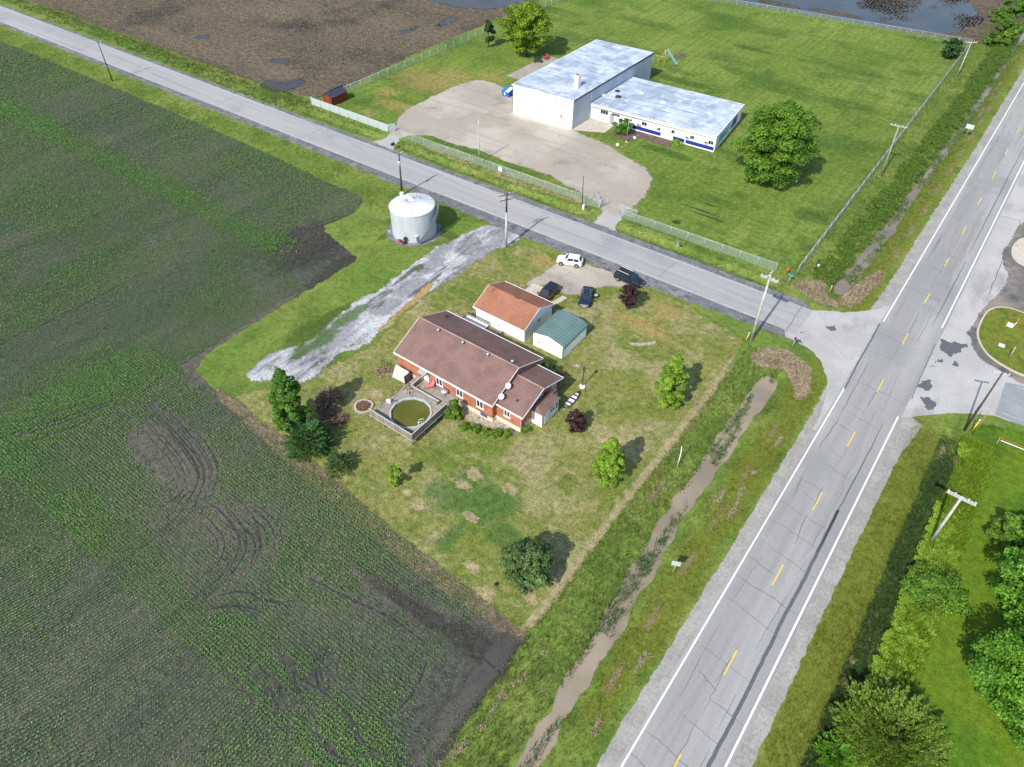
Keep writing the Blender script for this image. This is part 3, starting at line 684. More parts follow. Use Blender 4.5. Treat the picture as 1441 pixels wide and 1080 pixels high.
for j in range(3):
    a = a0+(0, np.pi, 1.2)[j]+RNG.normal(0, (.4, .4, 1.2)[j], k); dx, dy = np.cos(a), np.sin(a); w = size*.24
    V = np.empty((k, 4, 3)); z0 = .03
    V[:, 0] = np.stack([e, n, np.full(k, z0)], -1)
    V[:, 1] = np.stack([e+dx*size*.55-dy*w, n+dy*size*.55+dx*w, z0+size*.75], -1)
    V[:, 2] = np.stack([e+dx*size, n+dy*size, z0+size*.55], -1)
    V[:, 3] = np.stack([e+dx*size*.55+dy*w, n+dy*size*.55-dx*w, z0+size*.75], -1)
    Vs.append(V)
V = np.stack(Vs, 1).reshape(-1, 3)
M_seedling = leaf_mat('seedling_leaf', [(.045, .12, .030), (.07, .17, .04), (.115, .235, .055), (.22, .30, .10)], .25)
tag(arrmesh('crop_seedlings', V, np.arange(len(V)).reshape(-1, 4), M_seedling), kind='stuff')
print('maize plants', k)

# --- maize litter on the old stubble and in the crop: short pale stalks
def litter(name, poly, N, mat, smin, smax, mask=None, z=.03):
    x = np.array([q[0] for q in poly]); y = np.array([q[1] for q in poly])
    e = RNG.uniform(x.min(), x.max(), N); n = RNG.uniform(y.min(), y.max(), N)
    m = visible(e, n, 10) & inpoly(e, n, poly)
    for pp in PUDDLES: m &= ~inpoly(e, n, pp)
    e, n = e[m], n[m]
    if mask is not None: m = RNG.uniform(0, 1, len(e)) < mask(e, n); e, n = e[m], n[m]
    k = len(e); a = RNG.uniform(0, np.pi, k); L = RNG.uniform(smin, smax, k); w = L*.14; dx, dy = np.cos(a)*L, np.sin(a)*L; qx, qy = -np.sin(a)*w, np.cos(a)*w
    t = RNG.uniform(0, .12, k)
    V = np.empty((k, 4, 3)); zz = np.full(k, z)
    V[:, 0] = np.stack([e-dx+qx, n-dy+qy, zz], -1); V[:, 1] = np.stack([e-dx-qx, n-dy-qy, zz], -1)
    V[:, 2] = np.stack([e+dx-qx, n+dy-qy, zz+t], -1); V[:, 3] = np.stack([e+dx+qx, n+dy+qy, zz+t], -1)
    return tag(arrmesh(name, V.reshape(-1, 3), np.arange(k*4).reshape(-1, 4), mat), kind='stuff')
M_litter = leaf_mat('stalk_litter', [(.16, .12, .075), (.27, .21, .13), (.38, .31, .21)], 0., .8)
stub_poly = Q([(-60, -70), (36, 2), (78, 15), (136, 38), (178, 52), (230, 70), (300, 97), (361, 119), (400, 129), (437, 142), (488, 126), (600, 70), (720, 22), (770, -4), (800, -60)])
litter('stalk_litter', stub_poly, 420000, M_litter, .06, .19, lambda e, n: sstep(fbm(e*.06, n*.06, 33, 4), .34, .62)*.9)
litter('soil_crumb', crop, 420000, leaf_mat('soil_crumb', [(.014, .018, .015), (.03, .037, .028), (.055, .06, .042), (.13, .12, .075)], 0., .95), .05, .12, lambda e, n: .35+.5*fbm(e*.05, n*.09, 36, 3))
litter('stalk_litter', crop, 110000, M_litter, .04, .10, lambda e, n: .15+.7*sstep(fbm(e*.05, n*.09, 35, 4), .42, .62))

# stubble rows standing out of the flood water
fl_ = flood; xx = np.array([q[0] for q in fl_]); yy = np.array([q[1] for q in fl_])
ee = xx.min()+np.floor(RNG.uniform(0, (xx.max()-xx.min())/.9, 60000))*.9; nn_ = RNG.uniform(yy.min(), yy.max(), 60000)
mk = inpoly(ee, nn_, fl_) & visible(ee, nn_, 10) & (RNG.uniform(0, 1, 60000) < sstep(fbm(ee*.06+3, nn_*.06, 37, 4)+.008*(nn_-240), .52, .72)*.7); ee = ee[mk]+RNG.normal(0, .22, mk.sum()); nn_ = nn_[mk]; k = len(ee)
V = np.empty((k, 4, 3)); L_ = RNG.uniform(.15, .5, k)
for j, (s1, s2) in enumerate(((-1, 1), (-1, -1), (1, -1), (1, 1))): V[:, j] = np.stack([ee+s2*.09, nn_+s1*L_, np.full(k, .05)], -1)
tag(arrmesh('flooded_stubble', V.reshape(-1, 3), np.arange(k*4).reshape(-1, 4), leaf_mat('flooded_stubble', [(.03, .026, .022), (.07, .055, .04), (.16, .125, .085)], 0., .9)), kind='stuff')

# --- tall grass on the ditch banks and verges
def scatter(e0, e1, n0, n1, per_m2, mask):
    N = int((e1-e0)*(n1-n0)*per_m2); e = RNG.uniform(e0, e1, N); n = RNG.uniform(n0, n1, N)
    m = visible(e, n, 30); e, n = e[m], n[m]
    m = RNG.uniform(0, 1, len(e)) < mask(e, n); return e[m], n[m]
M_bank = leaf_mat('bank_grass', [(.04, .095, .018), (.075, .145, .025), (.12, .185, .035), (.18, .205, .055), (.25, .23, .11)], .3)
M_lime = leaf_mat('lime_grass', [(.09, .19, .012), (.15, .27, .016), (.23, .34, .025), (.32, .38, .06)], .3)
M_olive = leaf_mat('olive_grass', [(.10, .13, .014), (.135, .155, .018), (.17, .175, .024), (.21, .19, .04)], .3)
M_sedge = leaf_mat('ditch_sedge', [(.02, .05, .012), (.035, .08, .018), (.06, .125, .034), (.12, .15, .075)], .25)
M_reed = leaf_mat('water_grass', [(.06, .13, .035), (.10, .19, .05), (.17, .24, .09)], .3)
hgt = lambda e, n, lo, hi, s: lo+(hi-lo)*fbm(e*.5, n*.5, s, 3)
hz = lambda e, n: height(e, n)
e, n = scatter(-19.2, -13.4, 8, 84, 30, lambda e, n: (hz(e, n) > -.7)*(.45+.55*fbm(e*.6, n*.6, 61)))
blades('bank_grass', e, n, hz(e, n), hgt(e, n, .12, .55, 1), M_bank, 4, .16, .022)
e, n = scatter(-12.4, -7.2, 8, 82, 26, lambda e, n: (hz(e, n) > -.7)*(.35+.6*fbm(e*.6, n*.6, 62)))
blades('verge_grass', e, n, hz(e, n), hgt(e, n, .06, .35, 2), M_olive, 4, .14, .02)
e, n = scatter(-17, -10.6, 8, 82, 14, lambda e, n: (hz(e, n) <= -.5)*sstep(fbm(e*1.1, n*.14, 63, 3), .50, .58)*(np.abs(e+.25-np.interp(n, [10, 18, 28, 40, 53, 80], [-12., -12.15, -12.6, -13.3, -14.05, -14.0])) < .9))
blades('water_grass', e, n, np.full(len(e), -.67), hgt(e, n, .3, .7, 3), M_reed, 6, .3, .04)
e, n = scatter(-14.5, -9.5, 106, 250, 9, lambda e, n: (hz(e, n) <= -.5)*sstep(fbm(e*.8, n*.2, 83, 3), .46, .56))
blades('water_grass', e, n, np.full(len(e), -.68), hgt(e, n, .3, .8, 3), M_reed, 5, .25, .05)
e, n = scatter(4.45, 8.4, 18, 84, 26, lambda e, n: .4+.6*fbm(e*.6, n*.6, 64))
blades('verge_grass', e, n, hz(e, n), hgt(e, n, .08, .40, 4), M_olive, 4, .14, .02)
e, n = scatter(7.9, 10.5, 18, 85, 60, lambda e, n: (hz(e, n) < -.3)*(.5+.5*fbm(e*.8, n*.8, 65)))
blades('ditch_sedge', e, n, hz(e, n), hgt(e, n, .15, .6, 5), M_sedge, 5, .2, .035)
e, n = scatter(9.8, 14.8, 18, 84, 48, lambda e, n: (hz(e, n) > -.5)*sstep(fbm(e*.18, n*.16, 66), .24, .40)*(1-sstep(e, 12.6, 14.6)))
blades('lime_grass', e, n, hz(e, n), hgt(e, n, .25, .95, 6), M_lime, 6, .25, .04)
e, n = scatter(-21.5, -8.8, 101.5, 262, 8, lambda e, n: (hz(e, n) > -.6)*(.5+.5*fbm(e*.3, n*.3, 67)))
blades('verge_grass', e, n, hz(e, n), hgt(e, n, .15, .5, 7), M_bank, 4, .25, .04)
# yard tufts, verges of the side road
yp = Q(yard_px)
e, n = scatter(-82, -17, 27, 84, 9, lambda e, n: inpoly(e, n, yp)*sstep(fbm(e*.25, n*.25, 68), .34, .6))
M_yardtuft = leaf_mat('yard_tuft', [(.07, .12, .018), (.12, .155, .028), (.19, .19, .06), (.27, .24, .11)], .25)
blades('lawn_tufts', e, n, np.full(len(e), .015), hgt(e, n, .04, .14, 8), M_yardtuft, 3, .16, .025, 1.2)
sl_ = Q([(700, 120), (1000, 60), (1366, 66), (1121, 391), (876, 309), (920, 250)])
e, n = scatter(-130, -20, 104, 230, 1.6, lambda e, n: sstep(fbm(e*.15, n*.15, 73), .42, .62)*inpoly(e, n, sl_))
blades('lawn_tufts', e, n, np.full(len(e), .01), hgt(e, n, .06, .2, 14), leaf_mat('school_tuft', [(.05, .10, .015), (.09, .15, .02), (.15, .20, .04), (.21, .23, .07)], .25), 4, .4, .06, 1.2)
e, n = scatter(-240, -15, 99, 104, 7, lambda e, n: (n > 99.2+rline(e)+.3)*(n < 103.4)*(e < -20)*(.4+.6*fbm(e*.3, n*.3, 69))*(~((e > -111) & (e < -104)) & ~((e > -57.5) & (e < -49.5))))
blades('verge_grass', e, n, hz(e, n), hgt(e, n, .12, .40, 9), M_bank, 4, .22, .04)
e, n = scatter(-250, -86, 79, 89, 5, lambda e, n: (n < 88.6+rline(e))*(~inpoly(e, n, crop))*(.4+.6*fbm(e*.2, n*.6, 70)))
M_seed = leaf_mat('seeding_grass', [(.10, .185, .018), (.165, .24, .028), (.26, .285, .07), (.36, .34, .15)], .3)
blades('verge_grass', e, n, np.full(len(e), .0), hgt(e, n, .12, .45, 10), M_seed, 4, .25, .045)
e, n = scatter(-300, -125, 96.5, 112, 3.2, lambda e, n: (n > 99+rline(e))*(~inpoly(e, n, stub_poly))*(e < -133))
blades('verge_grass', e, n, np.full(len(e), .0), hgt(e, n, .2, .7, 11), M_bank, 4, .35, .06)
e, n = scatter(-95, -52, 30, 86, 8, lambda e, n: (~inpoly(e, n, crop))*(~inpoly(e, n, yp))*(~inpoly(e, n, Q([(640, 338), (690, 312), (745, 338), (655, 380), (505, 492), (425, 536), (350, 532), (376, 505), (450, 468), (520, 414), (588, 365)])))*((e+78.75)**2+(n-77.4)**2 > 25)*(n < 86)*sstep(fbm(e*.2, n*.2, 71), .3, .55))
tp_ = Q([(640, 338), (690, 318), (735, 338), (655, 378), (548, 455), (500, 492), (440, 536), (345, 534), (366, 506), (460, 458), (556, 392), (588, 367)])
e2, n2 = scatter(-80, -50, 30, 90, 16, lambda e, n: sstep(edge_dist(e, n, tp_), -.5, 0)*(1-sstep(edge_dist(e, n, tp_), .4, 2.6))*sstep(fbm(e*.35, n*.35, 75), .44, .56)); e = np.concatenate([e, e2]); n = np.concatenate([n, n2])
blades('verge_grass', e, n, np.full(len(e), .0), hgt(e, n, .06, .22, 12), M_seed, 3, .2, .03, 1.)
e, n = scatter(-130, -12, 222, 236, 4, lambda e, n: (np.abs(n-(231+.09*(e+27))) < 1.8+0*e)*1.)
blades('verge_grass', e, n, np.full(len(e), .0), hgt(e, n, .3, .7, 13), M_lime, 4, .3, .06)

# --- debris: maize stalks washed against the culverts, drift lines
def heap(name, poly, hgt_m, N, label, cat='debris', loose=.35):
    x = np.array([q[0] for q in poly]); y = np.array([q[1] for q in poly]); c = (x.mean(), y.mean())
    e = RNG.uniform(x.min(), x.max(), N); n = RNG.uniform(y.min(), y.max(), N)
    jp = jagged(poly, .35, .4, int(abs(c[0])*7) % 60, .8); m = inpoly(e, n, jp); e, n = e[m], n[m]; k = len(e)
    d = np.min([np.hypot(e-a, n-b) for a, b in jp], axis=0)
    z = np.maximum(height(e, n), -.62)+hgt_m*sstep(d, -.2, 1.6)*(.55+.7*fbm(e*.7, n*.7, 15, 3))*RNG.uniform(.35, 1, k)**.5
    a = RNG.uniform(0, np.pi, k); L = RNG.uniform(.12, .42, k); w = RNG.uniform(.02, .035, k)
    el = RNG.normal(0, .35, k); dx, dy, dz = np.cos(a)*np.cos(el)*L, np.sin(a)*np.cos(el)*L, np.sin(el)*L; qx, qy = -np.sin(a)*w, np.cos(a)*w
    V = np.empty((k, 4, 3)); 
    for i, (s1, s2) in enumerate(((-1, 1), (-1, -1), (1, -1), (1, 1))):
        V[:, i] = np.stack([e+s1*dx+s2*qx-c[0], n+s1*dy+s2*qy-c[1], z+s1*dz+.03], -1)
    o = arrmesh(name, V.reshape(-1, 3), np.arange(k*4).reshape(-1, 4), M_stalks, loc=(c[0], c[1], 0))
    spatch('debris_bed', [(p[0], p[1]) for p in poly], .03, M_straw, .7, .8, .4, .25) if hgt_m > .5 else None
    return tag(o, label, cat)
M_stalks = leaf_mat('dead_stalks', [(.10, .075, .045), (.205, .155, .095), (.31, .245, .155), (.41, .34, .23)], 0., .85)
heap('debris_pile', Q([(1060, 498), (1080, 490), (1102, 492), (1124, 505), (1138, 516), (1140, 535), (1136, 556), (1122, 566), (1118, 545), (1105, 520), (1085, 518), (1060, 514)]), .7, 9000, 'curved bank of brown maize stalks washed up at the head of the muddy ditch')
heap('debris_pile', Q([(1117, 403), (1130, 396), (1150, 396), (1158, 390), (1162, 404), (1160, 418), (1175, 425), (1184, 430), (1175, 433), (1150, 425), (1128, 412)]), .55, 4500, 'brown maize stalk heap on the grass below the end of the straight pale fence')
heap('debris_pile', Q([(1178, 426), (1190, 412), (1210, 397), (1240, 382), (1238, 396), (1222, 412), (1208, 428), (1192, 434)]), .75, 7000, 'long wedge of washed up maize stalks on the highway side of the creek end')
drifts = [[(612, 1078), (640, 1060), (690, 1010), (700, 985), (735, 955), (765, 918)], [(1100, 615), (1078, 650), (1058, 668)], [(1045, 685), (1035, 715), (1002, 760)], [(1000, 765), (985, 780)], [(955, 815), (950, 800)], [(930, 890), (900, 935), (880, 955)], [(872, 965), (845, 1010), (835, 1035)], [(1020, 690), (1008, 708)], [(975, 640), (950, 660)], [(948, 662), (915, 705)], [(900, 725), (895, 742)], [(1310, 232), (1290, 262), (1262, 320)], [(1330, 200), (1326, 212)], [(1420, 100), (1400, 130), (1360, 190)], [(975, 560), (990, 590)], [(1215, 905), (1190, 960)], [(1330, 625), (1325, 640)]]
Vs = []
for i, pl in enumerate(drifts):
    w = dens(Q(pl), .12); k = len(w)*4
    b = np.array(w)[RNG.integers(0, len(w), k)]
    on = fbm(b[:, 0]*.45, b[:, 1]*.45, 80+i, 3) > .53; b = b[on]; k = len(b)
    if not k: continue
    e = b[:, 0]+RNG.normal(0, .16, k); n = b[:, 1]+RNG.normal(0, .16, k); z = height(e, n)+RNG.uniform(.08, .2, k)
    a = RNG.uniform(0, np.pi, k); L = RNG.uniform(.06, .2, k); dx, dy = np.cos(a)*L, np.sin(a)*L; qx, qy = -np.sin(a)*.025, np.cos(a)*.025
    V = np.empty((k, 4, 3))
    for j, (s1, s2) in enumerate(((-1, 1), (-1, -1), (1, -1), (1, 1))): V[:, j] = np.stack([e+s1*dx+s2*qx, n+s1*dy+s2*qy, z+s1*.03], -1)
    Vs.append(V.reshape(-1, 3))
V = np.concatenate(Vs); tag(arrmesh('drift_straw', V, np.arange(len(V)).reshape(-1, 4), leaf_mat('drift_straw', [(.14, .10, .07), (.25, .19, .13), (.36, .29, .21)], 0., .85)), kind='stuff')

# --- trees
M_bark = plain('bark', (.11, .085, .065), .9, .1, 0., .3, 6.)
def leaves(cent, rad, N, size, up=.5, rng=RNG, inner=.35, aspect=.55, droop=0.):
    """leaf quads spread through clumps; returns vertex array (N*4,3)"""
    cent = np.asarray(cent); rad = np.asarray(rad)
    wts = rad**2; wts = wts/wts.sum(); ci = rng.choice(len(cent), N, p=wts)
    d = rng.normal(0, 1, (N, 3)); d /= np.linalg.norm(d, axis=1)[:, None]
    d[:, 2] = np.where(d[:, 2] < -.3, -d[:, 2]*.6, d[:, 2])
    r = rng.uniform(inner, 1, N)**.5*rad[ci]
    c = cent[ci]+d*r[:, None]*np.array([1, 1, .8]); c[:, 2] = np.maximum(c[:, 2], .05)
    nr = d*(1-up)+np.array([0, 0, up])+rng.normal(0, .35, (N, 3)); nr /= np.linalg.norm(nr, axis=1)[:, None]
    t = np.cross(nr, rng.normal(0, 1, (N, 3))); t /= np.linalg.norm(t, axis=1)[:, None]
    b = np.cross(nr, t); s = size*rng.uniform(.65, 1.35, N)[:, None]
    V = np.empty((N, 4, 3)); dr = np.array([0, 0, -droop])
    V[:, 0] = c-t*s; V[:, 1] = c+b*s*aspect; V[:, 2] = c+t*s+dr*s; V[:, 3] = c-b*s*aspect
    leaves.tone = np.repeat(rng.normal(0, .17, len(cent))[ci].clip(-.38, .38), 4)
    return V.reshape(-1, 3)
def clumps(kind, h, r, k, z0, rng, cs=1., lobe=1.):
    out = []; rr = []; ph = rng.uniform(0, 6.28)
    while len(out) < k:
        t = rng.uniform(0, 1); a_ = rng.uniform(0, 2*math.pi)
        if kind == 'ovate': prof = math.sin(math.pi*min(1, (t*.86+.14)))**.75*(1-.25*t)
        elif kind == 'round': prof = math.sqrt(max(0, 1-(2*t-1)**2))*.98+.05
        elif kind == 'cone': prof = (1-t)**.85+.04
        elif kind == 'dome': prof = math.sqrt(max(0, 1-t*t))
        else: prof = (.45+.5*math.sin(math.pi*t))
        q = prof*r; lob = 1+lobe*(.26*math.sin(3*a_+ph)*math.sin(2.3*t*3+ph)+.16*math.sin(5*a_+2*ph+4*t)); q *= lob
        rad = q*math.sqrt(rng.uniform(.2, 1)) if rng.uniform() < .75 else q*rng.uniform(0, .6)
        a = a_; cr = cs*r*rng.uniform(.26, .42)*(.7+.3*prof)
        out.append((rad*math.cos(a)*.92, rad*math.sin(a)*.92, z0+t*(h-z0-cr*.3))); rr.append(cr)
    return np.array(out), np.array(rr)
def tree(name, label, cat, loc, h, r, kind, mat, N, size, z0=.8, k=40, seed=1, group=None, limbs=7, tr=None, up=.5, gap=0., aspect=.55, droop=0., inner=.35, cs=1., lobe=1.):
    rng = np.random.default_rng(seed); t = thing(name, label, cat, (loc[0], loc[1], float(min(0, height(loc[0], loc[1])))), 0, group)
    c, rr = clumps(kind, h, r, k, z0, rng, cs, lobe); rr = rr*(1-gap)
    V = leaves(c, rr, N, size, up, rng, inner, aspect, droop)
    cw = arrmesh('crown', V, np.arange(len(V)).reshape(-1, 4), mat, t); cw.data.attributes.new('tone', 'FLOAT', 'POINT').data.foreach_set('value', leaves.tone.astype(np.float32))
    mb = MB(); tr = tr or max(.05, h*.018)
    mb.tube([(0, 0, -.1), (rng.uniform(-.1, .1), rng.uniform(-.1, .1), h*.35), (rng.uniform(-.15, .15), rng.uniform(-.15, .15), h*.85)], [tr*1.25, tr*.9, tr*.25], 8)
    for i in rng.permutation(len(c))[:limbs]:
        p = c[i]; zz = min(h*.8, max(.25, p[2]*.55)); mb.tube([(0, 0, zz), (p[0]*.55, p[1]*.55, zz+(p[2]-zz)*.6), (p[0], p[1], p[2])], [tr*.5, tr*.3, tr*.12], 5)
    obj('trunk', mb, M_bark, t)
    return t
def spray_tree(name, label, cat, loc, h, r, mat, ns, per, size, seed, elev=(.15, .9), group=None):
    """feathery conifer: sprays of small scales along branches that lean outwards"""
    rng = np.random.default_rng(seed); t = thing(name, label, cat, (loc[0], loc[1], float(min(0, height(*loc)))), 0, group); out = []; mb = MB()
    for i in range(ns):
        a = rng.uniform(0, 6.283); q = math.sqrt(rng.uniform(.02, 1)); el = elev[0]+(elev[1]-elev[0])*(1-q)*rng.uniform(.7, 1.3)
        b = np.array([q*r*.62*math.cos(a), q*r*.62*math.sin(a), h*(1-q*q)*.62*rng.uniform(.5, 1.)+.15])
        d = np.array([math.cos(a+(da := rng.normal(0, .75)))*math.cos(el), math.sin(a+da)*math.cos(el), math.sin(el)+.1]); d /= np.linalg.norm(d); L_ = r*.42*rng.uniform(.7, 1.25)
        f = rng.uniform(0, 1, per); sd = np.cross(d, [0, 0, 1.]); sd /= np.linalg.norm(sd); up_ = np.cross(sd, d)
        w = .16*L_*(1-f)+.04; c = b+d*(f*L_)[:, None]+sd*(rng.normal(0, 1, per)*w)[:, None]+up_*(rng.normal(0, .5, per)*w)[:, None]; c[:, 2] = np.maximum(c[:, 2], .06)
        ax = d+sd*rng.normal(0, .45, per)[:, None]+up_*rng.normal(.1, .3, per)[:, None]; ax /= np.linalg.norm(ax, axis=1)[:, None]
        nb = np.cross(ax, up_+rng.normal(0, .5, (per, 3))); nb /= np.linalg.norm(nb, axis=1)[:, None]; s = size*rng.uniform(.6, 1.4, per)[:, None]
        V = np.empty((per, 4, 3)); V[:, 0] = c-ax*s*.6; V[:, 1] = c+nb*s*.3; V[:, 2] = c+ax*s; V[:, 3] = c-nb*s*.3; out.append(V.reshape(-1, 3))
        if i % 6 == 0: mb.tube([(0, 0, .1), tuple(b*.8), tuple(b+d*L_*.5)], [.06, .03, .012], 5)
    V = np.concatenate(out); arrmesh('crown', V, np.arange(len(V)).reshape(-1, 4), mat, t); mb.tube([(0, 0, -.1), (0, 0, h*.6)], [.14, .05], 7); obj('trunk', mb, M_bark, t); return t
L = leaf_mat
ML_bright = L('leaf_bright', [(.09, .19, .014), (.13, .26, .02), (.20, .32, .03), (.28, .37, .05)], .3)
ML_maple = L('leaf_green', [(.035, .10, .012), (.06, .155, .016), (.095, .205, .022), (.145, .26, .03)], .3)
ML_mid = L('leaf_mid', [(.048, .12, .013), (.085, .19, .018), (.13, .25, .024), (.19, .31, .034)], .3)
ML_yellow = L('leaf_yellow', [(.08, .16, .01), (.14, .25, .013), (.21, .32, .018), (.30, .40, .03)], .3)
ML_dark = L('leaf_dark', [(.014, .042, .012), (.025, .065, .016), (.04, .09, .022)], .15)
ML_sage = L('leaf_sage', [(.034, .08, .02), (.06, .12, .03), (.095, .155, .045), (.14, .19, .06)], .2)
ML_blue = L('needle_blue', [(.028, .085, .034), (.055, .14, .04), (.085, .19, .05), (.12, .235, .06)], .25)
ML_pale = L('needle_pale', [(.05, .11, .03), (.08, .16, .04), (.12, .20, .06)], .25)
ML_plum = L('leaf_plum', [(.018, .010, .014), (.032, .015, .019), (.055, .022, .025), (.09, .04, .035)], .15)
ML_juniper = L('juniper', [(.085, .165, .018), (.14, .24, .026), (.20, .30, .04), (.29, .36, .07)], .35)
ML_vivid = L('leaf_vivid', [(.04, .13, .010), (.075, .21, .015), (.13, .30, .022), (.21, .38, .04)], .3)
gy = 'young broadleaf trees on the house lawn'
tree('broadleaf_tree', 'tall deep green tree at the tip of the grey gravel track', 'tree', P(417, 606), 10.8, 2.7, 'ovate', ML_maple, 22000, .15, .4, 210, 21, cs=.55, lobe=.4)
spray_tree('conifer_tree', 'wide bluish green conifer beside the brush pile', 'tree', P(437, 630), 5.6, 3.3, ML_blue, 240, 80, .15, 22, (.0, .9))
spray_tree('conifer_tree', 'small wispy pale green pine at the field edge', 'tree', P(478, 662), 4.6, 1.9, ML_pale, 90, 46, .13, 23, (.1, 1.1))
tree('sapling_tree', 'thin sparse sapling with a bare dark stem', 'tree', P(556, 686), 4.2, 1.05, 'column', ML_bright, 900, .16, .6, 18, 24, aspect=.6, gap=.2, tr=.06)
tree('broadleaf_tree', 'bright green lawn tree standing furthest from the house towards the road junction', 'tree', P(939, 571), 9.2, 2.2, 'ovate', ML_bright, 17000, .14, .3, 190, 25, cs=.55, lobe=.35)
tree('broadleaf_tree', 'bright green lawn tree beside the bent white marker post', 'tree', P(853, 681), 8.3, 2.05, 'ovate', ML_bright, 16000, .14, .3, 180, 26, cs=.55, lobe=.35)
tree('plum_shrub', 'dark purple shrub tree beside the canoe', 'tree', P(809, 606), 3.8, 1.35, 'ovate', ML_plum, 5200, .12, .3, 80, 27, cs=.6, lobe=.4)
tree('plum_tree', 'dark purple tree beside the black vehicle', 'tree', P(883, 435), 4.4, 1.75, 'round', ML_plum, 6000, .13, .8, 90, 28, cs=.6, lobe=.5)
tree('broadleaf_tree', 'dark round spreading tree at the south corner of the lawn', 'tree', P(742, 816), 5.6, 2.75, 'round', ML_sage, 16000, .14, .3, 200, 29, cs=.6, lobe=.7)
tree('broadleaf_tree', 'huge dense green tree beside the striped low wing', 'tree', P(1078, 258), 15.2, 6.5, 'round', ML_mid, 56000, .22, .8, 230, 30, cs=.72, limbs=14)
tree('broadleaf_tree', 'large yellow green tree behind the tall white hall', 'tree', P(741, 80), 12.6, 6.0, 'round', ML_yellow, 36000, .22, 1.6, 180, 31, cs=.7, limbs=12)
tree('conifer_tree', 'small dark tree on a bare stem by the far field fence', 'tree', P(687, 67), 6.6, 2.3, 'ovate', ML_dark, 3600, .24, 1.6, 26, 32, gap=.1)
tree('juniper_tree', 'round dark juniper in the far corner of the school lawn', 'tree', P(1334, 81), 4.6, 2.5, 'round', ML_dark, 4000, .22, .3, 30, 33, gap=.05)
tree('clipped_shrub', 'rounded green shrub beside the patio of the white school', 'shrub', P(877, 189), 3.3, 1.75, 'round', ML_maple, 3600, .17, .2, 34, 34)
tree('broadleaf_shrub', 'leafy shrub between pool deck and brick wall', 'shrub', P(640, 588), 3.3, 1.35, 'ovate', ML_mid, 3400, .13, .2, 30, 35)
for i, (px, py, h, r, lab) in enumerate(((668, 607, .9, .9, 'low bright shrub below the middle basement window'), (654, 603, .7, .8, 'low weedy shrub at the foot of the pool deck corner'), (684, 611, .8, .8, 'low weedy shrub in front of the blue basement hatch'), (699, 613, 1.0, .9, 'low bushy shrub before the brick wing window'), (715, 613, .9, .8, 'low shrub just left of the wing corner downpipe'), (742, 607, .8, .7, 'low shrub between wing corner and white porch'))):
    tree('low_shrub', lab, 'shrub', P(px, py), h, r, 'dome', ML_mid, 700, .11, .05, 14, 40+i, 'shrubs along the house foundation', limbs=3)
for i, (px, py, h, r) in enumerate(((778, 541, 2.6, 1.3), (772, 530, 2.2, 1.2))):
    tree('broadleaf_shrub', ('dark shrub by the north corner of the brick wing', 'dark shrub behind the brick wing roof edge')[i], 'shrub', P(px, py), h, r, 'round', ML_dark, 1500, .13, .1, 22, 50+i)
# trees beyond the highway
tree('broadleaf_tree', 'large vivid green tree at the right edge, upper of two', 'tree', (21.6, 62.0), 9.5, 5.2, 'round', ML_vivid, 44000, .155, .3, 170, 61, gap=.1, cs=.75)
tree('broadleaf_tree', 'large vivid green tree at the right edge, lower of two', 'tree', (22.6, 51.0), 9.0, 5.2, 'round', ML_vivid, 44000, .155, .3, 170, 62, gap=.1, cs=.75)
tree('broadleaf_shrub', 'dark green leafy sapling just below the double arm pole', 'tree', P(1404, 762), 4.2, 2.2, 'round', ML_mid, 3200, .17, .3, 30, 63, gap=.1)
tree('broadleaf_shrub', 'tree branch tip reaching in at the right edge by the rail barrier', 'tree', (19.6, 84.4), 5., 2.0, 'round', ML_mid, 2600, .17, .3, 26, 64)
tree('broadleaf_shrub', 'sprawling dark bush beside the lime green grass', 'shrub', P(1310, 838), 2.2, 3.4, 'dome', ML_mid, 9000, .13, .1, 90, 65, gap=.25)
tree('broadleaf_tree', 'bright green tree half out of the right frame edge above the two large trees', 'tree', (20.6, 69.5), 6.5, 2.9, 'round', ML_vivid, 9000, .17, .4, 60, 68, gap=.15)
spray_tree('juniper_shrub', 'huge spreading olive juniper at the bottom right', 'shrub', P(1248, 1040), 4.6, 5.3, ML_juniper, 420, 90, .15, 66, (.1, 1.3))
spray_tree('juniper_shrub', 'small lime green juniper at the edge of the dark swale', 'shrub', P(1178, 1062), 2.0, 2.1, ML_vivid, 90, 70, .15, 67)
hg = 'trees and bushes along the creek hedge'
for i, (px, py, h, r, m, lab) in enumerate(((1428, 22, 7.5, 4.2, ML_maple, 'tall dark tree at the top right frame corner'), (1402, 30, 4.5, 2.6, ML_mid, 'round mid green bush beside the flooded field'), (1412, 48, 5., 3., ML_maple, 'dark bush leaning over the narrow creek below the tall corner tree'), (1392, 64, 3.4, 2.6, ML_maple, 'low dark bush behind the far double arm pole'), (1404, 66, 3.6, 2.4, ML_mid, 'middle sized bush on the creek bank'), (1418, 62, 4.4, 2.2, ML_mid, 'slim bush nearest the creek water'))):
    tree('hedge_tree', lab, 'bush', P(px, py), h, r, 'round', m, int(1500*r*r/3), .26, .2, 30, 70+i, hg, gap=.1, cs=.75)
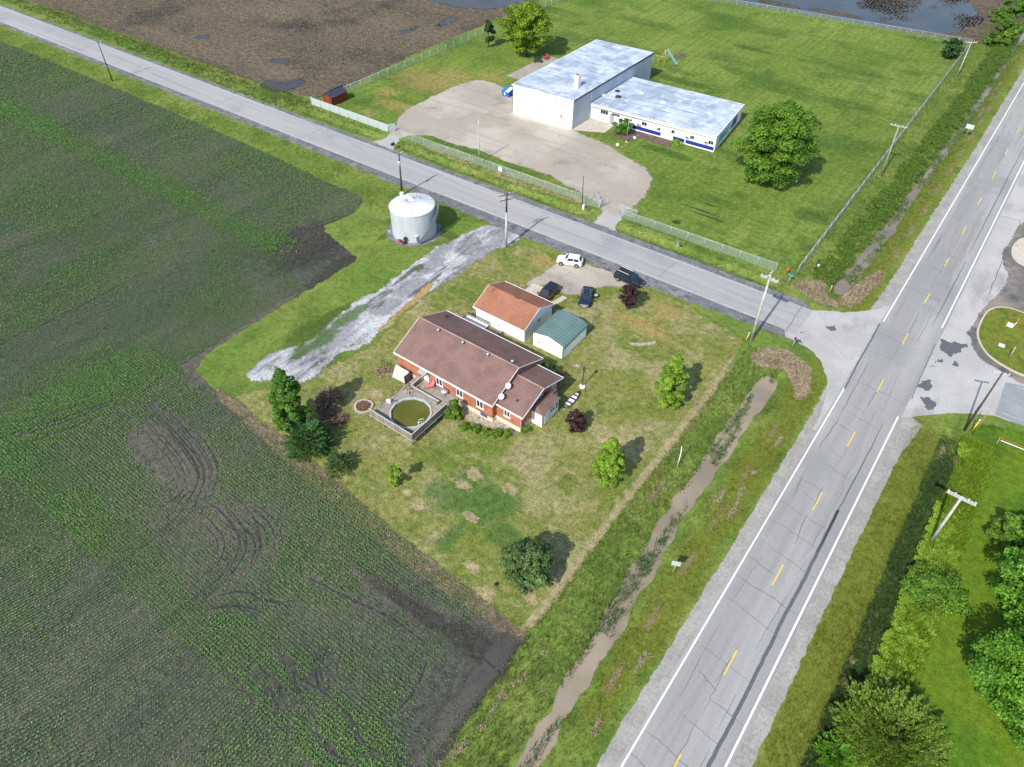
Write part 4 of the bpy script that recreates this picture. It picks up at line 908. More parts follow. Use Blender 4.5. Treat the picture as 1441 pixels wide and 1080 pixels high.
# thicket on the creek bank, one mass of weeds and scrub
cs = []; rs = []
for nn in np.arange(106, 246, .55):
    for q in range(3):
        e0 = np.interp(nn, [106, 130, 153, 190, 230, 250], [-15.9, -15.2, -14.4, -13.7, -13.7, -13.6])+RNG.uniform(-2.0, 1.7); s = RNG.uniform(.35, 1.0)
        if fbm(e0*.3, nn*.2, 91, 3) < .28: continue
        cs.append((e0, nn+RNG.uniform(-.4, .4), float(height(e0, nn))+s*.7)); rs.append(s)
V = leaves(np.array(cs), np.array(rs), 100000, .125, .5, RNG, .2, .36)
tag(arrmesh('creek_thicket', V, np.arange(len(V)).reshape(-1, 4), L('thicket', [(.04, .10, .012), (.075, .155, .018), (.12, .21, .025), (.18, .25, .045)], .25)), kind='stuff')
# weeds in the lime strip beside the swale
cs = []; rs = []
for q in range(760):
    nn = RNG.uniform(36, 83); e0 = 10.3+RNG.uniform(0, 1)**1.4*(3.6 if nn < 66 else 2.2); s = RNG.uniform(.22, .5)
    if fbm(e0*.3, nn*.12, 92, 3) < .40: continue
    cs.append((e0, nn, float(height(e0, nn))+s*.6)); rs.append(s)
V = leaves(np.array(cs), np.array(rs), 34000, .105, .75, RNG)
tag(arrmesh('lime_weeds', V, np.arange(len(V)).reshape(-1, 4), L('lime_weed', [(.10, .22, .012), (.17, .33, .02), (.26, .41, .035), (.36, .44, .08)], .35)), kind='stuff')
# weeds in flower bed at the school wing
tree('low_shrub', 'low leafy weeds in the bed below the blue wall band', 'shrub', (-57.5, 134.4), .9, 1.6, 'dome', ML_bright, 900, .16, .05, 18, 81, limbs=3)
# ================================================================ buildings
def brick_mat(name, c1, c2, mortar, sc=1.):
    t = NT(name); mp = t.n('ShaderNodeMapping'); t.l(t.pos(), mp.inputs[0])
    # run courses on x/z and y/z walls alike: use (x+y, z)
    sx = t.n('ShaderNodeSeparateXYZ'); t.l(mp.outputs[0], sx.inputs[0])
    cb = t.n('ShaderNodeCombineXYZ'); t.l(t.math('ADD', sx.outputs[0], sx.outputs[1]), cb.inputs[0]); t.l(sx.outputs[2], cb.inputs[1])
    b = t.n('ShaderNodeTexBrick'); t.l(cb.outputs[0], b.inputs['Vector'])
    b.inputs['Color1'].default_value = (*c1, 1); b.inputs['Color2'].default_value = (*c2, 1); b.inputs['Mortar'].default_value = (*mortar, 1)
    b.inputs['Scale'].default_value = sc; b.inputs['Brick Width'].default_value = .23; b.inputs['Row Height'].default_value = .075; b.inputs['Mortar Size'].default_value = .008
    c = t.mix(t.ramp(t.noise(.8, 5.), .35, .7), b.outputs[0], tuple(x*.8 for x in c1)); c = t.mix(t.math('MULTIPLY', t.ramp(t.noise(2.5, 4.), .55, .75), .35), c, tuple(min(1, x*1.35) for x in c2))
    return t.out(c, .85, .15)
def shingle_mat(name, base, dark, light):
    t = NT(name)
    n1 = t.noise(.5, 5.); n2 = t.noise(7., 2., .6, (3, 1, 0), (1, 1, 2.)); n3 = t.noise(2.2, 4., .6, (9, 0, 0))
    c = t.mix(t.ramp(n1, .35, .65), base, dark); n4 = t.noise(1.3, 4., .6, (4, 2, 0), (1., .14, .14)); c = t.mix(t.math('MULTIPLY', t.ramp(n2, .48, .66), .7), c, light); c = t.mix(t.math('MULTIPLY', t.ramp(n3, .52, .70), .5), c, dark); c = t.mix(t.math('MULTIPLY', t.ramp(n4, .55, .72), .4), c, dark)
    return t.out(c, .9, .15, 0., n2, .4, .02)
def membrane_mat(name):
    t = NT(name); c = t.mix(t.ramp(t.noise(.16, 6., .6), .40, .60), (.47, .53, .61), (.29, .35, .43))
    c = t.mix(t.math('MULTIPLY', t.ramp(t.noise(.3, 6., .65, (7, 3, 0), (1.6, .7, 1)), .5, .66), .7), c, (.62, .66, .70))
    c = t.mix(t.math('MULTIPLY', t.ramp(t.noise(.7, 5., .6, (2, 9, 0), (.4, 1.8, 1)), .52, .66), .75), c, (.20, .24, .29))
    return t.out(c, .7, .25)
def siding_mat(name, col, pitch=.2, vertical=False, axis=0):
    t = NT(name); sx = t.n('ShaderNodeSeparateXYZ'); t.l(t.pos(), sx.inputs[0])
    v = t.math('ADD', sx.outputs[0], sx.outputs[1]) if vertical else sx.outputs[2]
    w = t.math('FRACT', t.math('DIVIDE', v, pitch)); g = t.ramp(w, .0, .14, .82, 1.)
    nz = t.ramp(t.noise(.6, 5.), .3, .75, 1., .88); m = t.math('MULTIPLY', g, nz)
    cc = t.n('ShaderNodeCombineColor')
    for i in range(3): t.l(t.math('MULTIPLY', m, col[i]), cc.inputs[i])
    return t.out(cc.outputs[0], .55, .3)
def ribmetal_mat(name, col, axis, pitch=.3, dark=.75, metal=0.):
    t = NT(name); sx = t.n('ShaderNodeSeparateXYZ'); t.l(t.pos(), sx.inputs[0])
    w = t.math('FRACT', t.math('DIVIDE', sx.outputs[axis], pitch)); g = t.math('MULTIPLY', t.ramp(w, 0., .3, dark, 1.), t.ramp(w, .3, .55, 1.2, 1.))
    nz = t.ramp(t.noise(.5, 5.), .3, .75, 1.08, .85); m = t.math('MULTIPLY', g, nz); cc = t.n('ShaderNodeCombineColor')
    for i in range(3): t.l(t.math('MULTIPLY', m, col[i]), cc.inputs[i])
    return t.out(cc.outputs[0], .45, .4, metal)
M_brick = brick_mat('red_brick', (.35, .115, .062), (.42, .15, .082), (.38, .25, .18))
M_cream = plain('cream_foundation', (.60, .55, .42), .8, .2, 0., .1, 2.)
M_roof = shingle_mat('maroon_shingle', (.195, .118, .10), (.145, .088, .078), (.255, .165, .142))
M_ridge = shingle_mat('ridge_shingle', (.36, .24, .21), (.28, .18, .16), (.42, .30, .27))
M_trim = plain('white_trim', (.78, .77, .75), .5, .3, 0., .05)
M_white = siding_mat('white_siding', (.80, .80, .79), .2)
M_gable = plain('gable_shade', (.12, .11, .11), .8, .2)
M_glass = NT('window_glass'); M_glass = M_glass.out((.03, .04, .05), .08, .6)
M_dkglass = NT('dark_glass'); M_dkglass = M_dkglass.out((.012, .014, .02), .06, .6)
M_rust = shingle_mat('rust_shingle', (.30, .135, .085), (.235, .10, .062), (.38, .19, .125))
M_green = ribmetal_mat('green_ribbed_metal', (.12, .195, .18), 1, .62, .35)
M_whitemetal = ribmetal_mat('white_ribbed_metal', (.78, .78, .77), 0, .3, .9)
def plank_mat(name, a, b, c):
    t = NT(name); sx = t.n('ShaderNodeSeparateXYZ'); t.l(t.pos(), sx.inputs[0]); u = t.math('ADD', sx.outputs[0], sx.outputs[1])
    cb = t.n('ShaderNodeCombineXYZ'); t.l(t.math('FLOOR', t.math('DIVIDE', u, .16)), cb.inputs[0]); wn = t.n('ShaderNodeTexWhiteNoise'); wn.noise_dimensions = '3D'; t.l(cb.outputs[0], wn.inputs['Vector'])
    col = t.mix(wn.outputs['Value'], a, b); g = t.ramp(t.math('FRACT', t.math('DIVIDE', u, .16)), 0., .12)
    col = t.mix(t.ramp(t.noise(.9, 4.), .45, .65), col, c); col = t.mix(g, tuple(x*.3 for x in a), col); return t.out(col, .9, .1)
M_wood = plank_mat('weathered_wood', (.15, .13, .105), (.33, .30, .26), (.20, .18, .155))
M_woodlight = plank_mat('pale_boards', (.40, .38, .34), (.56, .54, .50), (.46, .43, .39))
M_deck = ground_mat('deck_boards', (.27, .235, .20), [((.36, .32, .28), 2., .45, .65, dict(stretch=(.2, 3, 1))), ((.17, .145, .125), 1.1, .52, .7)], (.3, 8.), .4)
M_steel = plain('galvanised', (.52, .56, .60), .38, .5, .35, .12, 1.2)
M_dark = plain('dark_metal', (.03, .03, .033), .5, .4)
M_plastic = plain('white_plastic', (.78, .78, .78), .4, .4, 0., .04)
M_blue = plain('band_blue', (.012, .03, .22), .5, .35, 0., .1)
t_ = NT('white_block'); M_greywall = t_.out(t_.mix(t_.math('MULTIPLY', t_.ramp(t_.noise(.9, 5., .6, (0, 0, 0), (1, 1, .15)), .45, .7), .55), (.80, .80, .80), (.62, .62, .61)), .65, .25)
M_dish = plain('dish_white', (.72, .73, .74), .35, .45, 0., .05)
M_mem = membrane_mat('roof_membrane')

def gable(parent, mats, x0, x1, y0, y1, z0, zw, zr, along='x', ov=(.3, .35), th=.14, roofmat=None, ridge=True, gname='roof'):
    """roof panels over walls; ridge runs along x or y; ov = (gable end overhang, eave overhang)"""
    if along == 'x':
        ym = (y0+y1)/2; sl = (zr-zw)/((y1-y0)/2); ze = zw-sl*ov[1]
        a, b = x0-ov[0], x1+ov[0]; lo, hi = y0-ov[1], y1+ov[1]
        q1 = [(a, lo, ze), (b, lo, ze), (b, ym, zr), (a, ym, zr)]; q2 = [(b, hi, ze), (a, hi, ze), (a, ym, zr), (b, ym, zr)]
        rc = [(a, ym, zr+.02), (b, ym, zr+.02)]
    else:
        xm = (x0+x1)/2; sl = (zr-zw)/((x1-x0)/2); ze = zw-sl*ov[1]
        a, b = y0-ov[0], y1+ov[0]; lo, hi = x0-ov[1], x1+ov[1]
        q1 = [(lo, b, ze), (lo, a, ze), (xm, a, zr), (xm, b, zr)]; q2 = [(hi, a, ze), (hi, b, ze), (xm, b, zr), (xm, a, zr)]
        rc = [(xm, a, zr+.02), (xm, b, zr+.02)]
    mb = MB(); mb.slab(q1, th); mb.slab(q2, th); r = obj(gname, mb, mats[0], parent)
    if ridge:
        mb = MB(); mb.tube(rc, .11, 6); obj('ridge_cap', mb, mats[1], r)
    # white fascia / gutters along eaves and rakes
    mb = MB()
    if along == 'x':
        for yy, s in ((lo, -1), (hi, 1)): mb.box(a-.02, b+.02, min(yy, yy+s*.11), max(yy, yy+s*.11), ze-.17, ze+.015)
        for xx, s in ((a, -1), (b, 1)):
            for q in ((lo, ym), (hi, ym)):
                p = [(xx, q[0], ze+.01), (xx, q[1], zr+.012), (xx, q[1], zr-.17), (xx, q[0], ze-.17)]
                o = [(x+s*.05, y, z) for x, y, z in p]; mb.add(p+o, [(0, 1, 2, 3), (7, 6, 5, 4), (0, 4, 5, 1), (1, 5, 6, 2), (2, 6, 7, 3), (3, 7, 4, 0)])
    else:
        for xx, s in ((lo, -1), (hi, 1)): mb.box(min(xx, xx+s*.10), max(xx, xx+s*.10), a-.02, b+.02, ze-.16, ze+.015)
        for yy, s in ((a, -1), (b, 1)):
            for q in ((lo, xm), (hi, xm)):
                p = [(q[0], yy, ze+.01), (q[1], yy, zr+.012), (q[1], yy, zr-.16), (q[0], yy, ze-.16)]
                o = [(x, y+s*.05, z) for x, y, z in p]; mb.add(p+o, [(0, 1, 2, 3), (7, 6, 5, 4), (0, 4, 5, 1), (1, 5, 6, 2), (2, 6, 7, 3), (3, 7, 4, 0)])
    obj('gutter', mb, mats[2], r)
    return r, ze
def gwalls(x0, x1, y0, y1, z0, zw, zr, along):
    """house walls with gable ends"""
    mb = MB()
    v = [(x0, y0, z0), (x1, y0, z0), (x1, y1, z0), (x0, y1, z0), (x0, y0, zw), (x1, y0, zw), (x1, y1, zw), (x0, y1, zw)]
    if along == 'x':
        v += [(x0, (y0+y1)/2, zr), (x1, (y0+y1)/2, zr)]
        f = [(0, 1, 5, 4), (2, 3, 7, 6), (1, 2, 6, 9, 5), (3, 0, 4, 8, 7)]
    else:
        v += [((x0+x1)/2, y0, zr), ((x0+x1)/2, y1, zr)]
        f = [(0, 1, 5, 8, 4), (2, 3, 7, 9, 6), (1, 2, 6, 5), (3, 0, 4, 7)]
    mb.add(v, f); return mb
def wall_panel(parent, name, face, c, w, h, mat, proud=.05, th=.1):
    """a box let into a wall; face 'S','N','E','W'; c=(x,y,z centre on the wall plane)"""
    x, y, z = c; mb = MB()
    if face in 'SN':
        s = -1 if face == 'S' else 1; ya, yb = sorted((y+s*proud, y-s*(th-proud))); mb.box(x-w/2, x+w/2, ya, yb, z-h/2, z+h/2)
    else:
        s = 1 if face == 'E' else -1; xa, xb = sorted((x+s*proud, x-s*(th-proud))); mb.box(xa, xb, y-w/2, y+w/2, z-h/2, z+h/2)
    return obj(name, mb, mat, parent)
def window(parent, face, c, w, h, panes=2, fm=None, gm=None, sill=True):
    fm = fm or M_trim; gm = gm or M_glass; x, y, z = c; fw = .09
    mb = MB(); d = dict(S=(0, -1), N=(0, 1), E=(1, 0), W=(-1, 0))[face]; t = (abs(d[1]), abs(d[0]))
    def bx(u0, u1, z0, z1, p0, p1, m):
        xa, xb = sorted((x+t[0]*u0+d[0]*p0, x+t[0]*u1+d[0]*p1)); ya, yb = sorted((y+t[1]*u0+d[1]*p0, y+t[1]*u1+d[1]*p1)); m.box(xa, xb, ya, yb, z+z0, z+z1)
    bx(-w/2, w/2, h/2-fw, h/2, -.05, .045, mb); bx(-w/2, w/2, -h/2, -h/2+fw, -.05, .045, mb)
    for i in range(panes+1):
        u = -w/2+fw/2+(w-fw)*i/panes; bx(u-fw/2, u+fw/2, -h/2+fw, h/2-fw, -.05, .043, mb)
    o = obj('window', mb, fm, parent)
    pm = MB(); bx(-w/2+fw*.5, w/2-fw*.5, -h/2+fw*.5, h/2-fw*.5, -.04, .015, pm); obj('pane', pm, gm, o)
    if sill:
        sm = MB(); bx(-w/2-.06, w/2+.06, -h/2-.10, -h/2-.003, -.05, .10, sm); obj('sill', sm, fm, o)
    return o
def door(parent, face, c, w, h, mat, hside=1):
    o = wall_panel(parent, 'door', face, c, w, h, mat, .05, .1)
    x, y, z = c; d = dict(S=(0, -1), N=(0, 1), E=(1, 0), W=(-1, 0))[face]; t = (abs(d[1]), abs(d[0])); mb = MB()
    px, py = x+t[0]*hside*(w/2-.1)+d[0]*.09, y+t[1]*hside*(w/2-.1)+d[1]*.09
    mb.box(px-.05, px+.05, py-.05, py+.05, z-.15, z-.03); obj('handle', mb, M_dark, o); return o

# --- brick house (local origin at its south west corner)
HX, HY = -56.4, 49.7
house = thing('brick_house', 'long single storey red brick house with maroon shingle roof and lower east wing', 'house', (HX, HY, 0))
W_, D_ = 16.5, 10.5; zf, ze, zr = .75, 3.75, 6.1
mb = gwalls(0, W_, 0, D_, zf, ze, zr-.15, 'x'); hw = obj('wall', mb, M_brick, house)
mb = MB(); mb.box(-.02, W_+.02, -.03, D_+.03, -.1, zf); obj('foundation', mb, M_cream, house)
rf, _ = gable(house, (M_roof, M_ridge, M_trim), 0, W_, 0, D_, 0, ze, zr, 'x', (.3, .35))
def vent(parent, x, y, z, mat=M_steel, r=.13, h=.45):
    mb = MB(); mb.lathe([(r*.8, z-.2), (r*.8, z+h*.6), (r*1.3, z+h*.6), (r*1.3, z+h), (.01, z+h+.06)], 10, (x, y)); return obj('vent', mb, mat, parent)
sl = (zr-ze)/(D_/2)
for px, py in ((617, 467.5), (651.5, 485), (686.5, 502), (721, 511.5), (628.5, 447)):
    back = (px, py) == (628.5, 447)
    yy = .9 if not back else 5.0
    z = 5.4
    for _ in range(12):
        e, n = P(px, py, z); yl = n-HY; z = zr-abs(yl-D_/2)*sl
    vent(rf, e-HX, n-HY, z+.05, M_dark if back else M_steel)
# wing
wx0, wx1, wy0, wy1 = W_, 20.45, .8, 9.2; wze, wzr = 3.5, 5.0
mb = gwalls(wx0+.05, wx1, wy0, wy1, zf, wze, wzr-.13, 'x'); obj('wing_wall', mb, M_brick, house)
mb = MB(); mb.box(wx0+.03, wx1+.02, wy0-.03, wy1+.03, -.1, zf); obj('foundation', mb, M_cream, house)
wr, _ = gable(house, (M_roof, M_ridge, M_trim), wx0+.06, wx1+.55, wy0, wy1, 0, wze, wzr, 'x', (.0, .35), gname='wing_roof')
vent(wr, P(727.5, 565, 4)[0]-HX, P(727.5, 565, 4)[1]-HY, 3.95, M_dark, .07, .35)
# dark gable triangle of the main roof above the wing
for px in ((617.5, 538.5), (646.5, 554), (676.5, 568.5)):
    e, n = P(px[0], px[1], 2.15)
    window(house, 'S', (e-HX, 0, 2.2), 1.15, 1.3)
window(house, 'S', (P(715.8, 580, 2.2)[0]-HX, wy0, 2.2), 1.0, 1.2)
dx_ = P(597, 531, 2.0)[0]-HX
door(house, 'S', (dx_, 0, 2.05), .95, 2.05, M_plastic)
mb = MB(); mb.slab([(dx_-.65, -1.0, 3.02), (dx_+.65, -1.0, 3.02), (dx_+.65, -.36, 3.30), (dx_-.65, -.36, 3.30)], .05); mb.box(dx_-.65, dx_-.6, -.95, -.02, 2.85, 2.98); mb.box(dx_+.6, dx_+.65, -.95, -.02, 2.85, 2.98); obj('awning', mb, plain('awning_grey', (.30, .30, .29), .6, .3), house)
bx_ = P(679, 587, .5)[0]-HX
wall_panel(house, 'basement_window', 'S', (bx_, -.03, .62), 1.1, .55, plain('hatch_blue', (.06, .09, .15), .4, .4), .08, .14)
mb = MB(); mb.tube([(wx1+.06, wy0-.08, .05), (wx1+.06, wy0-.08, 3.2), (wx1+.06, wy0-.3, 3.35)], .07, 6); obj('downpipe', mb, M_trim, house)
def dish(x, y, z, az):
    d = thing('satellite_dish', None, None); del_ = d
    d.parent = house; d.location = (x, y, z); d.rotation_euler = (0, 0, az)
    mb = MB(); mb.tube([(0, 0, -.15), (0, 0, .35), (0, -.1, .6)], .03, 6); mb.tube([(0, -.14, .5), (0, -.62, .62)], .018, 5); mb.box(-.05, .05, -.70, -.6, .58, .68); obj('mount', mb, M_steel, d)
    mb = MB(); n_ = 20; vs = []; fs = []; ce, se = math.cos(R(48)), math.sin(R(48))
    for i in range(5):
        r_ = .37*i/4
        for k in range(n_):
            a = 2*math.pi*k/n_; u, v, w = r_*math.cos(a), r_*math.sin(a)*1.06, .12*(i/4)**2-.06
            vs.append((u, -.14+v*se-w*ce, .72+v*ce+w*se))
    for i in range(4):
        for k in range(n_): fs.append((i*n_+k, i*n_+(k+1) % n_, (i+1)*n_+(k+1) % n_, (i+1)*n_+k))
    mb.add(vs, fs, 0, True); obj('reflector', mb, M_dish, d)
for px, py in ((716, 548), (706.5, 563)):
    z = 4.6
    for _ in range(10):
        e, n = P(px, py, z); z = wzr-abs(n-HY-5)*.36
    dish(e-HX, n-HY, z, R(8))
# porch
px0, px1, py0, py1 = wx1, 22.15, 3.1, 6.9
mb = MB(); mb.prism([(px0+.02, py0), (px1, py0), (px1, py1), (px0+.02, py1)], 0, 2.4); porch = obj('porch', mb, M_white, house)
mb = MB(); mb.slab([(px1+.18, py0-.15, 2.40), (px1+.18, py1+.15, 2.40), (px0+.3, py1-.3, 3.05), (px0+.3, py0+.55, 3.05)], .08); mb.slab([(px0+.03, py0-.15, 2.40), (px1+.18, py0-.15, 2.40), (px0+.3, py0+.55, 3.05)], .08); mb.slab([(px1+.18, py1+.15, 2.40), (px0+.03, py1+.15, 2.40), (px0+.3, py1-.3, 3.05)], .08); obj('porch_roof', mb, M_roof, porch)
window(porch, 'E', (px1, 5.5, 1.5), 1.0, .85, 2, M_trim, M_dkglass, False)
window(porch, 'E', (px1, 6.45, 1.45), .6, 1.2, 1, M_trim, M_glass, False)
d_ = wall_panel(porch, 'door', 'E', (px1, 4.2, 1.15), .95, 2.0, M_plastic, .04, .08)
for yy in (4.85, 3.6, 3.25): mb = MB(); mb.box(px1+.05, px1+.06, yy, yy+.04, .1, 2.2); obj('panel_joint', mb, M_dark, porch)
mb = MB()
for yy in (1.75, 2.2, 2.6): mb.box(wx1+.03, wx1+.12, yy, yy+.1, 0, 1.25+.2*(yy > 2))
obj('meter_pipe', mb, M_cream, house)
# wide window high in the wing gable, facing east
window(house, 'E', (wx1, 4.6, 2.95), 2.2, .5, 1, M_trim, M_dkglass, False)
window(house, 'E', (wx1, 8.2, 2.2), .9, 1.2, 2)

# --- garage
GX, GY = -54.9, 65.05
gar = thing('white_garage', 'white garage with rusty orange shingle roof behind the brick house', 'garage', (GX, GY, 0))
obj('wall', gwalls(0, 9.0, 0, 7.0, -.1, 2.75, 4.15, 'x'), M_white, gar)
gr, _ = gable(gar, (M_rust, M_rust, M_trim), 0, 9.0, 0, 7.0, 0, 2.75, 4.25, 'x', (.2, .4), ridge=False)
window(gar, 'S', (4.35, 0, 1.75), .55, .85, 2, M_trim, M_dkglass, False)
door(gar, 'S', (4.0, 0, 1.05), 1.0, 2.1, M_plastic)
window(gar, 'E', (9.0, 3.6, 1.9), .75, .75, 2, M_trim, M_dkglass, False)
mb = MB(); mb.box(1.5, 7.2, 7.0, 7.06, .02, 2.2); mb.box(4.2, 4.5, 7.055, 7.07, .02, 2.2); obj('garage_door', mb, M_plastic, gar)
vz = lambda y: 4.25-abs(y-3.5)*.4286
for a, b in ((.75, 3.1), (1.05, 2.9), (.9, 2.65), (1.2, 3.2)): mb = MB(); mb.box(a, a+.12, b, b+.12, vz(b)-.05, vz(b)+.14); obj('vent_stub', mb, M_dark, gr)
mb = MB(); mb.box(4.6, 5.5, 3.38, 3.62, 4.2, 4.27); obj('ridge_vent', mb, plain('rust_dark', (.14, .06, .04), .9, .1), gr)
mb = MB(); mb.box(-1.4, 2.7, -2.0, -.02, .18, .32)
deckg = obj('side_deck', mb, plain('pale_deck', (.62, .60, .56), .8, .2, 0., .1, 2.), gar)
mb = MB()
for i in range(15): mb.box(-1.3+i*.28, -1.22+i*.28, -.36, -.28, .32, .85)
mb.box(-1.4, 2.8, -.37, -.27, .85, .92); obj('railing', mb, M_dark, deckg)
mb = MB(); mb.box(2.9, 4.9, -1.6, -.6, 0, .16); mb.box(4.95, 5.4, -1.1, -.5, 0, .55); obj('doorstep', mb, plain('grey_step', (.22, .21, .20), .9, .1), gar)

# --- green roofed shed
SX, SY = -44.6, 65.35
shed = thing('metal_shed', 'small white shed with green ribbed metal roof beside the garage', 'shed', (SX, SY, 0))
def arch(x0, x1, zs, zc):   # low pitched roof with curved eaves
    w = x1-x0; return [(x0-.12, zs-.35), (x0-.1, zs-.05), (x0+.12, zs+.12), (x0+.55, zs+.3), ((x0+x1)/2, zc), (x1-.55, zs+.3), (x1-.12, zs+.12), (x1+.1, zs-.05), (x1+.12, zs-.35)]
pf = arch(0, 5.2, 2.3, 3.05)
mb = MB(); v = [(x, -.06, z) for x, z in pf]+[(x, 6.36, z) for x, z in pf]; k = len(pf)
mb.add(v, [(i+1, i, i+k, i+k+1) for i in range(k-1)])
v2 = [(x, -.06, z-.05) for x, z in pf]+[(x, 6.36, z-.05) for x, z in pf]; mb.add(v2, [(i, i+1, i+k+1, i+k) for i in range(k-1)])
mb.add([(x, -.06, z) for x, z in pf]+[(x, -.06, z-.05) for x, z in pf], [(i, i+1, i+1+k, i+k) for i in range(k-1)])
obj('roof', mb, M_green, shed)
wp = [(0, -.05), (5.2, -.05)]+[(min(max(x, 0), 5.2), z-.06) for x, z in reversed(pf[1:-1])]
mb = MB(); k = len(wp); mb.add([(x, 0, z) for x, z in wp]+[(x, 6.3, z) for x, z in wp], [tuple(range(k)), tuple(range(2*k-1, k-1, -1))]+[(i, k+i, k+(i+1) % k, (i+1) % k) for i in range(k)]); obj('wall', mb, M_whitemetal, shed)
M_gt = plain('green_trim', (.05, .12, .11), .5, .3)
for x, y in ((0, 0), (5.2, 0), (5.2, 6.3)): mb = MB(); mb.box(x-.05, x+.05, y-.05, y+.05, 0, 2.0); obj('corner_trim', mb, M_gt, shed)
sd = wall_panel(shed, 'door', 'S', (1.25, 0, 1.05), 1.3, 2.0, M_plastic, .03, .08); mb = MB(); mb.box(1.1, 1.25, -.09, -.03, 1.0, 1.2); obj('handle', mb, M_dark, sd)

# --- grain bin
BX, BY, BR = -78.75, 77.5, 3.85
gb = thing('grain_bin', 'round galvanised grain bin with conical white roof and spiral stair', 'grain bin', (BX, BY, 0))
def bin_mat():
    t = NT('corrugated_bin'); sx = t.n('ShaderNodeSeparateXYZ'); t.l(t.pos(), sx.inputs[0])
    w = t.math('FRACT', t.math('DIVIDE', sx.outputs[2], .87)); g = t.ramp(w, 0., .06, .72, 1.)
    a = t.math('ARCTAN2', sx.outputs[1], sx.outputs[0]); w2 = t.math('FRACT', t.math('MULTIPLY', a, 10/6.2832)); g2 = t.ramp(w2, 0., .04, .8, 1.)
    m = t.math('MULTIPLY', t.math('MULTIPLY', g, g2), t.ramp(t.noise(.7, 5., .6, (0, 0, 0), (1, 1, .3)), .3, .7, 1.08, .86)); cc = t.n('ShaderNodeCombineColor')
    for i, c in enumerate((.54, .585, .63)): t.l(t.math('MULTIPLY', m, c), cc.inputs[i])
    w3 = t.n('ShaderNodeMath'); w3.operation = 'SINE'; t.l(t.math('MULTIPLY', sx.outputs[2], 60.), w3.inputs[0])
    return t.out(cc.outputs[0], .45, .5, .25, w3.outputs[0], .3, .02)
mb = MB(); mb.lathe([(BR, -.05), (BR, 5.2)], 64); mb.lathe([(BR+.04, 5.1), (BR+.1, 5.2), (BR+.04, 5.25)], 64); obj('wall', mb, bin_mat(), gb)
mb = MB(); mb.lathe([(BR+.14, 5.16), (BR*.66, 5.56), (BR*.33, 5.95), (.55, 6.28), (.5, 6.44), (.05, 6.52)], 48); rf = obj('roof', mb, plain('bin_roof', (.74, .75, .77), .45, .5, .1, .08, 1.), gb)
mb = MB()
for i in range(36):
    a = 2*math.pi*i/36; mb.tube([((BR+.1)*math.cos(a), (BR+.1)*math.sin(a), 5.20), (.62*math.cos(a), (.62*math.sin(a)), 6.29)], .03, 4)
obj('roof_rib', mb, plain('rib_metal', (.50, .52, .55), .4, .5, .2), rf)
mb = MB(); mb.box(-.25, .25, 0, .45, 6.3, 6.7)
mb.tube([(.3, .5, 6.1), (.45, .75, 6.8)], .04, 5); mb.box(.3, .6, .6, .9, 6.7, 6.85); obj('fill_cap', mb, M_steel, rf)
mb = MB(); mb.box(-3.6, -3.1, .9, 1.4, 5.3, 5.85); obj('hatch', mb, M_plastic, rf)
mb = MB(); mr = MB()
ca0 = math.atan2(-BY, -BX)       # bearing that faces the drone
N_ = 26; rp = []
for i in range(N_):
    t = i/(N_-1); a = ca0+R(8)+R(72)*t; z = .3+4.9*t; r0, r1 = BR+.06, BR+.75
    c_, s_ = math.cos(a), math.sin(a); tx, ty = -s_*.13, c_*.13
    mb.add([(r0*c_-tx, r0*s_-ty, z), (r1*c_-tx, r1*s_-ty, z), (r1*c_+tx, r1*s_+ty, z), (r0*c_+tx, r0*s_+ty, z), (r0*c_-tx, r0*s_-ty, z-.04), (r1*c_-tx, r1*s_-ty, z-.04), (r1*c_+tx, r1*s_+ty, z-.04), (r0*c_+tx, r0*s_+ty, z-.04)], [(0, 1, 2, 3), (7, 6, 5, 4), (0, 4, 5, 1), (1, 5, 6, 2), (2, 6, 7, 3), (3, 7, 4, 0)])
    rp.append((r1*c_, r1*s_, z+.95)); mr.tube([(r1*c_, r1*s_, z-.02), (r1*c_, r1*s_, z+.95)], .018, 4)
mr.tube(rp, .025, 5); mr.tube([(x, y, z-.95) for x, y, z in rp], .04, 5)
st = obj('stair', mb, plain('stair_steel', (.13, .15, .17), .5, .4, .3), gb); obj('handrail', mr, plain('rail_steel', (.20, .22, .25), .5, .5, .3), st)
mb = MB(); a = ca0-R(25); mb.tube([(BR*math.cos(a), BR*math.sin(a), .9), ((BR+.4)*math.cos(a), (BR+.4)*math.sin(a), .9)], .35, 10); obj('fan', mb, M_dark, gb)
mb = MB(); a = ca0+R(2); c_, s_ = math.cos(a), math.sin(a); mb.box(BR*c_-.3, BR*c_+.35, BR*s_-.35, BR*s_+.3, .5, 1.4); obj('bin_door', mb, M_steel, gb)
t = thing('auger_motor', 'small red and black auger motor at the foot of the grain bin', 'motor', P(563, 341))
mb = MB(); mb.box(-.3, .25, -.2, .2, .1, .5); obj('motor', mb, plain('motor_red', (.35, .05, .03), .5, .4), t); mb = MB(); mb.tube([(.2, 0, .3), (1.3, .2, .35)], .14, 8); mb.box(.7, 1.2, -.2, .35, .0, .4); obj('housing', mb, M_dark, t)

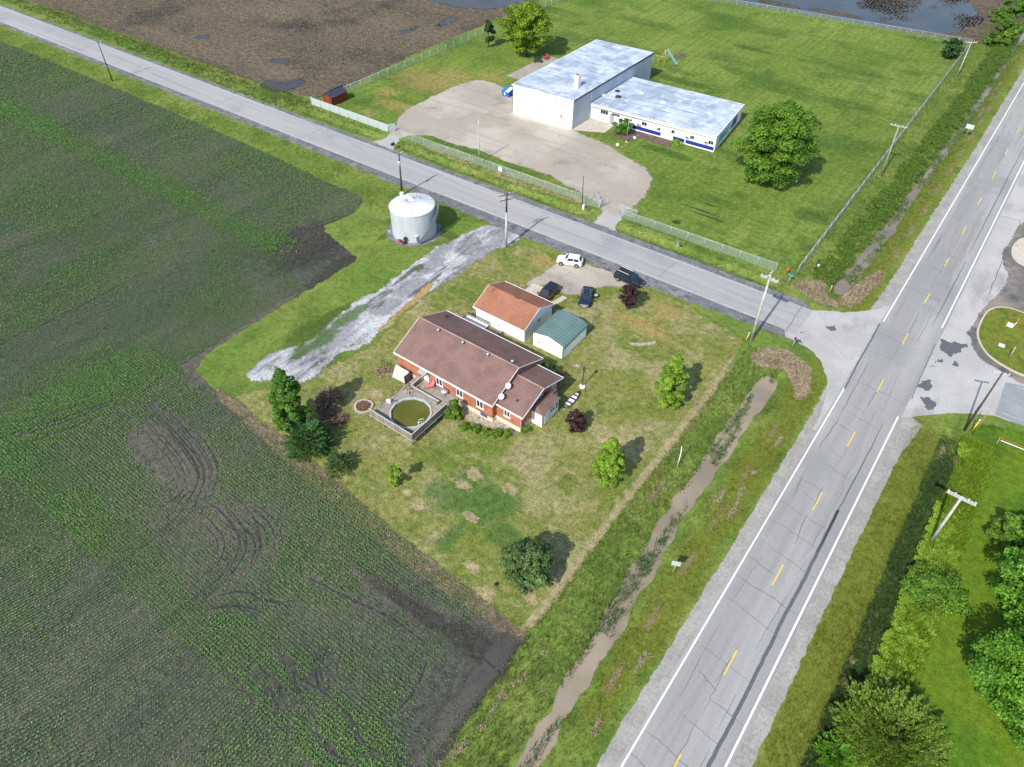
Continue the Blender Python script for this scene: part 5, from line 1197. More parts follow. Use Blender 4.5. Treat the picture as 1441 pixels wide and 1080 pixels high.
# --- school: tall hall with low wing
sch = thing('white_school', 'white flat roofed school with tall hall and low wing striped blue', 'school', (-78.4, 127.2, 0))
def S(e, n): return (e+78.4, n-127.2)
hall = [S(-93.4, 126.3), S(-78.4, 127.2), S(-78.0, 160.9), S(-93.0, 160.0)]
mb = MB(); mb.prism(hall, -.1, 6.1, top=False, bottom=False); obj('hall_wall', mb, M_greywall, sch)
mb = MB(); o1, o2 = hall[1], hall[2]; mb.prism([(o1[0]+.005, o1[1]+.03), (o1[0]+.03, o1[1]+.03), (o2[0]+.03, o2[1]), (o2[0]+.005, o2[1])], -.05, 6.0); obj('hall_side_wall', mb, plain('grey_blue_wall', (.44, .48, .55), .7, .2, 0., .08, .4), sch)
def grow(poly, d):
    cx = sum(p[0] for p in poly)/4; cy = sum(p[1] for p in poly)/4
    return [(x+math.copysign(d, x-cx), y+math.copysign(d, y-cy)) for x, y in poly]
mb = MB(); mb.prism(grow(hall, .22), 6.1, 6.32); hr = obj('hall_roof', mb, M_mem, sch)
mb = MB(); h2 = grow(hall, .23)
mb.prism([h2[0], h2[1], (h2[1][0], h2[1][1]+.14), (h2[0][0], h2[0][1]+.14)], 6.06, 6.36); mb.prism([h2[0], (h2[0][0]+.14, h2[0][1]+.15), (h2[3][0]+.14, h2[3][1]), h2[3]], 6.06, 6.36); obj('roof_edge', mb, M_trim, hr)
mb = MB(); mb.prism([h2[1], (h2[1][0]-.1, h2[1][1]+.15), (h2[2][0]-.1, h2[2][1]), h2[2]], 6.02, 6.35); obj('drip_edge', mb, M_dark, hr)
mb = MB(); ms_ = MB(); rs2 = random.Random(8)
for i in range(1, 11):
    f = i/11; p0 = tuple(h2[0][k]+(h2[3][k]-h2[0][k])*f for k in (0, 1)); p1 = tuple(h2[1][k]+(h2[2][k]-h2[1][k])*f for k in (0, 1)); ribbon(mb, wobble(p0, p1, .012, .8, i), .10, 6.326)
obj('membrane_seam', mb, plain('seam_grey', (.30, .35, .41), .7, .2), hr)
cx, cy = S(*P(812, 122.5, 6.3)); mb = MB(); mb.box(cx-.5, cx+.5, cy-.5, cy+.5, 6.3, 8.9); ch = obj('chimney', mb, M_greywall, hr); mb = MB(); mb.box(cx-.36, cx+.36, cy-.36, cy+.36, 8.88, 8.98); obj('chimney_cap', mb, plain('cap_rust', (.25, .10, .06), .9, .1), ch)
mb = MB(); mb.box(cx-.8, cx+.9, cy-.8, cy+.7, 6.3, 6.36); obj('flashing', mb, plain('flash_grey', (.3, .33, .35), .6, .3), ch)
for (px, py) in ((783, 147), (791.5, 165)):      # conduits and a lamp on the white front
    x, y = S(*P(px, py, 3.))
mb = MB(); fy = S(0, 126.95)[1]
mb.tube([(-4.4, -.32, .1), (-4.4, -.32, 5.3)], .05, 5); mb.tube([(-4.4, -.34, 5.2), (-4.0, -.34, 4.9)], .1, 6); mb.tube([(-2.7, -.22, .1), (-2.7, -.22, 3.9)], .05, 5); mb.box(-2.85, -2.5, -.4, -.15, 2.0, 2.6); mb.tube([(-4.4, -.3, 2.4), (-2.7, -.24, 2.2)], .03, 5); mb.box(-7.3, -7.0, -.5, -.3, 2.2, 2.5)
obj('conduit', mb, plain('conduit_grey', (.30, .31, .33), .5, .4, .3), sch)
for q in ((.1, 7.0), (.14, 23.5)): mb = MB(); mb.tube([(*q, 3.55), (*q, 6.0)], .08, 6); obj('downpipe', mb, M_trim, sch)
low = [S(-78.3, 134.5), S(-49.4, 136.0), S(-51.3, 153.2), S(-78.1, 151.6)]
mb = MB(); mb.prism(low, -.1, 3.3, top=False, bottom=False); obj('wing_wall', mb, M_white, sch)
lg = [S(-78.02, 133.75), S(-49.25, 135.6), S(-51.1, 153.5), S(-77.9, 151.9)]
mb = MB(); mb.prism(lg, 3.3, 3.52); lr = obj('wing_roof', mb, M_mem, sch)
mb = MB(); mb.prism([lg[0], lg[1], (lg[1][0], lg[1][1]+.12), (lg[0][0], lg[0][1]+.12)], 3.05, 3.55); mb.prism([lg[1], lg[2], (lg[2][0]-.12, lg[2][1]), (lg[1][0]-.12, lg[1][1])], 3.05, 3.55); obj('roof_edge', mb, M_trim, lr)
mb = MB()
for i in range(1, 7):
    f = i/7; ribbon(mb, wobble(tuple(lg[0][k]+(lg[3][k]-lg[0][k])*f for k in (0, 1)), tuple(lg[1][k]+(lg[2][k]-lg[1][k])*f for k in (0, 1)), .012, .8, i), .10, 3.526)
for q0, q1 in (((867, 134), (882, 138)), ((878, 137), (893, 141)), ((862, 141), (880, 147)), ((889, 133), (896, 136)), ((872, 121), (878, 118.5))):
    ribbon(mb, wobble(S(*P(*q0, 3.5)), S(*P(*q1, 3.5)), .05, .4, 3), .28, 3.529, True)
obj('membrane_seam', mb, plain('seam_dark', (.22, .26, .31), .7, .2), lr)
for px, py, w in ((869, 129, 1.2), (849, 134, 1.), (934, 144.5, 1.), (870, 137, 1.4), (903, 131, .8)):
    x, y = S(*P(px, py, 3.5)); mb = MB(); mb.lathe([(w*.5, 3.5), (w*.5, 3.68), (.05, 3.74)], 8, (x, y)); obj('roof_vent', mb, (M_plastic if (px, py) not in ((870, 137), (869, 129)) else M_dark), lr)
a, b = low[0], low[1]; Lf = math.hypot(b[0]-a[0], b[1]-a[1]); ux, uy = (b[0]-a[0])/Lf, (b[1]-a[1])/Lf
def fpx(px, py, z):      # distance along the wing front of a pixel seen on it
    best = None
    for i in range(600):
        t = Lf*i/599; x = a[0]+ux*t-78.4; y = a[1]+uy*t+127.2
        q = projn(np.array(x), np.array(y), z); d = abs(float(q[0])-px)
        if best is None or d < best[0]: best = (d, t)
    return best[1]
def fbox(name, t0, t1, z0, z1, mat, proud=.05, parent=sch):
    o = (uy, -ux); p = [(a[0]+ux*t0+o[0]*proud, a[1]+uy*t0+o[1]*proud), (a[0]+ux*t1+o[0]*proud, a[1]+uy*t1+o[1]*proud), (a[0]+ux*t1-o[0]*.05, a[1]+uy*t1-o[1]*.05), (a[0]+ux*t0-o[0]*.05, a[1]+uy*t0-o[1]*.05)]
    mb = MB(); mb.prism(p, z0, z1); return obj(name, mb, mat, parent)
for x0, x1 in ((889, 928.5), (943, 962), (963.5, 1003)): fbox('blue_band', fpx(x0, 0, .7), fpx(x1, 0, .7), .28, 1.05, M_blue, .02)
for x0, x1, z0, z1, gm in ((844, 854.5, 1.65, 2.45, M_dkglass), (902, 909, 1.6, 2.3, M_dkglass), (944, 948.5, 1.6, 2.3, M_dkglass), (970, 976, 1.5, 2.2, M_dkglass), (996, 1003, 1.5, 2.2, M_dkglass), (860, 871, 1.9, 2.4, M_glass), (924, 928.5, 1.35, 2.0, M_glass)):
    t0, t1 = fpx(x0, 0, 2.), fpx(x1, 0, 2.); w = fbox('window', t0-.07, t1+.07, z0-.07, z1+.07, M_trim, .03); n_ = max(2, int(round((t1-t0)/.6)))
    for i in range(n_): fbox('pane', t0+(t1-t0)*i/n_+.03, t0+(t1-t0)*(i+1)/n_-.03, z0, z1, gm, .05, w)
for x0, z in ((966, 1.55), (993, 1.55), (898, 1.35)):
    t0 = fpx(x0, 0, z); ac = fbox('air_conditioner', t0-.35, t0+.35, z, z+.45, M_plastic, .45); fbox('grille', t0-.28, t0+.28, z+.06, z+.38, M_dark, .46, ac)
t0 = fpx(939, 0, 1.2); d_ = fbox('door', t0-1.2, t0+1.2, .05, 2.1, M_plastic, .03); fbox('door_gap', t0-.03, t0+.03, .05, 2.1, plain('gap_grey', (.35, .35, .36)), .04, d_)
t0 = fpx(858, 0, 1.2); d_ = fbox('entrance_door', t0-.2, t0+.8, .05, 2.2, plain('door_grey', (.25, .28, .32), .4, .4), .04)
mb = MB(); t0 = fpx(962.5, 0, 1.); mb.tube([(a[0]+ux*t0+.1, a[1]+uy*t0-.12, 3.2), (a[0]+ux*t0+.1, a[1]+uy*t0-.12, .5), (a[0]+ux*t0-.1, a[1]+uy*t0-.9, .1)], .07, 6); obj('downpipe', mb, M_trim, sch)
# painted blue slashes on the east end wall
c0, c1 = low[1], low[2]; L2_ = math.hypot(c1[0]-c0[0], c1[1]-c0[1]); vx, vy = (c1[0]-c0[0])/L2_, (c1[1]-c0[1])/L2_
def wallpoly(name, pts, mat, proud):
    o = (vy, -vx); q = [(c0[0]+vx*s+o[0]*proud, c0[1]+vy*s+o[1]*proud, z) for s, z in pts]; mb = MB(); k = len(q)
    mb.add(q+[(x-o[0]*.03, y-o[1]*.03, z) for x, y, z in q], [tuple(range(k)), tuple(range(2*k-1, k-1, -1))]+[(i, k+i, k+(i+1) % k, (i+1) % k) for i in range(k)]); return obj(name, mb, mat, sch)
M_mur1 = plain('mural_blue', (.02, .10, .34), .6, .3); M_mur2 = plain('mural_sky', (.05, .32, .62), .6, .3)
wallpoly('painted_stripe', [(1.7, .75), (2.0, .75), (3.2, 2.7), (2.9, 2.7)], M_mur1, .035)
wallpoly('painted_stripe', [(7.2, .75), (7.8, .75), (9.0, 2.9), (8.4, 2.9)], M_mur1, .035)
wallpoly('painted_stripe', [(10, .75), (14, .75), (14, 2.9), (11.2, 2.9)], M_mur1, .035)
for s0, s1, holes in ((2.6, 3.6, 0), (3.9, 4.9, 1), (5.2, 6.4, 0)):     # pale blue block letter shapes, unreadable in the photograph
    wallpoly('painted_letter', [(s0, .95), (s0+.32, .95), (s0+1.12, 2.35), (s0+.8, 2.35)], M_mur2, .036); wallpoly('painted_letter', [(s0+.75, 2.05), (s1+.55, 2.05), (s1+.72, 2.35), (s0+.92, 2.35)], M_mur2, .042)
    wallpoly('painted_letter', [(s1-.25, .95), (s1+.05, .95), (s1+.75, 2.2), (s1+.45, 2.2)], M_mur2, .048); wallpoly('painted_letter', [(s0+.3, 1.4), (s1, 1.4), (s1+.16, 1.65), (s0+.45, 1.65)], M_mur2, .054)

# --- small red shed by the far field
RX, RY = -130.7, 104.3
rs_ = thing('red_shed', 'small red garden shed with dark blue roof by the field corner', 'shed', (RX, RY, 0))
obj('wall', gwalls(0, 2.8, 0, 4.7, 0, 2.05, 2.8, 'y'), siding_mat('red_boards', (.20, .035, .018), .2, True), rs_)
gable(rs_, (plain('dark_roof', (.035, .05, .075), .6, .3), M_dark, plain('red_trim', (.13, .03, .02), .6, .3)), 0, 2.8, 0, 4.7, 0, 2.05, 2.85, 'y', (.12, .15), .08)
wall_panel(rs_, 'door', 'S', (1.4, 0, .95), 1.3, 1.85, siding_mat('red_door', (.24, .05, .025), .3, True), .03, .06)
# ================================================================ garden, pool, fences, poles, vehicles
# --- pool and its raised deck
dk = thing('pool_deck', 'raised weathered wood deck with board fence around the green pool', 'deck', (-53.0, 40.55, 0))
FZ = 1.12
pcx, pcy, pr = 4.1, 3.3, 2.72      # pool centre relative to the deck corner
mb = MB(); ring = [(pcx+pr*1.01*math.cos(R(15+30*i)), pcy+pr*1.01*math.sin(R(15+30*i))) for i in range(12)]
outer = [(0, 0), (7.4, 0), (7.4, 6.6), (0, 6.6)]
def sheet_with_hole(outer, hole, z0, z1):
    v = [[Vector((x, y, 0)) for x, y in outer], [Vector((x, y, 0)) for x, y in hole]]
    tr = tessellate_polygon(v); pts = [p for l in v for p in l]; k = len(pts); mb = MB(); fs = []
    for t in tr:
        a, b, c = (pts[i] for i in t); t = tuple(t) if (b-a).cross(c-a).z > 0 else (t[0], t[2], t[1]); fs += [t, tuple(k+i for i in reversed(t))]
    no = len(outer); fs += [(i, k+i, k+(i+1) % no, (i+1) % no) for i in range(no)]
    nh = len(hole); fs += [(no+i, no+(i+1) % nh, k+no+(i+1) % nh, k+no+i) for i in range(nh)]
    mb.add([(p.x, p.y, z1) for p in pts]+[(p.x, p.y, z0) for p in pts], fs); return mb
obj('floor', sheet_with_hole(outer, ring, FZ-.14, FZ), M_deck, dk)
mb = MB(); mb.box(.0, 7.4, 6.6, 9.1, FZ-.24, FZ-.06); mb.box(2.1, 7.2, 6.35, 6.75, FZ-.055, FZ+.02); obj('upper_floor', mb, M_deck, dk)
mb = MB()
mb.box(-.02, 7.42, -.10, -.03, FZ-.1, FZ+1.0); obj('board_fence', mb, M_wood, dk)
mb = MB(); mb.box(7.43, 7.5, -.03, 6.7, FZ-.1, FZ+1.0); obj('board_fence', mb, M_wood, dk)
mb = MB(); mb.box(-.05, 7.52, -.13, -.105, FZ-.2, FZ-.1); mb.box(7.505, 7.53, -.1, 6.7, FZ-.2, FZ-.1); mb.box(-.03, 7.52, -.12, .02, FZ+1.003, FZ+1.05); mb.box(7.40, 7.52, .03, 6.7, FZ+1.003, FZ+1.05); obj('fence_rail', mb, M_woodlight, dk)
for x, y in ((0.05, 0.05), (2.4, .05), (4.9, .05), (7.3, .05), (7.3, 2.3), (7.3, 4.6), (7.3, 6.5), (.05, 3.2), (.05, 6.4), (.1, 9.0), (3.6, 9.0)):
    mb = MB(); mb.box(x-.06, x+.06, y-.06, y+.06, -.1, FZ-.14); obj('post', mb, M_wood, dk)
for x, y in ((.1, 2.0), (.1, 4.4), (.1, 5.4)):
    mb = MB(); mb.box(x-.04, x+.04, y-.04, y+.04, FZ+.002, FZ+1.0); obj('railing_post', mb, M_wood, dk)
mb = MB(); mb.box(1.4, 5.9, 6.78, 6.86, FZ+.0, FZ+.42); mb.box(1.3, 1.38, 6.9, 8.6, FZ-.05, FZ+.75); mb.box(5.9, 6.0, 6.4, 6.86, FZ+.02, FZ+.45); obj('low_partition', mb, M_wood, dk)
mb = MB(); mb.box(1.2, 1.36, 6.7, 8.9, FZ+.76, FZ+.80); mb.box(1.2, 6.0, 6.70, 6.9, FZ+.425, FZ+.47); obj('partition_cap', mb, M_woodlight, dk)
pl = thing('swimming_pool', 'twelve sided above ground pool full of green water', 'pool', (-53.0+pcx, 40.55+pcy, 0))
mb = MB()
mb.lathe([(pr*1.0, 0), (pr*1.0, FZ-.02)], 12, sm=False); obj('wall', mb, plain('pool_wall', (.55, .57, .58), .5, .4), pl)
mb = MB(); mb.lathe([(pr-.13, FZ-.32), (pr-.10, FZ+.05)], 12, sm=False); mb.f = [tuple(reversed(f)) for f in mb.f]; obj('liner', mb, plain('liner_blue', (.30, .42, .52), .5, .4, 0., .1), pl)
mb = MB(); mb.lathe([(pr-.12, FZ+.03), (pr-.12, FZ+.10), (pr+.12, FZ+.10), (pr+.12, FZ+.02)], 12, sm=False); obj('rim', mb, plain('rim_grey', (.43, .44, .44), .5, .4), pl)
mb = MB(); k = 48; mb.add([((pr-.115)*math.cos(2*math.pi*i/k), (pr-.115)*math.sin(2*math.pi*i/k), FZ-.16) for i in range(k)], [tuple(range(k))])
t = NT('green_water'); c = t.mix(t.ramp(t.noise(.5, 4.), .35, .65), (.085, .088, .010), (.115, .115, .016)); M_gw = t.out(c, .12, .4, 0., t.noise(5., 3.), .1, .02); obj('water', mb, M_gw, pl)
mb = MB()
for s in (-.25, .25): mb.tube([(1.5, -1.75+s, FZ-.3), (1.55, -1.75+s, FZ+.55), (2.0, -1.6+s, FZ+.65), (2.25, -1.5+s, FZ+.15)], .035, 6)
for z in (-.05, .2, .42): mb.tube([(1.52, -2.0, FZ+z), (1.52, -1.5, FZ+z)], .03, 5)
lad = obj('ladder', mb, M_plastic, pl); lad.rotation_euler = (0, 0, R(28))
t = thing('pool_pump', 'white pool filter pump with hoses on the deck corner by the stone ring', 'pump', (-52.4, 43.6, FZ))
mb = MB(); mb.lathe([(.22, 0), (.24, .45), (.1, .6), (.02, .62)], 12); mb.box(-.5, -.2, -.15, .15, 0, .25); obj('filter', mb, M_plastic, t); mb = MB(); mb.tube([(.1, .1, .4), (.5, .3, .5), (.9, .5, .2)], .04, 6); mb.tube([(-.1, .2, .5), (-.1, .9, .7), (-.1, 1., .2)], .035, 6); obj('hose', mb, M_dark, t)
t = thing('lawn_chair', 'pink plastic lounge chair on the deck by the brick wall', 'chair', (P(605.5, 545, 1.1)[0], P(605.5, 545, 1.1)[1], FZ-.06), R(-35)); M_pink = plain('pink_plastic', (.62, .20, .22), .5, .4, 0., .05)
mb = MB(); mb.slab([(-.3, -.55, .34), (.3, -.55, .34), (.3, .2, .28), (-.3, .2, .28)], .05); obj('seat', mb, M_pink, t)
mb = MB(); mb.slab([(-.3, .2, .28), (.3, .2, .28), (.3, .62, 1.0), (-.3, .62, 1.0)], .05); obj('backrest', mb, M_pink, t)
for s in (-.33, .33):
    mb = MB(); mb.box(s-.04, s+.04, -.5, .45, .5, .55); obj('armrest', mb, M_pink, t)
for x, y in ((-.3, -.5), (.3, -.5), (-.3, .45), (.3, .45)):
    mb = MB(); mb.box(x-.03, x+.03, y-.03, y+.03, 0, .5); obj('leg', mb, M_pink, t)
t = thing('patio_table', 'grey round patio table on the upper deck near the leafy shrub', 'table', (P(626, 555, 1.1)[0], P(626, 555, 1.1)[1], FZ-.06)); mb = MB(); mb.lathe([(.5, .66), (.52, .7), (.02, .71)], 16); obj('tabletop', mb, M_steel, t)
mb = MB(); mb.tube([(0, 0, 0), (0, 0, .67)], .04, 6); mb.box(-.3, .3, -.04, .04, 0, .04); obj('leg', mb, M_dark, t)
# pale panel leaning on a frame by the wall, junk timber
t = thing('board_panel', 'pale weathered board panel leaning beside the deck and brick wall', 'panel', (-54.9, 48.3, 0))
mb = MB(); mb.slab([(-1.35, -.3, .15), (1.0, -.2, .15), (1.0, .75, 1.75), (-1.35, .65, 1.85)], .06); obj('panel', mb, M_woodlight, t); mb = MB(); mb.box(1.02, 1.1, -.3, .8, .1, 1.6); mb.tube([(.9, .8, 1.6), (.9, 1.2, 0)], .05, 5); obj('support', mb, M_wood, t)
def sticks(name, label, cat, loc, N, r, h, lmin, lmax, mats, seed, rad=(.03, .07)):
    rg = random.Random(seed); t = thing(name, label, cat, loc)
    for mi, m in enumerate(mats):
        mb = MB()
        for i in range(N//len(mats)):
            a = rg.uniform(0, 6.28); q = r*math.sqrt(rg.random()); x, y = q*math.cos(a), q*math.sin(a); z = h*(1-q/r)*rg.random()+.06
            b = rg.uniform(0, 6.28); L_ = rg.uniform(lmin, lmax); dz = rg.uniform(-.25, .35)*L_; w = rg.uniform(*rad)
            p0 = (x-math.cos(b)*L_/2, y-math.sin(b)*L_/2, max(.05, z-dz/2)); p1 = (x+math.cos(b)*L_/2, y+math.sin(b)*L_/2, max(.05, z+dz/2))
            mid = tuple((p0[k]+p1[k])/2+rg.uniform(-.12, .12) for k in range(3)); mb.tube([p0, mid, p1], [w, w*.8, w*.4], 5)
        obj('branches', mb, m, t)
    return t
M_tw1 = plain('twig_grey', (.30, .24, .20), .9, .1, 0., .3); M_tw2 = plain('twig_brown', (.15, .10, .07), .9, .1, 0., .3); M_tw3 = plain('twig_tan', (.34, .23, .15), .9, .1, 0., .3)
sticks('brush_pile', 'heap of dead branches and timber beside the dark conifers', 'brush pile', (*P(462, 562), 0), 190, 1.6, 1.3, .8, 2.4, (M_tw2, M_tw1, M_tw2, M_tw3), 5)
sticks('brush_pile', 'low scatter of reddish twigs between conifers and stone ring', 'brush pile', (*P(468, 590), 0), 120, 1.9, .35, .5, 1.6, (M_tw2, M_tw3), 6, (.02, .05))
sticks('scrap_timber', 'loose grey scrap planks heaped at the deck corner below the leaning panel', 'timber', (*P(577, 546, 1.2), 1.12), 26, .8, .5, .8, 1.9, (M_tw1, plain('plank', (.42, .38, .33), .85, .1)), 8, (.04, .07))
sticks('brush_pile', 'pale brush and weeds beside the leaning panel', 'brush pile', (*P(543, 524), 0), 90, 1.6, .4, .5, 1.5, (M_tw1, M_tw3), 9, (.02, .05))
t = thing('fire_ring', 'round stone fire ring full of brown leaves on the lawn', 'fire pit', (*P(512, 573), 0))
mb = MB(); rg = random.Random(4)
for i in range(22):
    a = 2*math.pi*i/22; r_ = 1.15+rg.uniform(-.05, .05); c_, s_ = math.cos(a), math.sin(a); h_ = rg.uniform(.2, .3)
    q = [(r_*c_-.16*s_-.13*c_, r_*s_+.16*c_-.13*s_), (r_*c_+.16*s_-.13*c_, r_*s_-.16*c_-.13*s_), (r_*c_+.15*s_+.12*c_, r_*s_-.15*c_+.12*s_), (r_*c_-.15*s_+.12*c_, r_*s_+.15*c_+.12*s_)]; mb.prism(q, 0, h_)
obj('stones', mb, plain('ring_stone', (.42, .39, .35), .9, .1, 0., .25, 4.), t)
rg2 = np.random.default_rng(5); k = 700; a = rg2.uniform(0, 6.28, k); q = 1.0*np.sqrt(rg2.uniform(0, 1, k)); z = .08+.12*rg2.uniform(0, 1, k)+.12*(1-q); b = rg2.uniform(0, 6.28, k); s_ = rg2.uniform(.05, .13, k); V = np.empty((k, 4, 3))
for j in range(4): V[:, j] = np.stack([q*np.cos(a)+s_*np.cos(b+j*1.57), q*np.sin(a)+s_*np.sin(b+j*1.57)*.6, z+rg2.uniform(-.03, .03, k)], -1)
arrmesh('litter', V.reshape(-1, 3), np.arange(k*4).reshape(-1, 4), leaf_mat('brown_litter', [(.08, .04, .02), (.16, .085, .045), (.26, .16, .09)], 0., .9), t)
# canoe
c0, c1 = P(791.5, 577.5, .25), P(815.5, 552, .25); ln = math.hypot(c1[0]-c0[0], c1[1]-c0[1])
t = thing('canoe', 'open white canoe with dark gunwales lying on the lawn by the porch', 'canoe', ((c0[0]+c1[0])/2, (c0[1]+c1[1])/2, 0), math.atan2(c1[1]-c0[1], c1[0]-c0[0]))
mb = MB(); vs = []; n1, n2 = 17, 9
for i in range(n1):
    u = -1+2*i/(n1-1); w = .46*(1-abs(u)**2.4)+.01; sh = .36+.16*abs(u)**4
    for j in range(n2):
        a = -math.pi/2+math.pi*j/(n2-1); vs.append((u*ln/2, w*math.sin(a), .03+sh*(1-math.cos(a)**.7) if abs(math.cos(a)) > 1e-6 else .03+sh))
mb.add(vs, [(i*n2+j, i*n2+j+1, (i+1)*n2+j+1, (i+1)*n2+j) for i in range(n1-1) for j in range(n2-1)], 0, True); obj('hull', mb, plain('canoe_white', (.70, .71, .70), .4, .4), t)
mb = MB()
for s in (-1, 1): mb.tube([(-ln/2+ln*i/16, s*(.46*(1-abs(-1+i/8)**2.4)+.01), .39+.16*abs(-1+i/8)**4) for i in range(17)], .035, 5)
obj('gunwale', mb, M_dark, t); mb = MB()
for u in (-.55, -.2, .2, .55): w = .46*(1-abs(u)**2.4); mb.box(u*ln/2-.1, u*ln/2+.1, -w, w, .33, .36)
obj('thwart', mb, M_dark, t)
for s in (-1, 1):
    mb = MB(); w = .3; mb.add([(s*ln/2*.98, 0, .53), (s*ln/2*.74, w, .46), (s*ln/2*.74, -w, .46)], [(0, 1, 2) if s < 0 else (0, 2, 1)]); obj('deck_plate', mb, M_dark, t)
# lamp post
t = thing('lamp_post', 'black garden lamp post on a white round base', 'lamp post', (*P(819.5, 544.5), 0))
mb = MB(); mb.lathe([(.42, 0), (.42, .16), (.3, .3), (.05, .32)], 16); obj('base', mb, M_plastic, t)
mb = MB(); mb.lathe([(.12, .3), (.09, .6), (.065, .7), (.055, 2.9), (.09, 2.95), (.05, 3.0)], 10); obj('pole', mb, M_dark, t)
mb = MB(); mb.lathe([(.10, 3.0), (.2, 3.4), (.24, 3.45), (.06, 3.7), (.02, 3.85)], 8, sm=False); lm = obj('lantern', mb, M_dark, t); mb = MB(); mb.lathe([(.115, 3.03), (.205, 3.36)], 8, sm=False); obj('glass', mb, M_glass, lm)

# --- chain link fences
def mesh_mat():
    t = NT('chain_link'); b = t.n('ShaderNodeBsdfPrincipled'); b.inputs['Base Color'].default_value = (.38, .48, .44, 1); b.inputs['Roughness'].default_value = .5; b.inputs['Metallic'].default_value = .1
    tr = t.n('ShaderNodeBsdfTransparent'); mx = t.n('ShaderNodeMixShader'); mx.inputs[0].default_value = .27
    t.l(tr.outputs[0], mx.inputs[1]); t.l(b.outputs[0], mx.inputs[2]); o = t.n('ShaderNodeOutputMaterial'); t.l(mx.outputs[0], o.inputs[0]); return t.m
M_link = mesh_mat(); M_post = plain('fence_steel', (.42, .48, .46), .45, .5, .2, .06)
M_link3 = mesh_mat(); M_link3.node_tree.nodes['Mix Shader'].inputs[0].default_value = .12
M_link2 = mesh_mat(); M_link2.node_tree.nodes['Mix Shader'].inputs[0].default_value = .72; M_link2.node_tree.nodes['Principled BSDF'].inputs['Base Color'].default_value = (.52, .58, .60, 1)
def fence(label, pts, h=1.6, sp=3.05, link=None, group=None):
    o = pts[0]; t = thing('chain_fence', label, 'fence', (o[0], o[1], 0), 0, group); rel = [(x-o[0], y-o[1]) for x, y in pts]
    mm = MB(); mr = MB(); np_ = 0
    for (a, b) in zip(rel[:-1], rel[1:]):
        L_ = math.hypot(b[0]-a[0], b[1]-a[1]); dx, dy = (b[0]-a[0])/L_, (b[1]-a[1])/L_
        mm.add([(a[0], a[1], .04), (b[0], b[1], .04), (b[0], b[1], h), (a[0], a[1], h)], [(0, 1, 2, 3)])
        mr.tube([(a[0], a[1], h+.02), (b[0], b[1], h+.02)], .035, 6)
        k = max(1, round(L_/sp))
        for i in range(k+1):
            if np_ >= 99: break
            pm = MB(); x, y = a[0]+(b[0]-a[0])*i/k+dy*.05, a[1]+(b[1]-a[1])*i/k-dx*.05; pm.tube([(x, y, -.1), (x, y, h+.08)], .035, 6); obj('post', pm, M_post, t); np_ += 1
    obj('mesh', mm, link or M_link, t); obj('rail', mr, M_post, t); return t
fg = 'chain link fence runs around the school lawn'
fence('pale chain link fence run along the road nearest the small red shed', [(-132.6, 103.6), (-132.4, 102.2), (-108.9, 102.5), (-108.2, 103.9)], 1.7, 3.05, M_link2, fg)
fence('pale chain link fence run along the road between the two gravel driveways', [(-104.6, 102.3), (-56.6, 103.3), (-56.3, 105.0)], 1.65, 3.05, None, fg)
fence('pale chain link fence run along the road right of the second driveway', [(-52.9, 104.2), (-51.6, 103.0), (-23.2, 103.9)], 1.65, 3.05, None, fg)
fence('long straight chain link fence parallel to the creek, east of the school lawn', [(-20.1, 105.3), (-21.2, 231.5)], 1.75, 3.05, M_link2, fg)
fence('chain link fence along the back of the school lawn before the flooded field', [(-21.2, 231.5), (-60, 226.8), (-96, 222.5), (-126.5, 219)], 1.6, 3.05, M_link3, fg)
fence('chain link fence between the brown stubble and the school lawn', [(-130.5, 109.6), (-128.6, 160), (-126.5, 219)], 1.7, 3.05, M_link, fg)
for lab, a, b in (('open chain link gate leaf at the end of the middle road fence', (-56.7, 103.6), (-58.6, 105.4)), ('open pale gate leaf at the start of the right road fence', (-52.6, 104.0), (-49.6, 104.3))):
    t = thing('fence_gate', lab, 'gate', (*a, 0), math.atan2(b[1]-a[1], b[0]-a[0])); L_ = math.hypot(b[0]-a[0], b[1]-a[1]); mb = MB()
    mb.tube([(0, .08, .1), (0, .08, 1.7)], .04, 6); mb.tube([(L_, .08, .1), (L_, .08, 1.7)], .04, 6); mb.tube([(0, .08, 1.7), (L_, .08, 1.7)], .035, 6); mb.tube([(0, .08, .15), (L_, .08, .15)], .035, 6); mb.tube([(0, .08, .15), (L_, .08, 1.7)], .03, 6); obj('frame', mb, M_post, t); mb = MB(); mb.quad((0, .08, .15), (L_, .08, .15), (L_, .08, 1.7), (0, .08, 1.7)); obj('mesh', mb, M_link, t)

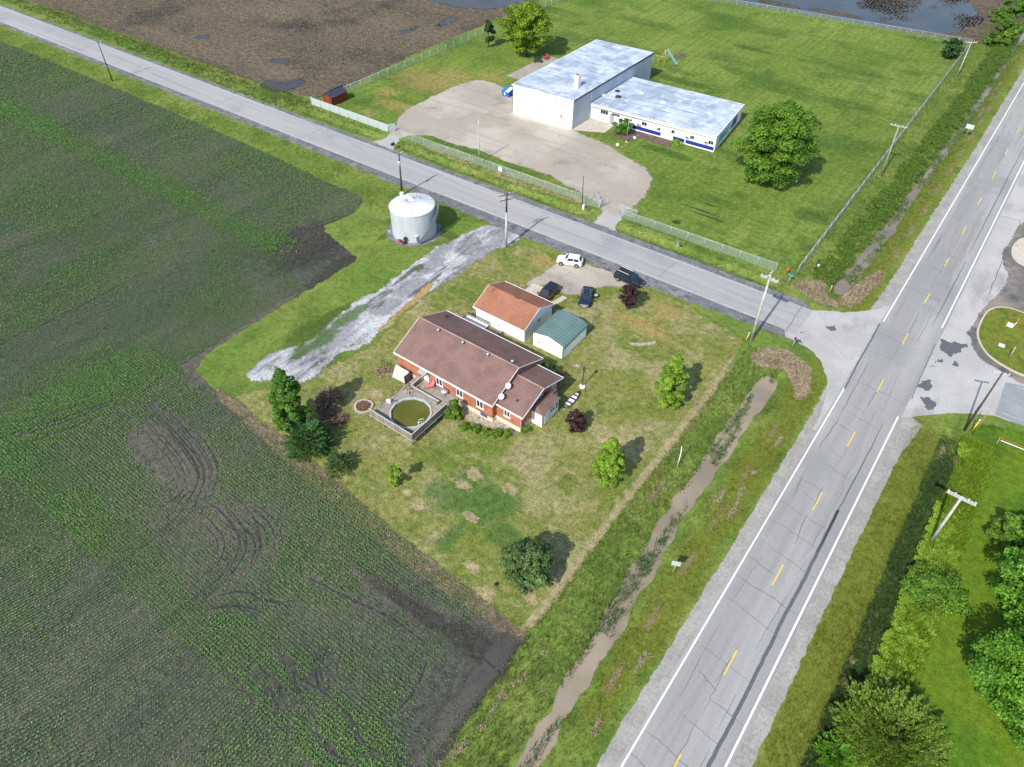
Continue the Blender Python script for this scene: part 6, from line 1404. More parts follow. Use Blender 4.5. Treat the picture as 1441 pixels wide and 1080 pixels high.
# --- utility poles
M_pgrey = plain('pole_grey', (.30, .285, .265), .9, .1, 0., .2, 1.5); M_pdark = plain('pole_dark', (.075, .065, .058), .9, .1, 0., .2, 1.5); M_ppale = plain('pole_pale', (.42, .40, .37), .85, .15, 0., .25, 1.)
M_arm = plain('crossarm', (.40, .39, .37), .85, .15, 0., .15); M_ins = plain('insulator', (.55, .58, .60), .3, .5)
PT = {}
def pole(key, label, px, h, mat, arms=(), r=.16, rz=0., lean=(0, 0), darktop=0., transformer=None, cat='utility pole', name='utility_pole', am=None):
    e, n = px if key.startswith('w_') else P(*px); t = thing(name, label, cat, (e, n, float(height(e, n))), rz)
    mb = MB(); top = (lean[0], lean[1], h)
    if darktop:
        zt = h-darktop; mb.tube([(0, 0, -.2), (lean[0]*zt/h, lean[1]*zt/h, zt)], [r*1.15, r*.85], 9); obj('pole', mb, mat, t); mb = MB(); mb.tube([(lean[0]*zt/h, lean[1]*zt/h, zt), top], [r*.86, r*.72], 9); obj('pole_top', mb, M_pdark, t)
    else: mb.tube([(0, 0, -.2), top], [r*1.15, r*.7], 9); obj('pole', mb, mat, t)
    for (z, L_, a, off) in arms:
        x, y = lean[0]*z/h, lean[1]*z/h; c_, s_ = math.cos(a), math.sin(a); mb = MB(); ox, oy = -s_*off, c_*off
        q = [(x-c_*L_/2-s_*.07+ox, y-s_*L_/2+c_*.07+oy), (x-c_*L_/2+s_*.07+ox, y-s_*L_/2-c_*.07+oy), (x+c_*L_/2+s_*.07+ox, y+s_*L_/2-c_*.07+oy), (x+c_*L_/2-s_*.07+ox, y+s_*L_/2+c_*.07+oy)]; mb.prism(q, z-.07, z+.07); ar = obj('crossarm', mb, am or M_arm, t)
        for u in ((-.92, -.45, .45, .92) if L_ > 1.6 else (-.8, .8)):
            mb = MB(); px_, py_ = x+c_*L_/2*u+ox, y+s_*L_/2*u+oy; mb.lathe([(.03, z+.07), (.07, z+.13), (.08, z+.22), (.02, z+.3)], 8, (px_, py_)); obj('insulator', mb, M_ins, ar)
    if transformer:
        z, a = transformer; c_, s_ = math.cos(a)*.42, math.sin(a)*.42; mb = MB(); mb.lathe([(.22, z-.45), (.26, z-.4), (.26, z+.35), (.2, z+.45), (.02, z+.5)], 12, (c_, s_)); tr = obj('transformer', mb, M_steel, t); mb = MB(); mb.box(min(0, c_), max(.05, c_), min(-.04, s_), max(.04, s_), z-.1, z); mb.lathe([(.05, z+.45), (.06, z+.7), (.01, z+.75)], 6, (c_, s_)); obj('bracket', mb, M_dark, tr)
    PT[key] = (e+lean[0], n+lean[1], h); return t
pole('a', 'slim brown utility pole at the far left beyond the crop field', (158.5, 114.5), 9.1, M_pdark, [(8.9, 1.6, R(70), .1)], .13, 0, (.1, 0))
pole('b', 'dark utility pole with transformer behind the grain bin', (565.5, 275), 8.5, M_pdark, [(8.2, 1.9, R(80), .12)], .17, 0, (.35, .15), 0, (6.6, R(-20)))
pole('c', 'tall pale utility pole with dark top and two crossarms by the gravel track', (712, 348), 10.2, M_ppale, [(9.9, 2.6, R(60), .12), (9.0, 2.2, R(60), .12)], .19, 0, (.12, .1), 3.4, None, am=plain('dark_arm', (.14, .13, .12), .85, .15))
pole('d', 'thin pale pole standing in the school gravel yard', (674.5, 230), 9.0, M_ppale, [], .11, 0, (.1, 0), cat='pole', name='service_pole')
pole('e', 'short thin dark pole at the bend of the school driveway', (819, 292), 6.2, M_pdark, [], .09, 0, (-.2, 0), cat='pole', name='service_pole')
pole('f', 'weathered pale utility pole with two crossed arms beside the side road', (1056.5, 480), 11.8, M_ppale, [(11.2, 2.5, R(-2), .14), (11.2, 2.5, R(-2), -.14), (11.7, 2.0, R(88), .15)], .2, 0, (-.1, 0))
pole('g', 'grey single arm utility pole halfway along the straight pale fence', (1240, 248), 10.2, M_pgrey, [(10.0, 3.0, R(8), .12)], .15, 0, (-.35, 0))
pole('h', 'pale single arm utility pole at the far end of the straight fence', (1346, 109), 8.2, M_ppale, [(8.1, 2.6, R(30), .12)], .14)
pole('i', 'grey utility pole with doubled crossarm on the grass right of the highway', (1310, 762), 8.6, M_ppale, [(8.4, 2.9, R(-2), .13), (8.4, 2.9, R(-2), -.13)], .17, 0, (-.1, 0))
pole('j', 'dark slim utility pole at the corner of the right side junction', (1357, 606), 10.3, M_pdark, [(10.1, 1.8, R(20), .1)], .13)
def wire(label, a, b, sag=.6, r=.018, mat=None):
    pts = [(a[0]+(b[0]-a[0])*i/16, a[1]+(b[1]-a[1])*i/16, a[2]+(b[2]-a[2])*i/16-sag*4*(i/16)*(1-i/16)) for i in range(17)]
    o = pts[0]; mb = MB(); mb.tube([(x-o[0], y-o[1], z-o[2]) for x, y, z in pts], r, 5); return tag(obj('overhead_wire', mb, mat or M_wire, None, o), label, 'wire')
M_wire = plain('wire_grey', (.45, .44, .40), .6, .3)
wire('pale sagging wire from the transformer pole over the road to the thin yard pole', (PT['b'][0], PT['b'][1], 7.4), (PT['d'][0], PT['d'][1], 8.5), 1.1, .025)
wire('thin wire from the thin yard pole to the corner of the tall white hall', (PT['d'][0], PT['d'][1], 8.6), (-82.8, 126.4, 5.2), .4, .018)
def span(label, a, b, off, sag, h0=0., h1=0.):
    A_ = PT[a] if isinstance(a, str) else a; B_ = PT[b] if isinstance(b, str) else b; t = thing('overhead_wire', label, 'wires', A_)
    d = (B_[0]-A_[0], B_[1]-A_[1], B_[2]-A_[2]+h1-h0); L_ = math.hypot(d[0], d[1]); nx_, ny_ = -d[1]/L_, d[0]/L_
    for o_ in off: mb = MB(); mb.tube([(d[0]*i/20+nx_*o_, d[1]*i/20+ny_*o_, h0+d[2]*i/20-sag*4*(i/20)*(1-i/20)) for i in range(21)], .009, 4); obj('strand', mb, M_wire2, t)
M_wire2 = plain('wire_dark', (.10, .10, .10), .6, .3)
span('thin power wires from the weathered junction pole to the grey single arm pole', 'f', 'g', (-1.1, 0, 1.1), 1.2)
span('thin power wires between the grey and the far pale single arm poles', 'g', 'h', (-1.1, 0, 1.1), 1.2)
span('thin power wires along the side road past the parked white suv', 'c', 'f', (-.9, .9), 1.0)
span('thin power wires between the transformer pole and the pole with dark top', 'b', 'c', (-.7, .7), .5)
span('thin power wires along the crop field to the far left pole', 'a', 'b', (-.6, .6), 1.6)
span('thin power wires crossing the highway to the doubled crossarm pole', 'f', 'i', (-1., 1.), .8)
# tan stake with a yellow sleeve, and small markers
t = thing('guy_marker', 'leaning tan stake with yellow sleeve beside the dark junction pole', 'marker post', (*P(1368.5, 612), 0))
mb = MB(); mb.tube([(0, 0, 0), (.05, .1, 4.7)], [.07, .045], 7); obj('stake', mb, plain('stake_tan', (.30, .22, .10), .8, .2), t); mb = MB(); mb.tube([(-.25, .1, .4), (-.22, .15, 2.2)], .075, 8); obj('sleeve', mb, plain('sleeve_yellow', (.75, .52, .02), .5, .4), t); mb = MB(); mb.tube([(-.22, .15, 2.2), (-.21, .16, 2.6)], .07, 8); obj('cap', mb, M_plastic, t)
t = thing('guy_marker', 'short yellow guy guard at the foot of the weathered two armed pole', 'marker post', (*P(1049, 481), 0)); mb = MB(); mb.tube([(0, 0, 0), (.1, .15, 1.3)], .06, 7); obj('sleeve', mb, plain('sleeve_yellow2', (.70, .50, .06), .5, .4), t); mb = MB(); mb.tube([(.1, .15, 1.3), (.13, .2, 1.7)], .05, 7); obj('cap', mb, M_plastic, t)
t = thing('rail_barrier', 'low barrier of parallel white and rusty pipes in the grass at right', 'barrier', (*P(1403, 621), 0), R(4))
mb = MB(); mb.tube([(0, 0, .6), (3.4, 0, .55)], .05, 7); obj('rusty_rail', mb, plain('rust_pipe', (.38, .14, .05), .8, .2), t); mb = MB(); mb.tube([(.2, -.35, .6), (3.6, -.35, .5)], .06, 7); obj('white_rail', mb, M_plastic, t)
for x, m in ((0, M_tw3), (3.4, M_post)): mb = MB(); mb.box(x-.06, x+.06, -.45, .08, 0, .7); obj('post', mb, m, t)
M_signback = plain('sign_back', (.58, .62, .64), .4, .5, .3, .05); M_signgreen = plain('sign_green', (.42, .60, .52), .5, .4, .1, .08); M_signblue = plain('sign_blue', (.03, .25, .42), .4, .4); M_signpost = plain('sign_post', (.42, .36, .20), .7, .3)
def sign(label, px, hp, w, hh, mat, rz, pm=None, z0=None, cat='road sign'):
    e, n = P(*px); t = thing('road_sign', label, cat, (e, n, float(height(e, n))), rz); mb = MB(); mb.tube([(0, 0, -.2), (0, 0, hp)], .045, 6); obj('post', mb, pm or M_signpost, t)
    mb = MB(); mb.box(-w/2, w/2, -.075, -.05, hp-hh, hp+.03); obj('panel', mb, mat, t); return t
sign('tilted grey sign seen from behind at the ditch water edge', (947, 808), 2.6, .95, .75, M_signback, R(25))
sign('pale green road sign on the verge by the creek, far up the highway', (1358, 194), 2.9, 1.5, .9, M_signgreen, R(-4))
sign('small blue topped sign before the right road fence', (952, 352), 2.2, .45, .35, M_signblue, R(5), M_post)
sign('small teal sign at the corner where the two fences meet', (1109, 400), 1.9, .75, .3, M_signblue, R(0), M_post)
t = thing('fence_placard', 'small white notice panel hung on the middle road fence', 'sign', (-79.0, 102.72, 0)); mb = MB(); mb.box(-.45, .45, -.06, -.03, .55, 1.45); obj('panel', mb, M_plastic, t); mb = MB(); mb.box(-.4, -.36, -.03, .02, .6, 1.4); mb.box(.36, .4, -.03, .02, .6, 1.4); obj('strap', mb, M_post, t)
t = thing('mailbox', 'black mailbox on a white post at the first school driveway', 'mailbox', (*P(553.5, 211), 0)); mb = MB(); mb.box(-.06, .06, -.06, .06, 0, 1.0); obj('post', mb, M_plastic, t); mb = MB(); pr_ = [(-.25, 1.0), (.25, 1.0), (.25, 1.3)]+[(.25*math.cos(R(a)), 1.3+.22*math.sin(R(a))) for a in (30, 60, 90, 120, 150)]+[(-.25, 1.3)]
k = len(pr_); mb.add([(x, -.4, z) for x, z in pr_]+[(x, .4, z) for x, z in pr_], [tuple(range(k)), tuple(range(2*k-1, k-1, -1))]+[(i, k+i, k+(i+1) % k, (i+1) % k) for i in range(k)]); obj('box', mb, M_dark, t)
t = thing('utility_box', 'white utility box at the foot of the short dark pole', 'utility box', (*P(821, 294.5), 0)); mb = MB(); mb.box(-.2, .2, -.2, .2, 0, .9); obj('case', mb, M_plastic, t); mb = MB(); mb.slab([(-.24, -.24, .9), (.24, -.24, .9), (.24, .24, .98), (-.24, .24, .98)], .04); obj('lid', mb, M_post, t)
t = thing('marker_post', 'bent white pipe marker standing in the ditch grass', 'marker post', (*P(953, 656), float(height(*P(953, 656))))); mb = MB(); mb.tube([(0, 0, -.2), (.04, .03, 1.5), (.02, .06, 2.7), (-.08, .05, 3.6)], [.065, .065, .06, .055], 8); obj('pipe', mb, M_plastic, t); mb = MB(); mb.lathe([(.07, 1.0), (.08, 1.05), (.07, 1.1)], 8, (.05, .04)); obj('collar', mb, M_post, t)
t = thing('marker_post', 'black marker with a white band on the grass end by the creek', 'marker post', (*P(1147.5, 380), 0)); mb = MB(); mb.tube([(0, 0, 0), (.1, .05, .9), (.0, .1, 1.7)], [.22, .18, .22], 8); obj('stem', mb, M_dark, t); mb = MB(); mb.box(.1, .4, -.2, .05, .9, 1.25); obj('tag', mb, M_plastic, t)
t = thing('marker_post', 'stubby orange marker beside the small teal sign', 'marker post', (*P(1107, 386), 0)); mb = MB(); mb.tube([(0, 0, 0), (0, 0, .9)], .07, 6); obj('stem', mb, M_tw2, t); mb = MB(); mb.lathe([(.2, .7), (.28, 1.0), (.05, 1.3)], 8); obj('cap', mb, plain('orange_cap', (.55, .10, .03), .6, .3), t)
t = thing('marker_post', 'thin dark stake on the grass at the curve of the junction', 'marker post', (*P(1114, 491), 0)); mb = MB(); mb.tube([(0, 0, 0), (.05, .1, 2.0)], .09, 6); obj('stake', mb, M_pgrey, t); mb = MB(); mb.box(-.12, .16, .0, .18, 1.7, 2.05); obj('reflector', mb, M_dark, t)
t = thing('marker_post', 'pale thin pipe marker in the creek end between the straw heaps', 'marker post', (*P(1166, 414), -.3)); mb = MB(); mb.tube([(0, 0, 0), (.05, .05, 1.9)], .07, 6); obj('pipe', mb, M_tw1, t); mb = MB(); mb.lathe([(.075, 1.7), (.08, 1.85), (.02, 1.95)], 6, (.045, .045)); obj('cap', mb, M_plastic, t)
iz = .166
t = thing('ground_box', 'white box with an orange topped flag marker on the grassy island', 'utility box', (*P(1420, 460), iz)); mb = MB(); mb.box(-.42, .42, -.3, .3, 0, .35); obj('case', mb, M_plastic, t); mb = MB(); mb.tube([(.5, .1, 0), (.55, .2, .9)], .05, 6); obj('marker', mb, M_plastic, t); mb = MB(); mb.tube([(.55, .2, .9), (.6, .3, 1.5)], .09, 6); obj('flag', mb, plain('flag_orange', (.70, .13, .02), .6, .3), t)
t = thing('ground_box', 'pale grey low box lid on the grassy island', 'utility box', (*P(1408.5, 488), iz)); mb = MB(); mb.box(-.42, .42, -.35, .35, 0, .12); obj('case', mb, M_signback, t); mb = MB(); mb.box(-.38, .38, -.31, .31, .122, .15); obj('lid', mb, plain('lid_grey', (.6, .66, .68), .5, .4), t)
t = thing('marker_post', 'grey round post standing on the grassy island', 'marker post', (*P(1418, 506), iz)); mb = MB(); mb.tube([(0, 0, 0), (.02, .02, 2.1)], .08, 8); obj('stem', mb, M_pgrey, t); mb = MB(); mb.lathe([(.1, 2.05), (.1, 2.12), (.01, 2.14)], 8, (.02, .02)); obj('cap', mb, M_post, t)
# flag pole and school yard things
t = thing('flag_pole', 'slender bare flag pole in the flower bed of the school wing', 'flag pole', (*P(881.5, 200), 0)); mb = MB(); mb.tube([(0, 0, 0), (.05, 0, 6.6)], [.07, .04], 8); obj('pole', mb, M_post, t); mb = MB(); mb.lathe([(.02, 6.6), (.09, 6.68), (.02, 6.78)], 8, (.05, 0)); obj('finial', mb, M_steel, t); mb = MB(); mb.lathe([(.3, 0), (.3, .1), (.06, .15)], 12); obj('base', mb, M_concrete, t)
for px, lab in (((869, 205), 'white painted stone at the left corner of the flower bed'), ((893, 195), 'white painted stone at the right corner of the flower bed')):
    mb = MB(); mb.lathe([(.3, 0), (.33, .2), (.2, .42), (.02, .48)], 9); o = obj('painted_stone', mb, M_plastic, None, (*P(*px), 0)); tag(o, lab, 'stone')
t = thing('dumpster', 'bright blue dumpster with a white lid beside the tall hall', 'dumpster', (*P(714.5, 134.5), 0)); mb = MB(); mb.add([(-1.0, -.8, .1), (1.0, -.8, .1), (1.0, .8, .1), (-1.0, .8, .1), (-1.05, -1.0, 1.2), (1.05, -1.0, 1.2), (1.05, .9, 1.6), (-1.05, .9, 1.6)], [(3, 2, 1, 0), (0, 1, 5, 4), (1, 2, 6, 5), (2, 3, 7, 6), (3, 0, 4, 7), (4, 5, 6, 7)]); obj('body', mb, plain('dumpster_blue', (.01, .12, .48), .45, .4), t)
mb = MB(); mb.slab([(-1.0, -1.0, 1.26), (-.1, -1.0, 1.26), (-.1, .9, 1.68), (-1.0, .9, 1.68)], .05); obj('lid', mb, plain('lid_blue', (.02, .16, .55), .4, .4), t); mb = MB(); mb.slab([(.05, -1.0, 1.26), (1.0, -1.0, 1.26), (1.0, .9, 1.68), (.05, .9, 1.68)], .05); mb.box(-.3, .1, -1.04, -1.01, .4, 1.0); obj('white_lid', mb, M_plastic, t)
t = thing('playground_slide', 'playground slide with pale chute and yellow frame behind the school', 'slide', (*P(936, 87), 0)); M_sl = plain('slide_chute', (.16, .30, .33), .4, .4); M_fy = plain('frame_yellow', (.45, .42, .12), .6, .3)
q = P(952.5, 93); e0, n0 = P(936, 87); d_ = (q[0]-e0, q[1]-n0); mb = MB(); L_ = math.hypot(*d_); ux_, uy_ = d_[0]/L_, d_[1]/L_; w = .38
prof = [(0, 2.7), (.12, 2.65), (.8, .55), (.93, .3), (1., .28)]; vs = []
for s, z in prof:
    for o_, dz in ((-w, .22), (-w*.9, 0), (w*.9, 0), (w, .22)): vs.append((d_[0]*s-uy_*o_, d_[1]*s+ux_*o_, z+dz))
mb.add(vs, [(i*4+j, (i+1)*4+j, (i+1)*4+j+1, i*4+j+1) for i in range(4) for j in range(3)]); obj('chute', mb, M_sl, t)
mb = MB()
for o_ in (-.45, .45): mb.tube([(-uy_*o_, ux_*o_, 3.2), (-ux_*.9-uy_*o_*1.5, -uy_*.9+ux_*o_*1.5, 0)], .05, 6); mb.tube([(-uy_*o_, ux_*o_, 3.0), (ux_*.5-uy_*o_*1.2, uy_*.5+ux_*o_*1.2, 0)], .05, 6)
for i in range(6): f = i/6; mb.tube([(-ux_*.9*(1-f)+uy_*.55, -uy_*.9*(1-f)-ux_*.55, 3.0*f+.2), (-ux_*.9*(1-f)-uy_*.55, -uy_*.9*(1-f)+ux_*.55, 3.0*f+.2)], .03, 5)
obj('ladder_frame', mb, M_fy, t)
t = thing('climbing_frame', 'pale pipe climbing frame between slide and hall', 'climbing frame', (*P(927, 92), 0)); mb = MB()
for x in (-1.6, 0, 1.6): mb.tube([(x, -1.1, 0), (x, 0, 2.2), (x, 1.1, 0)], .04, 5)
mb.tube([(-1.6, 0, 2.2), (1.6, 0, 2.2)], .05, 6); obj('frame', mb, M_fy, t); mb = MB()
for x in (-.8, .8): mb.tube([(x-.2, 0, 2.2), (x-.2, 0, .6), (x+.2, 0, .6), (x+.2, 0, 2.2)], .015, 4)
obj('swing', mb, M_post, t)
t = thing('patio_chair', 'small red chair on the grey slab under the yellow green tree', 'chair', (*P(768.5, 84), 0)); mb = MB(); mb.box(-.4, .4, -.35, .35, .35, .5); mb.box(-.4, .4, .3, .4, .5, 1.3); obj('seat', mb, plain('seat_red', (.42, .02, .05), .5, .4), t); mb = MB(); mb.box(-.38, -.3, -.3, .35, 0, .35); mb.box(.3, .38, -.3, .35, 0, .35); obj('leg', mb, M_dark, t)
t = thing('picnic_bench', 'dark low bench on the grey slab beside the red seat', 'bench', (*P(757, 88), 0), R(30)); mb = MB(); mb.box(-1., 1., -.4, .4, .6, .68); obj('tabletop', mb, M_dark, t); mb = MB(); mb.box(-.9, -.8, -.6, .6, 0, .6); mb.box(.8, .9, -.6, .6, 0, .6); mb.box(-1, 1, -.7, -.5, .35, .4); mb.box(-1, 1, .5, .7, .35, .4); obj('frame', mb, M_dark, t)
t = thing('entrance_bench', 'small dark bench against the school wing beside the hall', 'bench', (*P(844, 166.5), 0), R(4)); mb = MB(); mb.box(-.75, .75, -.25, .2, .4, .46); mb.box(-.75, .75, .2, .26, .46, .95); obj('seat', mb, plain('bench_grey', (.16, .17, .18), .6, .3), t); mb = MB(); mb.box(-.65, -.58, -.2, .2, 0, .4); mb.box(.58, .65, -.2, .2, 0, .4); obj('leg', mb, M_dark, t)
mb = MB(); mb.box(-.75, .75, -.45, .45, 0, .03); tag(obj('door_mat', mb, plain('mat_blue', (.01, .02, .14), .8, .1), None, (*P(868.5, 172.5), .031)), 'dark blue mat before the school entrance door', 'mat')
t = thing('bucket', 'round dark tub on the grass beside the dark blue sedan', 'tub', (*P(838.5, 419), 0)); mb = MB(); mb.lathe([(.3, 0), (.42, .5), (.42, .55), (.36, .55), (.3, .3), (.01, .3)], 14); obj('shell', mb, plain('tub_dark', (.05, .05, .055), .6, .3), t); mb = MB(); mb.lathe([(.35, .45), (.01, .47)], 14); obj('lid', mb, M_signback, t)

# --- vehicles
M_tyre = plain('tyre', (.018, .018, .019), .85, .2); M_rim = plain('wheel_rim', (.38, .39, .41), .35, .5, .6, .1); M_car_glass = NT('car_glass').out((.02, .03, .035), .05, .6); M_lamp = plain('headlight', (.75, .77, .8), .15, .6, 0., .03); M_tail = plain('tail_light', (.30, .01, .01), .25, .5); M_black = plain('black_trim', (.015, .015, .017), .5, .4)
def paint(name, col, rough=.25):
    t = NT(name); b = t.n('ShaderNodeBsdfPrincipled'); b.inputs['Base Color'].default_value = (*col, 1); b.inputs['Roughness'].default_value = rough; b.inputs['Coat Weight'].default_value = .6; b.inputs['Coat Roughness'].default_value = .06
    o = t.n('ShaderNodeOutputMaterial'); t.l(b.outputs[0], o.inputs[0]); return t.m
def car(name, label, cat, loc, hd, L, W, belt, roof, cab, pm, roofmat=None, rails=None, hood_z=None, wr=.35):
    """x forward; cab = (rear base x, rear roof x, front roof x, front base x)"""
    t = thing(name, label, cat, (loc[0], loc[1], .03), hd); hl = L/2; hw = W/2; hz = hood_z or belt-.05; b0, r0, r1, b1 = cab
    st = [(-hl, .36, belt-.18, .80), (-hl+.12, .28, belt-.02, .93), (b0, .26, belt, .985), (0, .25, belt, 1.), (b1, .25, belt-.01, .99), (hl-.55, .27, hz, .95), (hl-.15, .30, hz-.14, .84), (hl, .40, hz-.30, .68)]
    vs = []; m = 10
    for x, zb, zt, w in st:
        w *= hw
        vs += [(x, -w*.9, zb), (x, -w*.99, zb+.12), (x, -w, (zb+zt)/2), (x, -w*.965, zt-.08), (x, -w*.88, zt), (x, w*.88, zt), (x, w*.965, zt-.08), (x, w, (zb+zt)/2), (x, w*.99, zb+.12), (x, w*.9, zb)]
    k = len(st); fs = [(i*m+j, i*m+(j+1) % m, (i+1)*m+(j+1) % m, (i+1)*m+j) for i in range(k-1) for j in range(m)]; fs += [tuple(range(m-1, -1, -1)), tuple((k-1)*m+j for j in range(m))]
    mb = MB(); mb.add(vs, [tuple(reversed(f)) for f in fs]); body = obj('body', mb, pm, t)
    # cabin: tapered, roof slightly crowned
    wb, wr_ = hw*.90, hw*.72; q = []
    for x0, x1, s in ((b0, r0, 0), (b1, r1, 0)): pass
    base = [(b0, -wb), (b1, -wb), (b1, wb), (b0, wb)]; top = [(r0, -wr_), (r1, -wr_), (r1, wr_), (r0, wr_)]
    mb = MB(); v = [(x, y, belt-.03) for x, y in base]+[(x, y, roof-.06) for x, y in top]+[(x+(.12 if i in (0, 3) else -.12), y*.86, roof) for i, (x, y) in enumerate(top)]
    mb.add(v, [(0, 1, 5, 4), (1, 2, 6, 5), (2, 3, 7, 6), (3, 0, 4, 7), (4, 5, 9, 8), (5, 6, 10, 9), (6, 7, 11, 10), (7, 4, 8, 11), (8, 9, 10, 11)]); obj('cabin', mb, roofmat or pm, t)
    def lerp(a, b, f): return tuple(a[i]+(b[i]-a[i])*f for i in range(3))
    def glass(name, A_, B_, C_, D_, mu=.06, mv=(.12, .1), proud=.012, mat=None):
        """quad A B (bottom) C D (top) inset and set proud"""
        a, b, c, d = (Vector(p) for p in (A_, B_, C_, D_)); n_ = (b-a).cross(d-a).normalized()*proud
        def pt(u, v): return a*(1-u)*(1-v)+b*u*(1-v)+c*u*v+d*(1-u)*v+n_
        mb = MB(); mb.quad(pt(mu, mv[0]), pt(1-mu, mv[0]), pt(1-mu, 1-mv[1]), pt(mu, 1-mv[1])); return obj(name, mb, mat or M_car_glass, t)
    glass('windscreen', v[1], v[2], v[6], v[5]); glass('rear_window', v[3], v[0], v[4], v[7], .07, (.25, .1))
    Ls = b1-b0
    for s in (0, 1):
        A_, B_, C_, D_ = (v[0], v[1], v[5], v[4]) if s == 0 else (v[2], v[3], v[7], v[6])
        a, b, c, d = (Vector(p) for p in (A_, B_, C_, D_)); n_ = (b-a).cross(d-a).normalized()*.012
        for u0, u1 in ((.06, .36), (.39, .66), (.69, .93)) if Ls > 2.9 else ((.09, .46), (.50, .90)):
            if s == 1: u0, u1 = 1-u1, 1-u0
            def pt(u, vv): return a*(1-u)*(1-vv)+b*u*(1-vv)+c*u*vv+d*(1-u)*vv+n_
            mb = MB(); mb.quad(pt(u0, .16), pt(u1, .16), pt(u1, .88), pt(u0, .88)); obj('side_window', mb, M_car_glass, t)
    wx = (-hl*.60, hl*.60)
    for x in wx:
        for s in (-1, 1):
            y = s*(hw-.02); ar = MB(); ar.add([(x+(wr+.07)*math.cos(a), s*(hw*1.004), max(.2, wr+(wr+.07)*math.sin(a))) for a in [math.pi*i/12 for i in range(13)]], [tuple(range(13)) if s < 0 else tuple(reversed(range(13)))]); obj('wheel_arch', ar, M_black, t)
            wh = thing('wheel', None, None); wh.parent = t; wh.location = (x, y, wr-.03); wh.rotation_euler = (math.pi/2, 0, 0)
            mb = MB(); mb.lathe([(wr*.62, -.11), (wr*.95, -.11), (wr, -.07), (wr, .07), (wr*.95, .11), (wr*.62, .11)], 20); obj('tyre', mb, M_tyre, wh)
            mb = MB(); mb.lathe([(.01, -.09), (wr*.25, -.10), (wr*.62, -.085), (wr*.64, 0), (wr*.62, .085), (wr*.25, .10), (.01, .09)], 10, sm=False); obj('rim', mb, M_rim, wh)
    for s in (-1, 1):
        mb = MB(); mb.add([(hl-.30, s*hw*.80, hz-.15), (hl-.02, s*hw*.60, hz-.27), (hl-.02, s*hw*.40, hz-.27), (hl-.28, s*hw*.46, hz-.10), (hl-.30, s*hw*.82, hz-.27), (hl+.01, s*hw*.60, hz-.38), (hl+.01, s*hw*.40, hz-.38)], [(0, 1, 2, 3), (0, 4, 5, 1), (1, 5, 6, 2)] if s < 0 else [(3, 2, 1, 0), (1, 5, 4, 0), (2, 6, 5, 1)]); obj('headlight', mb, M_lamp, t)
        mb = MB(); mb.box(-hl-.01, -hl+.14, min(s*hw*.62, s*hw*.86), max(s*hw*.62, s*hw*.86), belt-.32, belt-.1); obj('tail_light', mb, M_tail, t)
        mb = MB(); mb.box(b1-.25, b1-.05, min(s*hw*.95, s*(hw+.2)), max(s*hw*.95, s*(hw+.2)), belt, belt+.15); obj('mirror', mb, pm, t)
        if rails:
            mb = MB(); mb.tube([(r0+.1, s*wr_*.9, roof), (r0+.25, s*wr_*.9, roof+.06), (r1-.25, s*wr_*.9, roof+.06), (r1-.1, s*wr_*.9, roof)], .028, 6); obj('roof_rail', mb, rails, t)
    mb = MB(); mb.box(hl-.1, hl+.02, -hw*.45, hw*.45, .42, .58); obj('grille', mb, M_black, t)
    mb = MB(); mb.box(hl+.021, hl+.03, -.25, .25, .42, .54); mb.box(-hl-.03, -hl-.015, -.25, .25, .62, .74); obj('number_plate', mb, M_lamp, t)
    return t
c_ = P(801.5, 371.5); car('parked_suv', 'white suv parked on the gravel at the road edge', 'car', c_, R(202), 4.35, 1.82, 1.0, 1.64, (-2.02, -1.6, .2, .85), paint('white_paint', (.78, .78, .77)), None, None, .95, .36)
c_ = P(884.5, 397); car('parked_suv', 'black suv with white roof rails parked beside the road', 'car', c_, R(-3), 5.0, 1.95, 1.06, 1.76, (-2.35, -2.05, .35, 1.0), paint('black_paint', (.010, .016, .022), .18), None, M_plastic, 1.02, .38)
c_ = P(770.5, 417.5); car('parked_van', 'dark red minivan with black roof on the concrete apron behind the garage', 'van', c_, R(-88), 4.7, 1.9, 1.0, 1.72, (-2.15, -1.8, .65, 1.4), paint('red_paint', (.075, .008, .012)), paint('roof_black', (.012, .013, .02), .2), None, .95, .35)
c_ = P(824.6, 422); car('parked_sedan', 'dark blue sedan parked on the grass between garage and plum tree', 'car', c_, R(-66), 4.75, 1.82, .92, 1.42, (-1.75, -1.0, .35, 1.15), paint('navy_paint', (.012, .018, .05)), None, M_rim, .86, .34)
# low stone edging of the lawn bed behind the parked cars
e0 = dens(smoothline(Q([(838, 430), (835, 438), (838, 447), (860, 457), (884, 466), (897, 465), (915, 458), (935, 447)])), .45); mb = MB(); o = e0[0]; rg = random.Random(2)
for x, y in e0: s = rg.uniform(.07, .12); mb.prism([(x-o[0]+s*math.cos(a)*1.3, y-o[1]+s*math.sin(a)) for a in (0.3, 1.6, 2.8, 4.1, 5.3)], 0, rg.uniform(.08, .15))
tag(obj('stone_edging', mb, plain('edging_stone', (.27, .24, .17), .9, .1, 0., .2, 4.), None, (*o, .01)), 'low curved line of edging stones round the plum tree bed', 'edging')
for px, lab, s in (((686.5, 838), 'small dark tub alone on the grass near the south corner of the lawn', .35), ((518.5, 0), None, 0)):
    if lab: t = thing('bucket', lab, 'tub', (*P(698, 824), 0)); mb = MB(); mb.lathe([(.16, 0), (.22, .24), (.18, .28), (.01, .29)], 10); obj('shell', mb, plain('lump_dark', (.02, .022, .035), .6, .3), t); mb = MB(); mb.tube([(-.2, 0, .22), (0, 0, .38), (.2, 0, .22)], .015, 5); obj('handle', mb, M_dark, t)

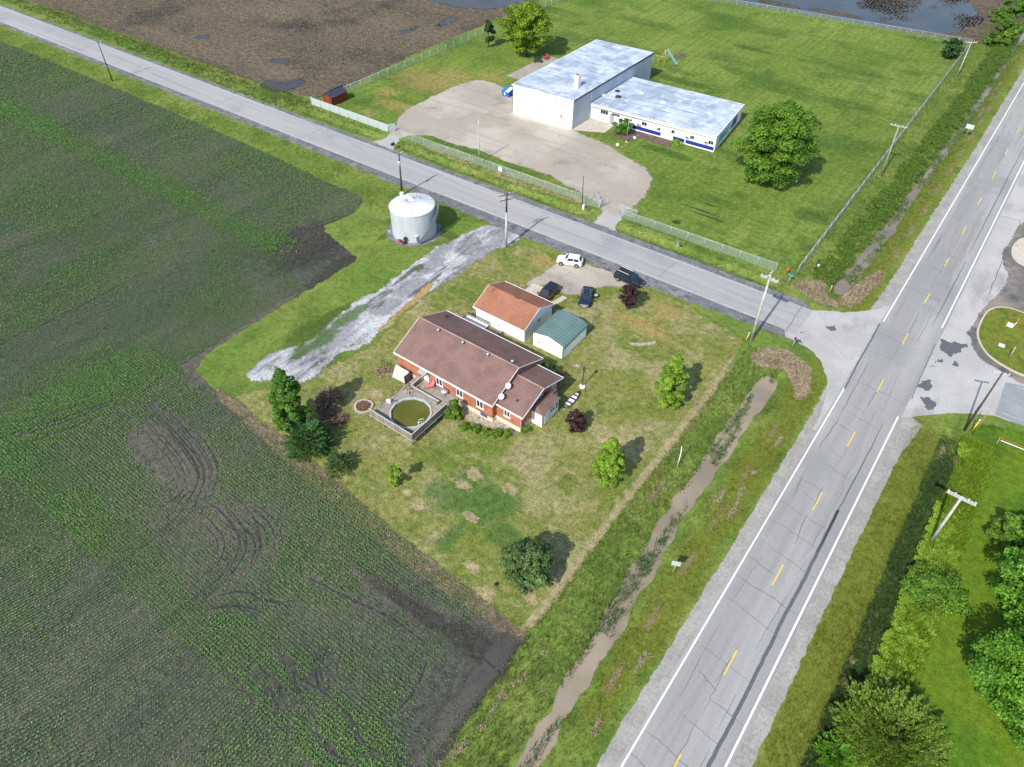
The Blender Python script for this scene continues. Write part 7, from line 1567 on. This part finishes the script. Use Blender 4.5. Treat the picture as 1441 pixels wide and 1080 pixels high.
# ================================================================ light, camera
w = bpy.data.worlds.new('World'); SC.world = w; w.use_nodes = True; nt = w.node_tree; nt.nodes.clear()
sky = nt.nodes.new('ShaderNodeTexSky'); sky.sky_type = 'NISHITA'; sky.sun_disc = False; SUN_EL = R(42.5); SUN_AZ = R(181)   # sun stands due south
sky.sun_elevation = SUN_EL; sky.sun_rotation = SUN_AZ
bg = nt.nodes.new('ShaderNodeBackground'); bg.inputs[1].default_value = .15; nt.links.new(sky.outputs[0], bg.inputs[0]); ow = nt.nodes.new('ShaderNodeOutputWorld'); nt.links.new(bg.outputs[0], ow.inputs[0])
sd_ = bpy.data.lights.new('sun', 'SUN'); sd_.energy = 3.9; sd_.angle = R(.6); sd_.color = (1., .95, .87); so = bpy.data.objects.new('sun', sd_); C.objects.link(so)
so.rotation_euler = Vector((-math.cos(SUN_EL)*math.sin(R(1.0)), math.cos(SUN_EL), -math.sin(SUN_EL))).to_track_quat('-Z', 'Y').to_euler(); so.location = (0, -60, 80)
cd = bpy.data.cameras.new('drone_camera'); cd.sensor_width = 36.; cd.lens = F/1441*36.; cd.clip_end = 3000; cd.clip_start = .5; co = bpy.data.objects.new('drone_camera', cd); C.objects.link(co); co.location = (0, 0, H)
ca, sa = math.cos(A), math.sin(A)
def c2w(X, Y, Z): return Vector((X*sa-Y*ca, X*ca+Y*sa, Z))
cp, sp = math.cos(PIT), math.sin(PIT); fwd = Vector((0, cp, -sp)); up = Vector((0, sp, cp)); right = Vector((1, 0, 0))
cr, sr = math.cos(ROLL), math.sin(ROLL); up2 = up*cr+right*sr; right2 = right*cr-up*sr      # small camera roll
from mathutils import Matrix
rx, uy2, bz = c2w(*right2), c2w(*up2), -c2w(*fwd)
co.rotation_euler = Matrix(((rx.x, uy2.x, bz.x), (rx.y, uy2.y, bz.y), (rx.z, uy2.z, bz.z))).to_euler()
SC.camera = co
SC.view_settings.view_transform = 'Standard'; SC.view_settings.look = 'None'; SC.view_settings.exposure = .52; SC.view_settings.gamma = 1.
